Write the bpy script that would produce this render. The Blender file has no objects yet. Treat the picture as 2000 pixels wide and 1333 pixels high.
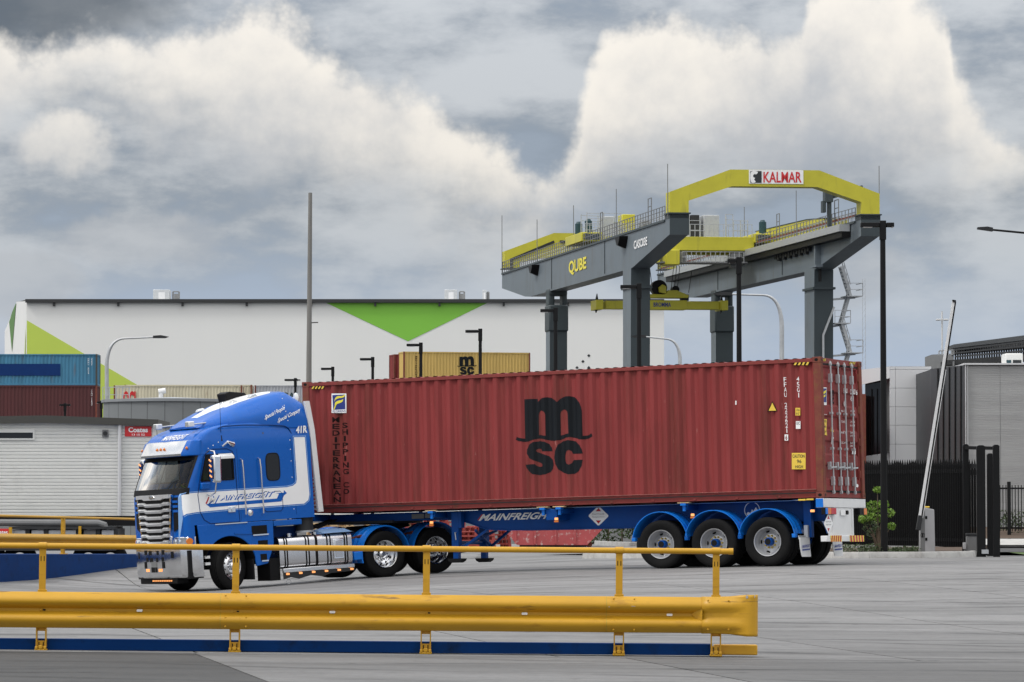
import bpy, bmesh, math, random
from mathutils import Vector, Matrix
random.seed(7)
rad = math.radians
S = bpy.context.scene
C = S.collection

# ------------------------------------------------------------------ camera
FPX, HORIZON, CAMZ = 7000.0, 988.0, 1.5          # focal length in photo pixels, horizon row, eye height
TH = math.atan((HORIZON - 666.5) / FPX)
CT, ST = math.cos(TH), math.sin(TH)
cam = bpy.data.objects.new('camera', bpy.data.cameras.new('camera'))
C.objects.link(cam)
cam.data.sensor_width = 36
cam.data.lens = FPX * 36 / 2000
cam.data.clip_start = 1
cam.data.clip_end = 6000
cam.location = (0, 0, CAMZ)
cam.rotation_euler = (math.pi / 2 + TH, 0, 0)
S.camera = cam
S.render.resolution_x, S.render.resolution_y = 1024, 682
S.view_settings.view_transform = 'Standard'
S.view_settings.look = 'None'
S.view_settings.exposure = 0.0
S.view_settings.gamma = 1
S.view_settings.use_curve_mapping = False

def ray(px, py):
    a, b = (px - 1000) / FPX, (666.5 - py) / FPX
    return Vector((a, CT - b * ST, ST + b * CT))
def at(px, py, Y):
    r = ray(px, py)
    return Vector((0, 0, CAMZ)) + r * (Y / r.y)

# ------------------------------------------------------------------ world + sun
SUN_EL, SUN_AZ = rad(52), rad(-112)      # azimuth from +Y towards +X
W = bpy.data.worlds.new('World'); S.world = W; W.use_nodes = True
W.cycles.sampling_method = 'MANUAL'; W.cycles.sample_map_resolution = 512
nt = W.node_tree; N = nt.nodes; Lk = nt.links
N.clear()
def wn(t, **k):
    n = N.new(t)
    for a, b in k.items(): setattr(n, a, b)
    return n
def sock(n, i, v):
    if hasattr(v, 'is_linked') or hasattr(v, 'links'): Lk.new(v, n.inputs[i])
    else: n.inputs[i].default_value = v
def M(op, a, b=0.0, c=0.0, clamp=False):
    n = wn('ShaderNodeMath', operation=op, use_clamp=clamp)
    sock(n, 0, a); sock(n, 1, b); sock(n, 2, c)
    return n.outputs[0]
def mixc(f, a, b):
    n = wn('ShaderNodeMix', data_type='RGBA'); n.clamp_factor = True
    sock(n, 0, f)
    for i, v in ((6, a), (7, b)):
        if isinstance(v, tuple): n.inputs[i].default_value = (*v, 1)
        else: Lk.new(v, n.inputs[i])
    return n.outputs[2]
def smooth(x, a, b):
    n = wn('ShaderNodeMapRange', interpolation_type='SMOOTHSTEP')
    sock(n, 0, x); n.inputs[1].default_value = a; n.inputs[2].default_value = b
    n.inputs[3].default_value = 0; n.inputs[4].default_value = 1
    return n.outputs[0]
tc = wn('ShaderNodeTexCoord')
sep = wn('ShaderNodeSeparateXYZ'); Lk.new(tc.outputs['Generated'], sep.inputs[0])
AZ = M('MULTIPLY', M('ARCTAN2', sep.outputs[0], sep.outputs[1]), 7.0)
EL = M('MULTIPLY', M('ARCSINE', sep.outputs[2]), 7.0)
def comb(x, y, z=0.0):
    n = wn('ShaderNodeCombineXYZ'); sock(n, 0, M('ADD', x, z * 7.3)); sock(n, 1, M('ADD', y, z * 3.1)); return n.outputs[0]
def noise(v, sc, det=6, ro=.55, dist=0.0):
    n = wn('ShaderNodeTexNoise'); n.noise_dimensions = '2D'; Lk.new(v, n.inputs['Vector'])
    n.inputs['Scale'].default_value = sc; n.inputs['Detail'].default_value = det
    n.inputs['Roughness'].default_value = ro; n.inputs['Distortion'].default_value = dist
    return n.outputs['Fac']
def voro(v, sc, det=2, ro=.55):
    n = wn('ShaderNodeTexVoronoi', feature='SMOOTH_F1'); n.voronoi_dimensions = '2D'; Lk.new(v, n.inputs['Vector'])
    n.inputs['Scale'].default_value = sc; n.inputs['Detail'].default_value = det
    n.inputs['Roughness'].default_value = ro; n.inputs['Smoothness'].default_value = .35
    n.normalize = True
    return n.outputs['Distance']
# the bank of cumulus: its crest and its base as elevation over azimuth (units of 1/7 rad), traced in thousandths
CREST = [(-1150, 900), (-1000, 905), (-940, 893), (-900, 912), (-810, 940), (-700, 933), (-570, 952), (-440, 950), (-400, 915), (-320, 870), (-220, 838), (-170, 790), (-100, 735), (-20, 690), (60, 668), (120, 740), (165, 865), (200, 908), (330, 945), (372, 915), (500, 920), (565, 930), (585, 1000), (700, 1025), (790, 1000), (845, 950), (862, 862), (900, 795), (945, 725), (1000, 670), (1150, 640)]
BASE = [(-1150, 800), (-1000, 780), (-800, 765), (-600, 705), (-500, 655), (-350, 630), (-200, 590), (-60, 540), (60, 520), (160, 560), (260, 640), (400, 690), (600, 665), (800, 640), (940, 655), (1150, 600)]
def curve(pts):
    n = wn('ShaderNodeFloatCurve'); c = n.mapping.curves[0]; n.mapping.use_clip = False
    n.mapping.clip_max_y = 2; 
    P = [((x + 1150) / 2300, y / 1100) for x, y in pts]
    c.points[0].location = P[0]; c.points[1].location = P[-1]
    for p in P[1:-1]: c.points.new(*p)
    n.mapping.update(); sock(n, 1, M('DIVIDE', M('ADD', AZ, 1.15), 2.3, clamp=True)); n.inputs[0].default_value = 1
    return M('MULTIPLY', n.outputs[0], 1.1)
def ell(cx, cy, rx, ry):
    a = M('MULTIPLY', M('SUBTRACT', AZ, cx), 1 / rx); b = M('MULTIPLY', M('SUBTRACT', EL, cy), 1 / ry)
    return M('SUBTRACT', 1.0, M('ADD', M('MULTIPLY', a, a), M('MULTIPLY', b, b)))
V = comb(AZ, EL, .37)
bill = M('SUBTRACT', M('MULTIPLY', M('SUBTRACT', noise(V, 4.2, 8, .58), .5), 1.7), M('MULTIPLY', M('SUBTRACT', voro(V, 13, 3, .62), .38), .95))
soft = M('SUBTRACT', noise(comb(AZ, EL, 3.1), 3.0, 6, .56), .5)
inwin = smooth(M('ABSOLUTE', AZ), 2.4, 1.15)
far = M('SUBTRACT', M('MULTIPLY', noise(V, .55, 3, .5), 9.0), M('ADD', 4.2, M('MULTIPLY', inwin, 9.0)))   # more such heaps all round
dT = M('MAXIMUM', M('MULTIPLY', M('SUBTRACT', M('SUBTRACT', curve(CREST), EL), M('MULTIPLY', M('SUBTRACT', 1.0, inwin), 3.0)), 9.0), far)
dB = M('MULTIPLY', M('SUBTRACT', EL, curve(BASE)), 8.0)
small = M('MULTIPLY', M('MAXIMUM', M('MAXIMUM', ell(-.885, .705, .13, .075), ell(.66, .455, .12, .07)), M('MAXIMUM', ell(-.72, .515, .19, .06), ell(-.95, .43, .14, .07))), 1.0)
main = M('MULTIPLY', smooth(M('ADD', dT, bill), -.20, .52), smooth(M('ADD', dB, M('ADD', M('MULTIPLY', soft, 3.2), M('MULTIPLY', bill, .5))), -1.0, 1.1))
lesser = M('MULTIPLY', smooth(M('ADD', small, bill), -.05, .8), M('ADD', .45, M('MULTIPLY', smooth(EL, .5, .7), .45)))
mask = M('MAXIMUM', main, lesser)
lit = smooth(M('ADD', M('SUBTRACT', M('MULTIPLY', M('MAXIMUM', dT, 0.0), .55), M('MULTIPLY', bill, .75)), M('MULTIPLY', soft, 2.4)), 1.95, -.20)
strat = noise(comb(AZ, M('MULTIPLY', EL, 2.4), 1.7), 1.9, 7, .58)  # grey layer behind
blue = mixc(smooth(EL, .05, .72), (.48, .58, .75), (.27, .315, .38))
gray = mixc(smooth(strat, .32, .66), mixc(smooth(EL, .28, .62), (.40, .46, .55), (.18, .215, .265)), mixc(smooth(EL, .28, .62), (.60, .63, .67), (.50, .52, .545)))
back = mixc(M('MULTIPLY', smooth(strat, .30, .52), M('ADD', .30, M('MULTIPLY', smooth(EL, .22, .60), .70))), blue, gray)
back = mixc(M('MULTIPLY', smooth(M('ADD', ell(-1.0, 1.02, .42, .17), M('MULTIPLY', soft, 1.2)), -.1, .9), .8), back, (.065, .075, .09))
ccol = mixc(lit, (.42, .435, .465), (.82, .768, .695))
cl = mixc(M('MULTIPLY', mask, .96), back, ccol)
# overcast skies brighten towards the zenith (about three times the horizon)
gain = M('ADD', .90, M('MULTIPLY', M('MAXIMUM', sep.outputs[2], 0.0), 3.0))
clg = wn('ShaderNodeVectorMath', operation='SCALE'); Lk.new(cl, clg.inputs[0]); Lk.new(gain, clg.inputs['Scale'])
sky = wn('ShaderNodeTexSky', sky_type='NISHITA'); sky.sun_disc = False
sky.sun_elevation = SUN_EL; sky.sun_rotation = SUN_AZ
bg1 = wn('ShaderNodeBackground'); Lk.new(sky.outputs[0], bg1.inputs[0]); bg1.inputs[1].default_value = .08
bg2 = wn('ShaderNodeBackground'); Lk.new(clg.outputs[0], bg2.inputs[0]); bg2.inputs[1].default_value = 1.0
mx = wn('ShaderNodeMixShader'); mx.inputs[0].default_value = .90
Lk.new(bg1.outputs[0], mx.inputs[1]); Lk.new(bg2.outputs[0], mx.inputs[2])
out = wn('ShaderNodeOutputWorld'); Lk.new(mx.outputs[0], out.inputs[0])
sun = bpy.data.objects.new('sun', bpy.data.lights.new('sun', 'SUN')); C.objects.link(sun)
sun.data.energy = 1.4; sun.data.angle = rad(10); sun.data.color = (1, .96, .9)
sd = Vector((math.sin(SUN_AZ) * math.cos(SUN_EL), math.cos(SUN_AZ) * math.cos(SUN_EL), math.sin(SUN_EL)))
sun.rotation_euler = (-sd).to_track_quat('-Z', 'Y').to_euler()

# ------------------------------------------------------------------ materials
def mat(name, col, rough=.5, metal=0.0, var=.10, scale=2.0, stretch=(1, 1, 1), bump=0.0, bscale=40.0, coat=0.0, dirt=None, dscale=1.2, dlo=.52, dhi=.75, emit=0.0, spec=.5, rand=0.0, dirt2=None, d2=(6.0, .62, .68), st2=(1, 1, 1)):
    m = bpy.data.materials.new(name); m.use_nodes = True
    t = m.node_tree; b = t.nodes['Principled BSDF']
    b.inputs['Roughness'].default_value = rough; b.inputs['Metallic'].default_value = metal
    b.inputs['Specular IOR Level'].default_value = spec
    b.inputs['Coat Weight'].default_value = coat; b.inputs['Coat Roughness'].default_value = .08
    co = t.nodes.new('ShaderNodeTexCoord'); mp = t.nodes.new('ShaderNodeMapping'); mp.inputs['Scale'].default_value = stretch
    t.links.new(co.outputs['Object'], mp.inputs[0])
    n = t.nodes.new('ShaderNodeTexNoise'); n.inputs['Scale'].default_value = scale; n.inputs['Detail'].default_value = 7
    n.inputs['Roughness'].default_value = .6
    t.links.new(mp.outputs[0], n.inputs['Vector'])
    mr = t.nodes.new('ShaderNodeMapRange'); mr.inputs[1].default_value = .25; mr.inputs[2].default_value = .75
    mr.inputs[3].default_value = 1 - var; mr.inputs[4].default_value = 1 + var
    t.links.new(n.outputs['Fac'], mr.inputs[0])
    sc = t.nodes.new('ShaderNodeVectorMath'); sc.operation = 'SCALE'; sc.inputs[0].default_value = col
    t.links.new(mr.outputs[0], sc.inputs['Scale'])
    last = sc.outputs[0]
    if rand:
        oi = t.nodes.new('ShaderNodeObjectInfo'); r2 = t.nodes.new('ShaderNodeMapRange')
        r2.inputs[3].default_value = 1 - rand; r2.inputs[4].default_value = 1 + rand
        t.links.new(oi.outputs['Random'], r2.inputs[0])
        s2 = t.nodes.new('ShaderNodeVectorMath'); s2.operation = 'SCALE'
        t.links.new(last, s2.inputs[0]); t.links.new(r2.outputs[0], s2.inputs['Scale']); last = s2.outputs[0]
    if dirt:
        n2 = t.nodes.new('ShaderNodeTexNoise'); n2.inputs['Scale'].default_value = dscale; n2.inputs['Detail'].default_value = 10; n2.inputs['Roughness'].default_value = .68
        t.links.new(mp.outputs[0], n2.inputs['Vector'])
        m2 = t.nodes.new('ShaderNodeMapRange'); m2.inputs[1].default_value = dlo; m2.inputs[2].default_value = dhi
        t.links.new(n2.outputs['Fac'], m2.inputs[0])
        mc = t.nodes.new('ShaderNodeMix'); mc.data_type = 'RGBA'; t.links.new(m2.outputs[0], mc.inputs[0])
        t.links.new(last, mc.inputs[6]); mc.inputs[7].default_value = (*dirt, 1); last = mc.outputs[2]
    if dirt2:
        mp2 = t.nodes.new('ShaderNodeMapping'); mp2.inputs['Scale'].default_value = st2; mp2.inputs['Location'].default_value = (3.7, 1.3, 5.1); t.links.new(co.outputs['Object'], mp2.inputs[0])
        n4 = t.nodes.new('ShaderNodeTexNoise'); n4.inputs['Scale'].default_value = d2[0]; n4.inputs['Detail'].default_value = 8; n4.inputs['Roughness'].default_value = .62
        t.links.new(mp2.outputs[0], n4.inputs['Vector'])
        m4 = t.nodes.new('ShaderNodeMapRange'); m4.inputs[1].default_value = d2[1]; m4.inputs[2].default_value = d2[2]; m4.inputs[4].default_value = .85
        t.links.new(n4.outputs['Fac'], m4.inputs[0])
        mc2 = t.nodes.new('ShaderNodeMix'); mc2.data_type = 'RGBA'; t.links.new(m4.outputs[0], mc2.inputs[0])
        t.links.new(last, mc2.inputs[6]); mc2.inputs[7].default_value = (*dirt2, 1); last = mc2.outputs[2]
    t.links.new(last, b.inputs['Base Color'])
    rr = t.nodes.new('ShaderNodeMapRange'); rr.inputs[3].default_value = max(0, rough - .08); rr.inputs[4].default_value = min(1, rough + .10)
    t.links.new(n.outputs['Fac'], rr.inputs[0]); t.links.new(rr.outputs[0], b.inputs['Roughness'])
    if bump:
        n3 = t.nodes.new('ShaderNodeTexNoise'); n3.inputs['Scale'].default_value = bscale; n3.inputs['Detail'].default_value = 5
        t.links.new(mp.outputs[0], n3.inputs['Vector'])
        bp = t.nodes.new('ShaderNodeBump'); bp.inputs['Strength'].default_value = bump; bp.inputs['Distance'].default_value = .02
        t.links.new(n3.outputs['Fac'], bp.inputs['Height']); t.links.new(bp.outputs[0], b.inputs['Normal'])
    if emit:
        b.inputs['Emission Color'].default_value = (*col, 1); b.inputs['Emission Strength'].default_value = emit
    return m
def glass(name, tint, refl=.12):
    m = bpy.data.materials.new(name); m.use_nodes = True; t = m.node_tree; t.nodes.clear()
    tr = t.nodes.new('ShaderNodeBsdfTransparent'); tr.inputs[0].default_value = (*tint, 1)
    gl = t.nodes.new('ShaderNodeBsdfGlossy'); gl.inputs['Roughness'].default_value = .02
    fr = t.nodes.new('ShaderNodeLayerWeight'); fr.inputs[0].default_value = .08
    ad = t.nodes.new('ShaderNodeMath'); ad.operation = 'ADD'; ad.inputs[1].default_value = refl; ad.use_clamp = True
    mx = t.nodes.new('ShaderNodeMixShader'); o = t.nodes.new('ShaderNodeOutputMaterial')
    t.links.new(fr.outputs[0], ad.inputs[0]); t.links.new(ad.outputs[0], mx.inputs[0])
    t.links.new(tr.outputs[0], mx.inputs[1]); t.links.new(gl.outputs[0], mx.inputs[2]); t.links.new(mx.outputs[0], o.inputs[0])
    return m
MT = {}
def addm(k, *a, **kw): MT[k] = mat(k, *a, **kw)
addm('truck_blue', (.001, .105, .47), .27, var=.06, scale=1.5, coat=.16, spec=.28, dirt=(.01, .10, .36), dscale=1.5, dlo=.55, dhi=.85)
addm('trailer_blue', (.002, .058, .27), .38, var=.12, scale=3, spec=.18)
addm('fender_blue', (.006, .17, .66), .32, var=.08, coat=.12, spec=.3)
addm('light_blue', (.28, .48, .80), .35, var=.03)
addm('deep_blue', (.02, .04, .22), .4, var=.05)
addm('navy', (.006, .035, .15), .5, spec=.15)
addm('white_paint', (.74, .75, .76), .35, var=.05, scale=4, dirt=(.42, .40, .36), dlo=.62, dhi=.9)
addm('decal_white', (.90, .91, .92), .45, var=.03)
addm('chrome', (.82, .83, .85), .12, 1.0, var=.05, scale=6)
addm('aluminium', (.74, .75, .77), .24, 1.0, var=.06, scale=1.2, stretch=(.3, 1, 4))
addm('bumper_metal', (.80, .81, .83), .16, 1.0, var=.12, scale=2.5, bump=.25, bscale=3.5)
addm('steel_rim', (.52, .53, .55), .35, .6, var=.10)
addm('galv', (.48, .50, .52), .45, .5, var=.12, scale=5)
addm('rubber', (.0085, .0085, .009), .85, var=.3, scale=6, dirt=(.03, .028, .026), dlo=.6, dhi=.98, spec=.2)
addm('black', (.006, .006, .007), .5, var=.15, spec=.2)
addm('black_matte', (.010, .010, .011), .85, var=.2, spec=.2)
addm('dark_grey', (.030, .032, .035), .6, var=.15, spec=.3)
addm('mid_grey', (.17, .175, .18), .6, var=.12)
addm('interior', (.10, .105, .11), .8, var=.2)
addm('orange_lamp', (.60, .17, .02), .25, var=.05, emit=.12)
addm('lit_amber', (1.0, .40, .13), .3, var=0, emit=.85)
addm('red_lamp', (.50, .012, .02), .2, var=.05)
addm('red_decal', (.45, .03, .04), .45)
addm('lens', (.75, .77, .78), .08, .7, var=.03)
addm('box_red', (.250, .044, .044), .52, var=.20, scale=2.2, stretch=(1.3, 1, .16), dirt=(.12, .034, .026), dscale=1.6, dlo=.48, dhi=.74, spec=.18, bump=.18, bscale=1.3, dirt2=(.36, .14, .125), d2=(5.5, .68, .73), st2=(1.6, 1, .45))
addm('box_red_frame', (.225, .042, .038), .55, var=.14, scale=3, dirt=(.12, .055, .03), dscale=5, dlo=.54, dhi=.75, spec=.3)
addm('rust_red', (.20, .058, .045), .7, var=.25, scale=4, dirt=(.19, .085, .04), dscale=8, dlo=.50, dhi=.66, spec=.2)
addm('msc_black', (.010, .0125, .016), .6, var=.3, scale=3, stretch=(2, 1, .2), spec=.15)
addm('faded_black', (.016, .008, .009), .7, var=.3, scale=4, spec=.1)
addm('decal_yellow', (.80, .56, .07), .45, var=.06)
addm('print_yellow', (.85, .75, .06), .45, var=.03)
addm('safety_yellow', (.54, .295, .017), .40, var=.12, scale=2.2, stretch=(.5, 1, 1.6), dirt=(.30, .14, .015), dscale=4.5, dlo=.57, dhi=.80, spec=.4, bump=.06, bscale=5, dirt2=(.16, .085, .02), d2=(3.0, .64, .70), st2=(.35, 1, 5))
addm('kerb_blue', (.002, .034, .15), .55, var=.18, dirt=(.006, .018, .05), dscale=4, spec=.08)
addm('crane_grey', (.140, .172, .200), .5, var=.10, scale=.35, stretch=(1, 1, .5), dirt=(.12, .14, .155), dscale=.5, dlo=.48, dhi=.72, dirt2=(.11, .10, .085), d2=(1.1, .60, .75), st2=(1, 1, .12))
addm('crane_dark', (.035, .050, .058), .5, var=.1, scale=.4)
addm('crane_yellow', (.54, .50, .035), .45, var=.12, scale=.4, dirt2=(.30, .27, .04), d2=(1.0, .58, .75), st2=(1, 1, .2))
addm('warehouse_white', (.82, .83, .82), .6, var=.04, scale=.05, stretch=(1, 1, .3))
addm('lime', (.52, .66, .10), .6, var=.04, scale=.1)
addm('leaf_green', (.22, .55, .06), .6, var=.04, scale=.1)
addm('dark_green', (.09, .22, .04), .6, var=.04, scale=.1)
addm('gutter', (.035, .037, .04), .7)
addm('box_yellow', (.62, .43, .13), .55, var=.10, scale=.8, stretch=(1.5, 1, .3), dirt=(.30, .17, .06), dscale=.9, dlo=.62, dhi=.85)
addm('box_cream', (.62, .58, .44), .55, var=.10, scale=.8, stretch=(1.5, 1, .3), dirt=(.25, .15, .07), dscale=1.0, dlo=.58, dhi=.8)
addm('box_blue', (.05, .20, .33), .55, var=.2, scale=.9, stretch=(2, 1, .25), dirt=(.12, .06, .03), dscale=1.1, dlo=.58, dhi=.78)
addm('box_maroon', (.085, .020, .022), .6, var=.15, scale=.9, stretch=(2, 1, .25))
addm('box_grey', (.42, .44, .48), .55, var=.10, scale=.8, stretch=(1.5, 1, .3))
addm('cabin_white', (.68, .69, .67), .5, var=.06, scale=1.2, dirt=(.45, .45, .43), dlo=.55, dhi=.9)
addm('cabin_trim', (.055, .055, .05), .6)
addm('sign_red', (.62, .025, .03), .4, var=.04)
addm('tank_grey', (.20, .215, .225), .5, var=.06, scale=.6)
addm('tank_roof', (.33, .35, .37), .5, var=.06)
addm('concrete_pole', (.21, .205, .195), .8, var=.15, scale=2, stretch=(1, 1, .2))
addm('lamp_black', (.007, .0075, .0085), .55, var=.15, spec=.2)
addm('lamp_lens', (.62, .63, .64), .3, var=.02)
addm('panel_grey', (.60, .61, .63), .5, var=.03, scale=.4)
addm('panel_dark', (.036, .040, .045), .5, var=.06, scale=.5)
addm('block_grey', (.34, .345, .35), .8, var=.16, scale=1.5, stretch=(.25, .25, 3), bump=.3, bscale=12)
addm('dark_glass', (.010, .010, .011), .06, var=.1, spec=.5)
addm('kerb_concrete', (.42, .42, .41), .85, var=.14, scale=4, bump=.3, bscale=30, dirt=(.26, .25, .24), dscale=2.5, dlo=.5, dhi=.75)
addm('wood', (.50, .36, .20), .8, var=.25, scale=3, rand=.2)
addm('wood_red', (.38, .07, .06), .75, var=.2, scale=3, rand=.2)
addm('skip_red', (.42, .075, .08), .6, var=.15, dirt=(.55, .40, .38), dscale=6, dlo=.55, dhi=.66)
addm('soil', (.07, .045, .03), .95, var=.4, scale=8, bump=.6, bscale=20)
addm('grass', (.07, .12, .025), .9, var=.4, scale=10)
addm('leaf_bright', (.17, .30, .035), .5, var=.35, scale=9)
addm('leaf_dark', (.045, .075, .025), .6, var=.4, scale=6)
addm('leaf_hedge', (.045, .08, .02), .6, var=.4, scale=4)
addm('bark', (.16, .12, .085), .9, var=.25, scale=10)
addm('asphalt', (.052, .053, .055), .9, var=.2, scale=3, bump=.3, bscale=60)
addm('cabinet_grey', (.40, .405, .42), .5, var=.05, scale=3)
addm('text_blue', (.02, .05, .30), .45)
addm('nut_gold', (.40, .28, .03), .5, var=.2, scale=30)
addm('worn_edge', (.42, .16, .14), .6, var=.3, scale=6)
addm('text_dark', (.02, .025, .03), .5)
addm('teal', (.012, .05, .065), .5)
MT['windscreen_glass'] = glass('windscreen_glass', (.66, .76, .73), .015)
MT['tint_glass'] = glass('tint_glass', (.18, .19, .19), .03)
# ------------------------------------------------------------------ geometry helpers
class MB:
    def __init__(s): s.v = []; s.f = []
    def add(s, vs, fs):
        o = len(s.v); s.v += [tuple(p) for p in vs]; s.f += [tuple(i + o for i in f) for f in fs]; return s
    def box(s, x0, x1, y0, y1, z0, z1):
        return s.add([(x0, y0, z0), (x1, y0, z0), (x1, y1, z0), (x0, y1, z0), (x0, y0, z1), (x1, y0, z1), (x1, y1, z1), (x0, y1, z1)],
                     [(0, 3, 2, 1), (4, 5, 6, 7), (0, 1, 5, 4), (1, 2, 6, 5), (2, 3, 7, 6), (3, 0, 4, 7)])
    def prism(s, poly, ax, a, b):
        def p(q, d):
            return (d, q[0], q[1]) if ax == 0 else (q[0], d, q[1]) if ax == 1 else (q[0], q[1], d)
        n = len(poly)
        return s.add([p(q, a) for q in poly] + [p(q, b) for q in poly],
                     [tuple(range(n - 1, -1, -1)), tuple(range(n, 2 * n))] + [(i, (i + 1) % n, n + (i + 1) % n, n + i) for i in range(n)])
    def rings(s, rs, closed=True, cap0=False, cap1=False):
        n = len(rs[0]); o = []
        m = n if closed else n - 1
        for k in range(len(rs) - 1):
            for i in range(m): o.append((k * n + i, k * n + (i + 1) % n, (k + 1) * n + (i + 1) % n, (k + 1) * n + i))
        if cap0: o.append(tuple(range(n - 1, -1, -1)))
        if cap1: o.append(tuple((len(rs) - 1) * n + i for i in range(n)))
        return s.add([p for r in rs for p in r], o)
    def cyl(s, p0, p1, r0, r1=None, n=12, cap=True):
        p0, p1 = Vector(p0), Vector(p1); r1 = r0 if r1 is None else r1
        d = (p1 - p0).normalized(); a = d.orthogonal().normalized(); b = d.cross(a)
        def ring(p, r): return [p + (a * math.cos(t) + b * math.sin(t)) * r for t in [2 * math.pi * i / n for i in range(n)]]
        return s.rings([ring(p0, r0), ring(p1, r1)], True, cap, cap)
    def tube(s, path, r, n=8, cap=True):
        P = [Vector(p) for p in path]; rs = []; a = None
        for i, p in enumerate(P):
            d = (P[min(i + 1, len(P) - 1)] - P[max(i - 1, 0)]).normalized()
            a = d.orthogonal().normalized() if a is None else (a - d * a.dot(d)).normalized()
            b = d.cross(a); rr = r[i] if isinstance(r, (list, tuple)) else r
            rs.append([p + (a * math.cos(t) + b * math.sin(t)) * rr for t in [2 * math.pi * k / n for k in range(n)]])
        return s.rings(rs, True, cap, cap)
    def bar(s, p0, p1, w, h=None, up=(0, 0, 1)):
        p0, p1 = Vector(p0), Vector(p1); h = w if h is None else h
        d = (p1 - p0).normalized(); a = d.cross(Vector(up))
        a = d.orthogonal().normalized() if a.length < 1e-4 else a.normalized()
        b = a.cross(d)
        q = lambda p: [p - a * w / 2 - b * h / 2, p + a * w / 2 - b * h / 2, p + a * w / 2 + b * h / 2, p - a * w / 2 + b * h / 2]
        return s.rings([q(p0), q(p1)], True, True, True)
    def lathe(s, prof, n=32, c=(0, 0, 0), ax=1):           # prof: (radius, along-axis)
        rs = []
        for r, a in prof:
            ring = []
            for i in range(n):
                t = 2 * math.pi * i / n; u, v = r * math.cos(t), r * math.sin(t)
                ring.append((c[0] + u, c[1] + a, c[2] + v) if ax == 1 else (c[0] + u, c[1] + v, c[2] + a) if ax == 2 else (c[0] + a, c[1] + u, c[2] + v))
            rs.append(ring)
        return s.rings(rs, True, False, False)
    def merge(s, o): return s.add(o.v, o.f)
    def xf(s, m): s.v = [tuple(m @ Vector(p)) for p in s.v]; return s
def mesh(name, mb, smooth=30):
    me = bpy.data.meshes.new(name); me.from_pydata(mb.v, [], mb.f)
    me.validate()
    if smooth:
        me.polygons.foreach_set('use_smooth', [True] * len(me.polygons)); me.set_sharp_from_angle(angle=rad(smooth))
    return me
def link(name, me, m, parent=None, label=None):
    o = bpy.data.objects.new(name, me); C.objects.link(o)
    if m is not None and not me.materials: me.materials.append(MT[m] if isinstance(m, str) else m)
    if parent is not None: o.parent = parent
    if label: o['label'] = label
    return o
SMALL = {'wheel_nut', 'hand_hole', 'rivet', 'bolt', 'light_strip', 'railing', 'handrail_posts', 'paint_chip', 'slot', 'aperture', 'rope', 'festoon', 'lattice', 'foliage', 'tread', 'stair_rail', 'stair_tower', 'crest', 'air_hose', 'window_frame', 'bottom_flange', 'gasket'}
def part(name, mb, m, parent, label=None, smooth=30, bev=0, seg=2):
    o = link(name, mesh(name, mb, smooth), m, parent, label)
    if name in SMALL and parent is not None: o['kind'] = 'stuff'      # pieces too small to pick apart one by one
    if bev:
        b = o.modifiers.new('bevel', 'BEVEL'); b.width = bev; b.segments = seg; b.limit_method = 'ANGLE'; b.angle_limit = rad(40)
    return o
def tag(o, label, cat, group=None, kind=None):
    if label: o['label'] = label
    if cat: o['category'] = cat
    if group: o['group'] = group
    if kind: o['kind'] = kind
    return o
def thing(name, label, cat, loc=(0, 0, 0), rz=0.0, group=None, mw=None):
    o = bpy.data.objects.new(name, None); C.objects.link(o); o.empty_display_size = .3
    if mw is not None: o.matrix_world = mw
    else: o.location = loc; o.rotation_euler = (0, 0, rz)
    return tag(o, label, cat, group)
def struct(name, mb, m, smooth=30):
    return tag(link(name, mesh(name, mb, smooth), m), None, None, kind='structure')
def copytree(o, parent=None):
    c = o.copy(); C.objects.link(c); c.parent = parent
    for ch in list(o.children): copytree(ch, c)
    return c
# ---- flat print: text and traced shapes laid on a surface
_tc = {}
def text_raw(s, bold=0.0, space=1.0):
    k = (s, bold, space)
    if k in _tc: return _tc[k]
    cu = bpy.data.curves.new('t', 'FONT'); cu.body = s; cu.offset = bold; cu.space_character = space; cu.resolution_u = 3
    o = bpy.data.objects.new('t', cu); C.objects.link(o)
    me = bpy.data.meshes.new_from_object(o.evaluated_get(bpy.context.evaluated_depsgraph_get()))
    V = [tuple(v.co[:2]) for v in me.vertices]; Fc = [tuple(p.vertices) for p in me.polygons]
    bpy.data.objects.remove(o); bpy.data.curves.remove(cu); bpy.data.meshes.remove(me)
    x0 = min(v[0] for v in V); x1 = max(v[0] for v in V); y0 = min(v[1] for v in V); y1 = max(v[1] for v in V)
    V = [((v[0] - x0) / (x1 - x0 + 1e-9), (v[1] - y0) / (y1 - y0 + 1e-9)) for v in V]
    _tc[k] = (V, Fc); return _tc[k]
def loops_raw(loops, offset=0.0):
    cu = bpy.data.curves.new('t', 'CURVE'); cu.dimensions = '2D'; cu.fill_mode = 'BOTH'; cu.offset = offset
    for lp in loops:
        sp = cu.splines.new('POLY'); sp.points.add(len(lp) - 1); sp.use_cyclic_u = True
        for p, q in zip(sp.points, lp): p.co = (q[0], q[1], 0, 1)
    o = bpy.data.objects.new('t', cu); C.objects.link(o)
    me = bpy.data.meshes.new_from_object(o.evaluated_get(bpy.context.evaluated_depsgraph_get()))
    V = [tuple(v.co[:2]) for v in me.vertices]; Fc = [tuple(p.vertices) for p in me.polygons]
    bpy.data.objects.remove(o); bpy.data.curves.remove(cu); bpy.data.meshes.remove(me)
    return V, Fc
def quad_map(V, q):
    q = [Vector(p) for p in q]       # BL BR TR TL
    return [(q[0] * (1 - a) + q[1] * a) * (1 - b) + (q[3] * (1 - a) + q[2] * a) * b for a, b in V]
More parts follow.
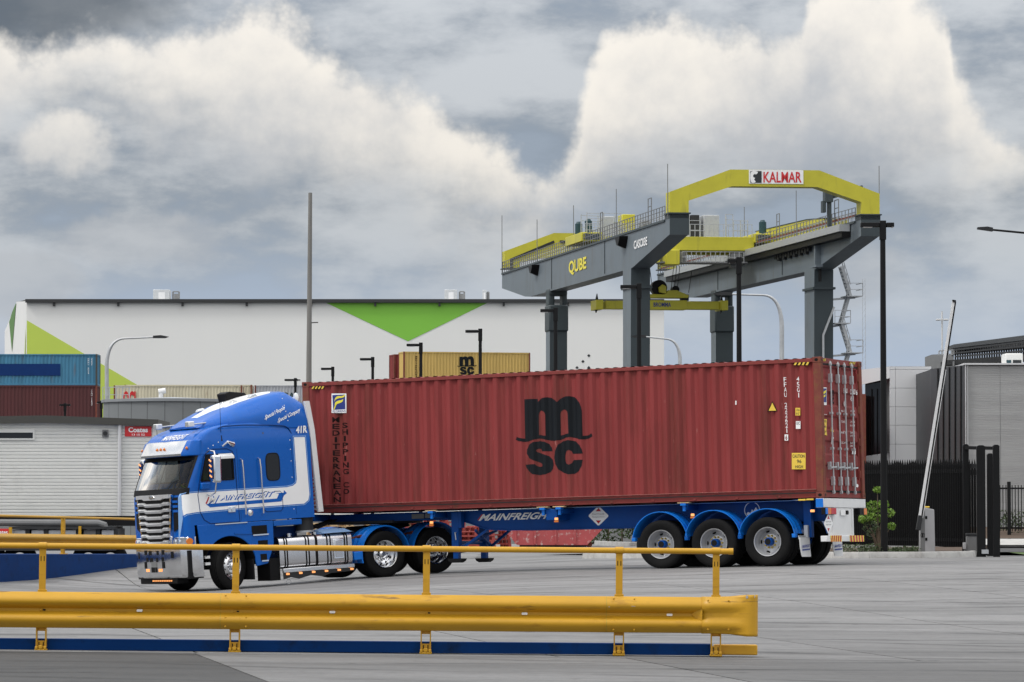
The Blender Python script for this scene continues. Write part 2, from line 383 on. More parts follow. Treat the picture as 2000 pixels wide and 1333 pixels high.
def print_obj(name, V3, Fc, m, parent, cuts=None, fn=None, label=None):
    me = bpy.data.meshes.new(name); me.from_pydata([tuple(v) for v in V3], [], Fc)
    if cuts:
        bm = bmesh.new(); bm.from_mesh(me); ax, vals = cuts
        nrm = Vector((1, 0, 0)) if ax == 0 else Vector((0, 1, 0)) if ax == 1 else Vector((0, 0, 1))
        lo = min(v.co[ax] for v in bm.verts); hi = max(v.co[ax] for v in bm.verts)
        for c in vals:
            if lo < c < hi:
                bmesh.ops.bisect_plane(bm, geom=bm.verts[:] + bm.edges[:] + bm.faces[:], plane_co=nrm * c, plane_no=nrm, dist=1e-6)
        bm.to_mesh(me); bm.free()
    if fn:
        for v in me.vertices: v.co = fn(v.co)
    return link(name, me, m, parent, label)
def text(name, s, quad, m, parent, bold=0.0, cuts=None, fn=None, space=1.0, label=None):
    V, Fc = text_raw(s, bold, space); return print_obj(name, quad_map(V, quad), Fc, m, parent, cuts, fn, label)
def stack_text(name, s, tl, tr, bl, br, m, parent, bold=0.03, cuts=None, fn=None, fill=.80):
    tl, tr, bl, br = map(Vector, (tl, tr, bl, br)); V3 = []; FF = []; n = len(s)
    for i, ch in enumerate(s):
        if ch == ' ': continue
        a, b = i / n, (i + fill) / n
        V, Fc = text_raw(ch, bold)
        e = .33 if ch in 'I1' else 0.0
        L0, R0 = bl.lerp(tl, 1 - b), br.lerp(tr, 1 - b); L1, R1 = bl.lerp(tl, 1 - a), br.lerp(tr, 1 - a)
        q = [L0.lerp(R0, e), L0.lerp(R0, 1 - e), L1.lerp(R1, 1 - e), L1.lerp(R1, e)]
        o = len(V3); V3 += quad_map(V, q); FF += [tuple(k + o for k in f) for f in Fc]
    return print_obj(name, V3, FF, m, parent, cuts, fn)
class Frame:
    def __init__(s, yaw, pitch, roll, t):
        s.R = Matrix.Rotation(yaw, 3, 'Z') @ Matrix.Rotation(pitch, 3, 'Y') @ Matrix.Rotation(roll, 3, 'X'); s.t = Vector(t)
        s.mw = Matrix.Translation(s.t) @ s.R.to_4x4()
        s.o = s.R.transposed() @ (Vector((0, 0, CAMZ)) - s.t)
    def on(s, px, py, ax, val):          # local point of a sight line on a local plane
        d = s.R.transposed() @ ray(px, py)
        return s.o + d * ((val - s.o[ax]) / d[ax])
    def w(s, p): return s.R @ Vector(p) + s.t
def sstep(a, b, x):
    t = min(1, max(0, (x - a) / (b - a))); return t * t * (3 - 2 * t)
# ------------------------------------------------------------------ ground
GP = [(-40, -.10), (-14, -.16), (-11.4, -.20), (-9, -.33), (-7.1, -.332), (-6.0, -.288), (-4, -.135), (-2.82, -.06), (-1.72, .016), (0.5, .11), (3.2, .183), (5.36, .25), (8, .292), (12, .285), (20, .28), (60, .25)]
def prof(x):
    for (a, za), (b, zb) in zip(GP, GP[1:]):
        if x <= b: return za + (zb - za) * max(0, (x - a) / (b - a))
    return GP[-1][1]
def prof_s(x): return sum(prof(x + d) for d in (-.5, -.25, 0, .25, .5)) / 5
def gz(x, y):
    k = sstep(-6, 2, x); a = sstep(44, 70, y) * (1 - sstep(92, 135, y) * k - sstep(79.5, 89, y) * (1 - k))
    tilt = -.0105 * (x + 2.6) * (1 - sstep(40, 60, y))
    return a * prof_s(x) + max(-.12, min(.12, tilt)) * (1 - a) + (.1 * sstep(95, 120, y) * k + .03 * sstep(82, 92, y) * (1 - k)) * (1 - sstep(200, 300, y))
g = MB()
ys = [-60, -20, 5, 20, 28, 34, 40, 46, 52, 58, 64, 68, 72, 76, 80, 84, 88, 92, 98, 106, 116, 130, 150, 180, 230, 320, 500, 900, 1600, 3000]
xs = [-1500, -600, -250, -120, -60, -35, -22, -14] + [-12 + i * .75 for i in range(37)] + [18, 24, 35, 60, 120, 250, 600, 1500]
g.rings([[(x, y, gz(x, y) - .05) for x in xs] for y in ys], closed=False)
ground = struct('ground', g, 'asphalt', 60)
MT['joint'] = mat('joint', (.06, .058, .055), .9)
# concrete slab material: worn, tyre-marked, each slab its own tone
def slab_material():
    m = bpy.data.materials.new('yard_concrete'); m.use_nodes = True; t = m.node_tree; nn = t.nodes; b = nn['Principled BSDF']
    ge = nn.new('ShaderNodeNewGeometry')
    def nz(sc, st, det=8, ro=.6, rot=0.0):
        mp = nn.new('ShaderNodeMapping'); mp.inputs['Scale'].default_value = st; mp.inputs['Rotation'].default_value = (0, 0, rot)
        t.links.new(ge.outputs['Position'], mp.inputs[0])
        n = nn.new('ShaderNodeTexNoise'); n.inputs['Scale'].default_value = sc; n.inputs['Detail'].default_value = det; n.inputs['Roughness'].default_value = ro
        t.links.new(mp.outputs[0], n.inputs['Vector']); return n.outputs['Fac']
    def mr(x, a, c, d, e):
        n = nn.new('ShaderNodeMapRange'); n.inputs[1].default_value = a; n.inputs[2].default_value = c; n.inputs[3].default_value = d; n.inputs[4].default_value = e
        t.links.new(x, n.inputs[0]); return n.outputs[0]
    def mul(x, y):
        n = nn.new('ShaderNodeMath'); n.operation = 'MULTIPLY'; t.links.new(x, n.inputs[0]); t.links.new(y, n.inputs[1]); return n.outputs[0]
    cloud = mr(nz(.12, (1, 1, 1), 5), .3, .7, .80, 1.14)
    fine = mul(mr(nz(9, (1, 1, 1), 8, .72), .3, .7, .84, 1.12), mr(nz(2.2, (.5, 1, 1), 8, .7), .3, .72, 1.08, .86))
    streak = mr(nz(.9, (.16, 1.0, 1), 8, .64, .12), .46, .74, 1.05, .72)      # tyre smears along the lane
    streak2 = mr(nz(1.7, (.10, 1.2, 1), 7, .62, -.35), .54, .74, 1.0, .72)
    lane = mr(nz(.35, (.10, 1.0, 1), 5, .55, .30), .48, .70, 1.03, .80)
    sx = nn.new('ShaderNodeSeparateXYZ'); t.links.new(ge.outputs['Position'], sx.inputs[0])
    def mm(op, x, y=0.0, z=0.0):
        n = nn.new('ShaderNodeMath'); n.operation = op
        for i, q in enumerate((x, y, z)):
            if isinstance(q, (int, float)): n.inputs[i].default_value = q
            else: t.links.new(q, n.inputs[i])
        return n.outputs[0]
    tracks = None                                                        # curved tyre tracks of turning trucks
    for cx, cy, per, w, seed in ((-16, 104, 2.3, .07, .9), (30, 120, 3.1, .06, .6), (4, 5, 2.7, .07, .7)):
        dx, dy = mm('SUBTRACT', sx.outputs[0], cx), mm('SUBTRACT', sx.outputs[1], cy)
        r = mm('SQRT', mm('ADD', mm('MULTIPLY', dx, dx), mm('MULTIPLY', dy, dy)))
        d = mm('ABSOLUTE', mm('SUBTRACT', mm('FRACT', mm('ADD', mm('DIVIDE', r, per), mm('MULTIPLY', nz(.06, (1, 1, 1), 2), 1.5))), .5))
        a = mm('MULTIPLY', mr(d, w * .5, w, 1, 0), mr(nz(seed * .35, (1, 1, 1), 6, .65), .46, .62, 0, .55))
        a = mm('SUBTRACT', 1.0, a); tracks = a if tracks is None else mul(tracks, a)
    spots = mul(mr(nz(3.0, (1, 1, 1), 3, .5), .66, .74, 1.0, .62), mr(nz(.5, (.6, 1, 1), 6, .6), .60, .72, 1.0, .70))
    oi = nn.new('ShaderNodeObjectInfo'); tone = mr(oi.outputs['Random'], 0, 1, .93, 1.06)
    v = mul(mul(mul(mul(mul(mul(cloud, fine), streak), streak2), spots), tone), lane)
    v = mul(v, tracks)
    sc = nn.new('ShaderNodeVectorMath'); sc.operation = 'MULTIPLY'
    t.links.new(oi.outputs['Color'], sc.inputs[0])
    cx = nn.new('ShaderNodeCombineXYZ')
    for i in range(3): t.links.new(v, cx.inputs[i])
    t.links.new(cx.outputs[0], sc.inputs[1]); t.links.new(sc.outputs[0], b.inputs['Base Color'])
    b.inputs['Roughness'].default_value = .78; b.inputs['Specular IOR Level'].default_value = .35
    bp = nn.new('ShaderNodeBump'); bp.inputs['Strength'].default_value = .15; bp.inputs['Distance'].default_value = .01
    t.links.new(nz(60, (1, 1, 1), 4), bp.inputs['Height']); t.links.new(bp.outputs[0], b.inputs['Normal'])
    return m
MT['yard_concrete'] = slab_material()
def slab(quad):
    # quad: (x,y) corners BL BR TR TL, inset for the joint, draped on the ground, with a small skirt
    mb = MB(); nu, nv = 4, 6; rows = []
    for j in range(nv + 1):
        r = []
        for i in range(nu + 1):
            a, b = i / nu, j / nv
            x = (quad[0][0] * (1 - a) + quad[1][0] * a) * (1 - b) + (quad[3][0] * (1 - a) + quad[2][0] * a) * b
            y = (quad[0][1] * (1 - a) + quad[1][1] * a) * (1 - b) + (quad[3][1] * (1 - a) + quad[2][1] * a) * b
            r.append((x, y, gz(x, y)))
        rows.append(r)
    mb.rings(rows, closed=False)
    rim = rows[0] + [r[-1] for r in rows[1:]] + rows[-1][-2::-1] + [r[0] for r in rows[-2:0:-1]]
    mb.rings([rim, [(p[0], p[1], p[2] - .045) for p in rim]], True)
    return mb
G2 = .014
rows_y = [19.5, 28.2, 36.4, 44.9, 53.4, 61.9, 70.4, 78.9, 87.4, 95.9, 104.4, 113, 122, 132]
for j, (ya, yb) in enumerate(zip(rows_y, rows_y[1:])):
    sp, off = (4.37, -3.24) if j < 2 else (3.66, 4.12)
    for k in range(-9, 10):
        xa = off + k * sp; xb = xa + sp
        q = [(xa - .2 * (ya - 36.5), ya), (xb - .2 * (ya - 36.5), ya), (xb - .2 * (yb - 36.5), yb), (xa - .2 * (yb - 36.5), yb)]
        cx, cy = (q[0][0] + q[2][0]) / 2, (ya + yb) / 2
        if abs(cx) > .145 * cy + 6: continue
        if cy > 86 and cx > .055 * cy + .6 and cy < 100: continue        # garden bed behind the kerb
        g2 = G2
        q = [(q[0][0] + g2, ya + g2), (q[1][0] - g2, ya + g2), (q[2][0] - g2, yb - g2), (q[3][0] + g2, yb - g2)]
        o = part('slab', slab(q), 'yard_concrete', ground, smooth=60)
        t_ = .205  # right foreground slabs: stains plus corner vignetting put into their tone
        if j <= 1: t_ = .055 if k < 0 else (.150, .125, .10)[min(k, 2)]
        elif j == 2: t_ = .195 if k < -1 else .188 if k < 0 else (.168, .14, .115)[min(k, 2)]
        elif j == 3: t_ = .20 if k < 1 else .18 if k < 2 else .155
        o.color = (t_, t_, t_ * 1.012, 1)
# ------------------------------------------------------------------ shipping containers
def corr_rows(x0, x1, n, y_out, depth, f=(.27, .24, .25, .24)):
    """breakpoints (x, y) of a trapezoidal sheet along x; y_out is the outer plane, depth goes inward (+y)"""
    p = (x1 - x0) / n; pts = []
    for i in range(n):
        b = x0 + i * p
        pts += [(b, y_out), (b + f[0] * p, y_out), (b + (f[0] + f[1]) * p, y_out + depth), (b + (f[0] + f[1] + f[2]) * p, y_out + depth)]
    pts.append((x1, y_out)); return pts
def lerp_pts(pts, x):
    if x <= pts[0][0]: return pts[0][1]
    for (a, ya), (b, yb) in zip(pts, pts[1:]):
        if x <= b: return ya + (yb - ya) * (x - a) / max(1e-9, b - a)
    return pts[-1][1]
CL, CW, CH = 12.192, 2.438, 2.896
FC = Frame(-.452166, -.0280929, -.0067515, (-4.56663, 78.8297, 1.32170))
box = thing('shipping_container', 'dark red forty foot container riding on the blue trailer', 'container', mw=FC.mw)
SIDE = corr_rows(.17, CL - .17, 42, .022, .052)
CUTS = (0, [p[0] for p in SIDE])
def side_fn(co): return Vector((co.x, lerp_pts(SIDE, co.x) - .004, co.z))
def cs(px, py): return FC.on(px, py, 1, 0.0)
def cr(px, py): return FC.on(px, py, 0, CL)
def sheet(pts, z0, z1, flip=None):
    mb = MB(); mb.rings([[(x, y if flip is None else flip - y, z) for x, y in pts] for z in (z0, z1)], closed=False); return mb
part('side_panel', sheet(SIDE, .15, CH - .10), 'box_red', box, smooth=25)
part('side_panel', sheet(SIDE, .15, CH - .10, CW), 'box_red', box, smooth=25)
fr = corr_rows(.17, CW - .17, 8, .03, .045)
m_ = MB(); m_.rings([[(y, x, z) for x, y in fr] for z in (.15, CH - .10)], closed=False); part('front_panel', m_, 'box_red', box, smooth=25)
rf = corr_rows(.2, CL - .2, 58, 0, .02)
m_ = MB(); m_.rings([[(x, y, CH - .008 - d) for x, d in rf] for y in (.05, CW - .05)], closed=False); part('roof_panel', m_, 'box_red', box, smooth=25)
part('floor', MB().box(.1, CL - .1, .05, CW - .05, .10, .15), 'dark_grey', box)
for y0, y1 in ((.006, .066), (CW - .066, CW - .006)):
    part('top_rail', MB().box(.178, CL - .178, y0, y1, CH - .10, CH - .028), 'box_red_frame', box, bev=.004)
    yo, yi = (y0 + .022, y1 + .06) if y0 < 1 else (y1 - .022, y0 - .06)
    yb_ = yo + (.055 if y0 < 1 else -.055)
    part('rail_lip', MB().box(.178, CL - .178, *((y0 + .002, y0 + .05) if y0 < 1 else (y1 - .05, y1 - .002)), .176, .184), 'worn_edge', box)
    part('bottom_rail', MB().prism([(yo, .1755), (yo, .166), (yb_, .05), (yb_, .012), (yi, .012), (yi, .1755)], 0, .178, CL - .178), 'box_red_frame', box)
for x0, x1 in ((.004, .165), (CL - .165, CL - .004)):
    for y0, y1 in ((.004, .158), (CW - .158, CW - .004)):
        part('corner_post', MB().box(x0, x1, y0, y1, .118, CH - .118), 'rust_red' if x1 > 6 or y0 < .1 else 'box_red_frame', box, bev=.01)
for x0, x1, s in ((0, .178, 1), (CL - .178, CL, -1)):
    for y0, y1, t in ((0, .162, 1), (CW - .162, CW, -1)):
        for z0, z1 in ((0, .118), (CH - .118, CH)):
            c = part('corner_casting', MB().box(x0, x1, y0, y1, z0, z1), 'rust_red', box, bev=.008)
            ho = MB(); xm, zm = (x0 + x1) / 2, (z0 + z1) / 2
            ya = y0 - .002 if t > 0 else y1 + .002
            pts = [(xm + .04 * math.cos(k * math.pi / 8), zm + .03 * math.sin(k * math.pi / 8)) for k in range(16)]
            ho.add([(p[0], ya, p[1]) for p in pts], [tuple(range(16))])
            xa = x0 - .002 if s > 0 else x1 + .002; ym = (y0 + y1) / 2
            ho.add([(xa, ym + (p[0] - xm) * .6, p[1]) for p in pts], [tuple(range(16))])
            part('aperture', ho, 'black', c, smooth=0)
for x in (.178, CL - .162):     # end frames
    for z0, z1 in ((.012, .16), (CH - .16, CH - .012)):
        part('end_beam', MB().box(x - .13 if x > 6 else .02, x + .118 if x > 6 else .14, .162, CW - .162, z0, z1), 'box_red_frame', box, bev=.004)
for i in range(12): part('cross_member', MB().box(.7 + i * .95, .76 + i * .95, .07, CW - .07, .03, .10), 'box_red_frame', box)
# rear doors
XD = CL - .05
for k, (ya, yb) in enumerate(((.17, CW / 2 - .01), (CW / 2 + .01, CW - .17))):
    d = MB(); z0, z1 = .175, CH - .175
    zz = [(z0, 0), (z0 + .22, 0), (z0 + .27, -.035), (z0 + .62, -.035), (z0 + .67, 0)]
    prof_d = []
    n = 5; seg = (z1 - z0) / n
    for i in range(n):
        b = z0 + i * seg
        prof_d += [(b, 0), (b + seg * .38, 0), (b + seg * .46, -.036), (b + seg * .92, -.036)]
    prof_d.append((z1, 0))
    d.rings([[(XD + dx, y, z) for z, dx in prof_d] for y in (ya + .07, yb - .07)], closed=False)
    d.box(XD - .04, XD + .006, ya, ya + .075, z0, z1).box(XD - .04, XD + .006, yb - .075, yb, z0, z1).box(XD - .04, XD + .006, ya + .075, yb - .075, z0 - .06, z0 + .01).box(XD - .04, XD + .006, ya + .075, yb - .075, z1 - .01, z1 + .05)
    door = part('door', d, 'box_red', box, smooth=25)
    gk = MB()
    gk.box(XD + .004, XD + .016, ya, yb, z1 + .02, z1 + .055).box(XD + .004, XD + .016, ya, yb, z0 - .055, z0 - .02)
    part('gasket', gk, 'black', door)
    for h in range(4):
        zh = z0 + .25 + h * .68; yh = ya - .01 if k == 0 else yb + .01
        part('hinge', MB().box(XD - .01, XD + .028, yh - .05, yh + .05, zh, zh + .16), 'rust_red', door, bev=.006)
    for yr in ((.545, .985) if k == 0 else (1.36, 1.80)):
        r = MB(); r.cyl((XD + .06, yr, .08), (XD + .06, yr, CH - .07), .018, n=10)
        for zc in (.12, CH - .13): r.box(XD + .035, XD + .085, yr - .03, yr + .03, zc - .03, zc + .03)
        for zc in (.35, 1.02, 1.75, CH - .42): r.box(XD + .01, XD + .085, yr - .035, yr + .035, zc - (.09 if zc in (.35, CH - .42) else .025), zc + (.09 if zc in (.35, CH - .42) else .025))
        rod = part('lock_rod', r, 'galv', door, bev=.005)
        h = MB(); h.bar((XD + .10, yr - .2, .62), (XD + .09, yr + .12, .64), .02, .035).box(XD + .02, XD + .09, yr - .22, yr - .17, .58, .74)
        part('handle', h, 'galv', door, bev=.004)
def rfn(co): return Vector((XD + .012, co.y, co.z))
def rq(x0, y0, x1, y1): return [cr(x0, y1), cr(x1, y1), cr(x1, y0), cr(x0, y0)]
def sq(x0, y0, x1, y1): return [cs(x0, y1), cs(x1, y1), cs(x1, y0), cs(x0, y0)]
def spoly(name, loops, m, off=.004, label=None, o=(0, 0), k=1.0):
    V, Fc = loops_raw([[(o[0] + x / k, -(o[1] + y / k)) for x, y in lp] for lp in loops])
    return print_obj(name, [cs(x, -y) for x, y in V], Fc, m, box, CUTS, lambda co: Vector((co.x, lerp_pts(SIDE, co.x) - off, co.z)), label)
def arcpts(pts, n=4):                 # smooth a traced closed outline
    out_ = []; L = len(pts)
    for i in range(L):
        p0, p1, p2, p3 = (Vector(pts[(i + d) % L]) for d in (-1, 0, 1, 2))
        for k in range(n):
            t = k / n
            out_.append(tuple(.5 * ((2 * p1) + (p2 - p0) * t + (2 * p0 - 5 * p1 + 4 * p2 - p3) * t * t + (3 * p1 - p0 - 3 * p2 + p3) * t ** 3)))
    return out_
MO = [(285, 688), (330, 703), (382, 710), (372, 243), (528, 238), (532, 274), (560, 248), (600, 227), (645, 219), (700, 228), (742, 252), (768, 275), (795, 240), (830, 220), (870, 210), (915, 207), (965, 217), (1005, 245), (1035, 285), (1054, 335), (1062, 390), (1070, 675), (1105, 674), (1145, 665), (1180, 648), (1190, 682), (1150, 705), (1090, 718), (1040, 718), (980, 702), (920, 690), (870, 698), (800, 725), (730, 737), (660, 728), (600, 712), (550, 707), (500, 718), (440, 740), (380, 748), (310, 738), (268, 722)]
MH1 = [(545, 668), (543, 430), (550, 403), (566, 385), (586, 377), (606, 385), (622, 402), (629, 425), (634, 676), (600, 672), (570, 665)]
MH2 = [(805, 672), (799, 415), (806, 390), (824, 372), (850, 364), (875, 370), (890, 388), (896, 412), (905, 648), (870, 655), (835, 665)]
SO = [(705, 858), (640, 859), (592, 859), (588, 842), (570, 830), (545, 827), (522, 836), (514, 853), (528, 870), (600, 890), (665, 915), (712, 962), (726, 1015), (714, 1062), (686, 1102), (636, 1131), (560, 1142), (482, 1130), (424, 1092), (397, 1052), (387, 1018), (445, 1014), (506, 1012), (522, 1033), (558, 1045), (590, 1040), (599, 1022), (582, 1001), (500, 970), (432, 938), (401, 888), (403, 840), (430, 785), (485, 750), (560, 740), (622, 746), (670, 775), (698, 818)]
CO = [(1072, 886), (1010, 888), (950, 889), (936, 856), (910, 842), (884, 855), (868, 890), (862, 930), (868, 975), (885, 1008), (910, 1018), (940, 1000), (958, 963), (1010, 961), (1073, 960), (1062, 1030), (1030, 1090), (970, 1125), (905, 1132), (840, 1115), (785, 1075), (750, 1010), (737, 930), (748, 850), (780, 780), (830, 740), (900, 727), (980, 740), (1035, 785), (1064, 840)]
KZ = 1818 / 300
spoly('logo', [MO, MH1, MH2], 'msc_black', .004, 'large black letter m over a wavy line', (960, 740), KZ)
spoly('logo', [SO], 'msc_black', .004, 'large black letter S', (960, 740), KZ)
spoly('logo', [CO], 'msc_black', .004, 'large black letter C', (960, 740), KZ)
stack_text('lettering', 'MEDITERRANEAN', cs(648, 815), cs(660, 815), cs(651, 984), cs(663, 984), 'faded_black', box, .022, CUTS, side_fn, .80)
stack_text('lettering', 'SHIPPING CO', cs(666, 826), cs(678, 826), cs(669, 968), cs(681, 968), 'faded_black', box, .022, CUTS, side_fn, .80)
stack_text('lettering', 'FFAU 222621', cs(1528, 737), cs(1533.5, 737), cs(1532, 847), cs(1537.5, 847), 'decal_white', box, .005, CUTS, side_fn, .86)
stack_text('lettering', '45G1', cs(1553, 736), cs(1559, 736), cs(1555, 778), cs(1561, 778), 'decal_white', box, .005, CUTS, side_fn, .86)
def flat_side(co): return Vector((co.x, .012, co.z))
def sticker(name, quad, m, fn, off, par=box, label=None):
    o = print_obj(name, quad, [(0, 1, 2, 3)], m, par, None, lambda co: fn(co) + off, label); return o
OFFS = Vector((0, -.004, 0)); OFFR = Vector((.004, 0, 0))
# furens plate on the side
pl = sticker('logo_plate', sq(647, 769, 676, 807), 'decal_white', flat_side, OFFS * 0, label='white plate with a blue field and a yellow F')
def lp_fn(k): return lambda co: Vector((co.x, .012 - .003 * k, co.z))
def dot(name, loops, m, k, par, o, sc, conv=cs, fn=None):
    V, Fc = loops_raw([[(o[0] + x / sc, -(o[1] + y / sc)) for x, y in lp] for lp in loops])
    return print_obj(name, [conv(x, -y) for x, y in V], Fc, m, par, None, fn or lp_fn(k))
dot('field', [[(985, 525), (1290, 512), (1302, 870), (1005, 885)]], 'deep_blue', 1, pl, (570, 730), 12.5)
FF1 = arcpts([(1295, 512), (1280, 560), (1230, 590), (1150, 600), (1085, 625), (1055, 650), (1040, 690), (1045, 630), (1075, 575), (1130, 550), (1210, 548), (1265, 530)], 3)
FF2 = arcpts([(1248, 628), (1235, 680), (1180, 715), (1110, 740), (1075, 775), (1060, 830), (1035, 875), (1015, 880), (1040, 800), (1050, 720), (1080, 685), (1140, 660), (1200, 650)], 3)
dot('letter', [FF1], 'print_yellow', 2, pl, (570, 730), 12.5); dot('letter', [FF2], 'print_yellow', 2, pl, (570, 730), 12.5)
text('lettering', 'FLORENS', [cs(649.5, 806), cs(674.8, 805), cs(674.6, 801), cs(649.3, 802)], 'deep_blue', pl, 0.0, None, lp_fn(2))
# warning triangle, size plates, caution plate
tri = dot('warning_triangle', [[(410, 517), (492, 515), (450, 432)]], 'black', 0, box, (1400, 680), 4.166)
dot('field', [[(421, 511), (482, 510), (450, 446)]], 'decal_yellow', 1, tri, (1400, 680), 4.166)
p_ = sticker('size_plate', sq(1553, 797, 1562.5, 812), 'decal_yellow', flat_side, Vector())
text('lettering', '2,9m', [cs(1554, 804), cs(1561.5, 804), cs(1561.5, 799), cs(1554, 799)], 'text_dark', p_, 0, None, lp_fn(1))
text('lettering', "9'6\"", [cs(1554.5, 811), cs(1561, 811), cs(1561, 806), cs(1554.5, 806)], 'text_dark', p_, 0, None, lp_fn(1))
p_ = sticker('code_plate', sq(1554, 823, 1563, 838), 'decal_white', flat_side, Vector())
text('lettering', 'UIC', [cs(1554.8, 830), cs(1562.2, 830), cs(1562.2, 824), cs(1554.8, 824)], 'text_dark', p_, 0, None, lp_fn(1))
p_ = sticker('check_digit_box', sq(1532, 849, 1539, 861), 'decal_white', flat_side, Vector())
text('lettering', '6', [cs(1533.5, 859.5), cs(1537.3, 859.5), cs(1537.3, 850.5), cs(1533.5, 850.5)], 'box_red', p_, .03, None, lp_fn(1))
p_ = sticker('caution_plate', sq(1546, 885, 1573, 917), 'decal_yellow', flat_side, Vector(), label='yellow plate reading caution 96 high')
for s_, a, b, c, d in (('CAUTION', 1547.5, 888, 1571, 894.5), ('96', 1556, 898, 1565, 905), ('HIGH', 1553, 909, 1568, 915)):
    text('lettering', s_, sq(a, b, c, d), 'text_dark', p_, 0.01, None, lp_fn(1))
sticker('tag', sq(1433.5, 783, 1436.8, 791), 'decal_white', side_fn, Vector())
def hazard(x0, x1, y0, y1, n, conv, fn, offv, sk=3.0):
    b = sticker('hazard_strip', [conv(x0, y1), conv(x1, y1), conv(x1, y0), conv(x0, y0)], 'black', fn, Vector())
    w = (x1 - x0) / n
    for i in range(n):
        a = x0 + i * w
        e = min(sk, w * .5)
        sticker('stripe', [conv(a, y1), conv(a + w * .5, y1), conv(min(x1, a + w * .5 + e), y0), conv(a + e, y0)], 'print_yellow' if False else 'decal_yellow', fn, offv, b)
hazard(608, 633, 755, 760, 4, cs, flat_side, OFFS); hazard(1550, 1581, 707.5, 713.5, 4, cs, flat_side, OFFS)
def rfn_top(co): return Vector((CL - .035, co.y, co.z))
hazard(1608.5, 1616, 701, 706, 3, cr, rfn_top, OFFR, 1.0); hazard(1662, 1674, 707, 712, 4, cr, rfn_top, OFFR, 1.0)
# rear door prints
rp = sticker('logo_plate', rq(1606.3, 757, 1618, 791.5), 'decal_white', rfn, Vector())
def rf_k(k): return lambda co: Vector((XD + .012 + .003 * k, co.y, co.z))
sticker('field', rq(1607, 759, 1617.3, 786), 'deep_blue', rf_k(1), Vector(), rp)
V_, F_ = loops_raw([[(1616.5, -762), (1612, -765), (1609.5, -769), (1609, -774), (1612, -770), (1616, -767)], [(1615.5, -770.5), (1611.5, -773), (1609, -778), (1608.5, -784), (1611, -777), (1614.5, -775)]])
print_obj('letter', [cr(x, -y) for x, y in V_], F_, 'print_yellow', rp, None, rf_k(2))
text('lettering', 'm', rq(1626, 762, 1632, 775), 'faded_black', box, .04, None, rfn)
text('lettering', 'sc', rq(1626, 776, 1632, 790), 'faded_black', box, .04, None, rfn)
text('lettering', 'FFAU', rq(1651.3, 759, 1658.3, 768.5), 'decal_white', box, .02, None, rfn)
text('lettering', '222621', rq(1664, 760.5, 1674, 770.5), 'decal_white', box, .02, None, rfn)
text('lettering', '6', rq(1675.3, 762, 1678, 772), 'decal_white', box, .02, None, rfn)
text('lettering', '45G1', rq(1664.5, 774.5, 1670.5, 784), 'decal_white', box, .02, None, rfn)
for i, (y, s1, s2) in enumerate(((803, 'MAX. GR.', '32,500 KG'), (810, '', '71,650 LB'), (824, 'TARE', '3,700 KG'), (831, '', '8,160 LB'), (845, 'NET', '28,800 KG'), (851, '', '63,490 LB'), (865, 'CU.CAP.', '76.4 CU.M'), (871, '', '2,700 CU.FT'))):
    if s1: text('lettering', s1, rq(1646.5, y - 2, 1655.5, y + 2.2), 'decal_white', box, 0, None, rfn)
    text('lettering', s2, rq(1664, y - 1.5, 1673, y + 2.6), 'decal_white', box, 0, None, rfn)
text('lettering', 'www.florens.com', rq(1606.3, 808, 1618.5, 811), 'decal_white', box, 0, None, rfn)
p_ = print_obj('caution_plate', [cr(*q) for q in ((1607.5, 848), (1619, 851), (1617.5, 841), (1618.5, 819), (1608, 818.5), (1606.5, 836))], [(0, 1, 2, 3, 4, 5)], 'decal_yellow', box, None, rfn)
for s_, y in (('CAUTION', 823), ('96', 833), ('HIGH', 843)): text('lettering', s_, rq(1609, y - 2, 1617, y + 2.5), 'text_dark', p_, 0, None, rf_k(1))
print_obj('warning_triangle', [cr(*q) for q in ((1626, 843), (1632, 844), (1627.3, 829))], [(0, 1, 2)], 'decal_yellow', box, None, rfn)
print_obj('label', [cr(*q) for q in ((1627, 869), (1632, 855), (1627.3, 853))], [(0, 1, 2)], 'decal_white', box, None, rfn)
sticker('data_plate', rq(1608.5, 871, 1615.5, 899), 'mid_grey', rfn, Vector()); sticker('label', rq(1667.5, 878, 1674.5, 887.5), 'decal_white', rfn, Vector())
for (px, py, ry, rz) in ((1653.7, 789, .065, .08), (1677.5, 949, .07, .035)):
    c = cr(px, py); print_obj('round_label', [(XD + .012, c.y + ry * math.cos(k * .3927), c.z + rz * math.sin(k * .3927)) for k in range(16)], [tuple(range(16))], 'decal_white', box)

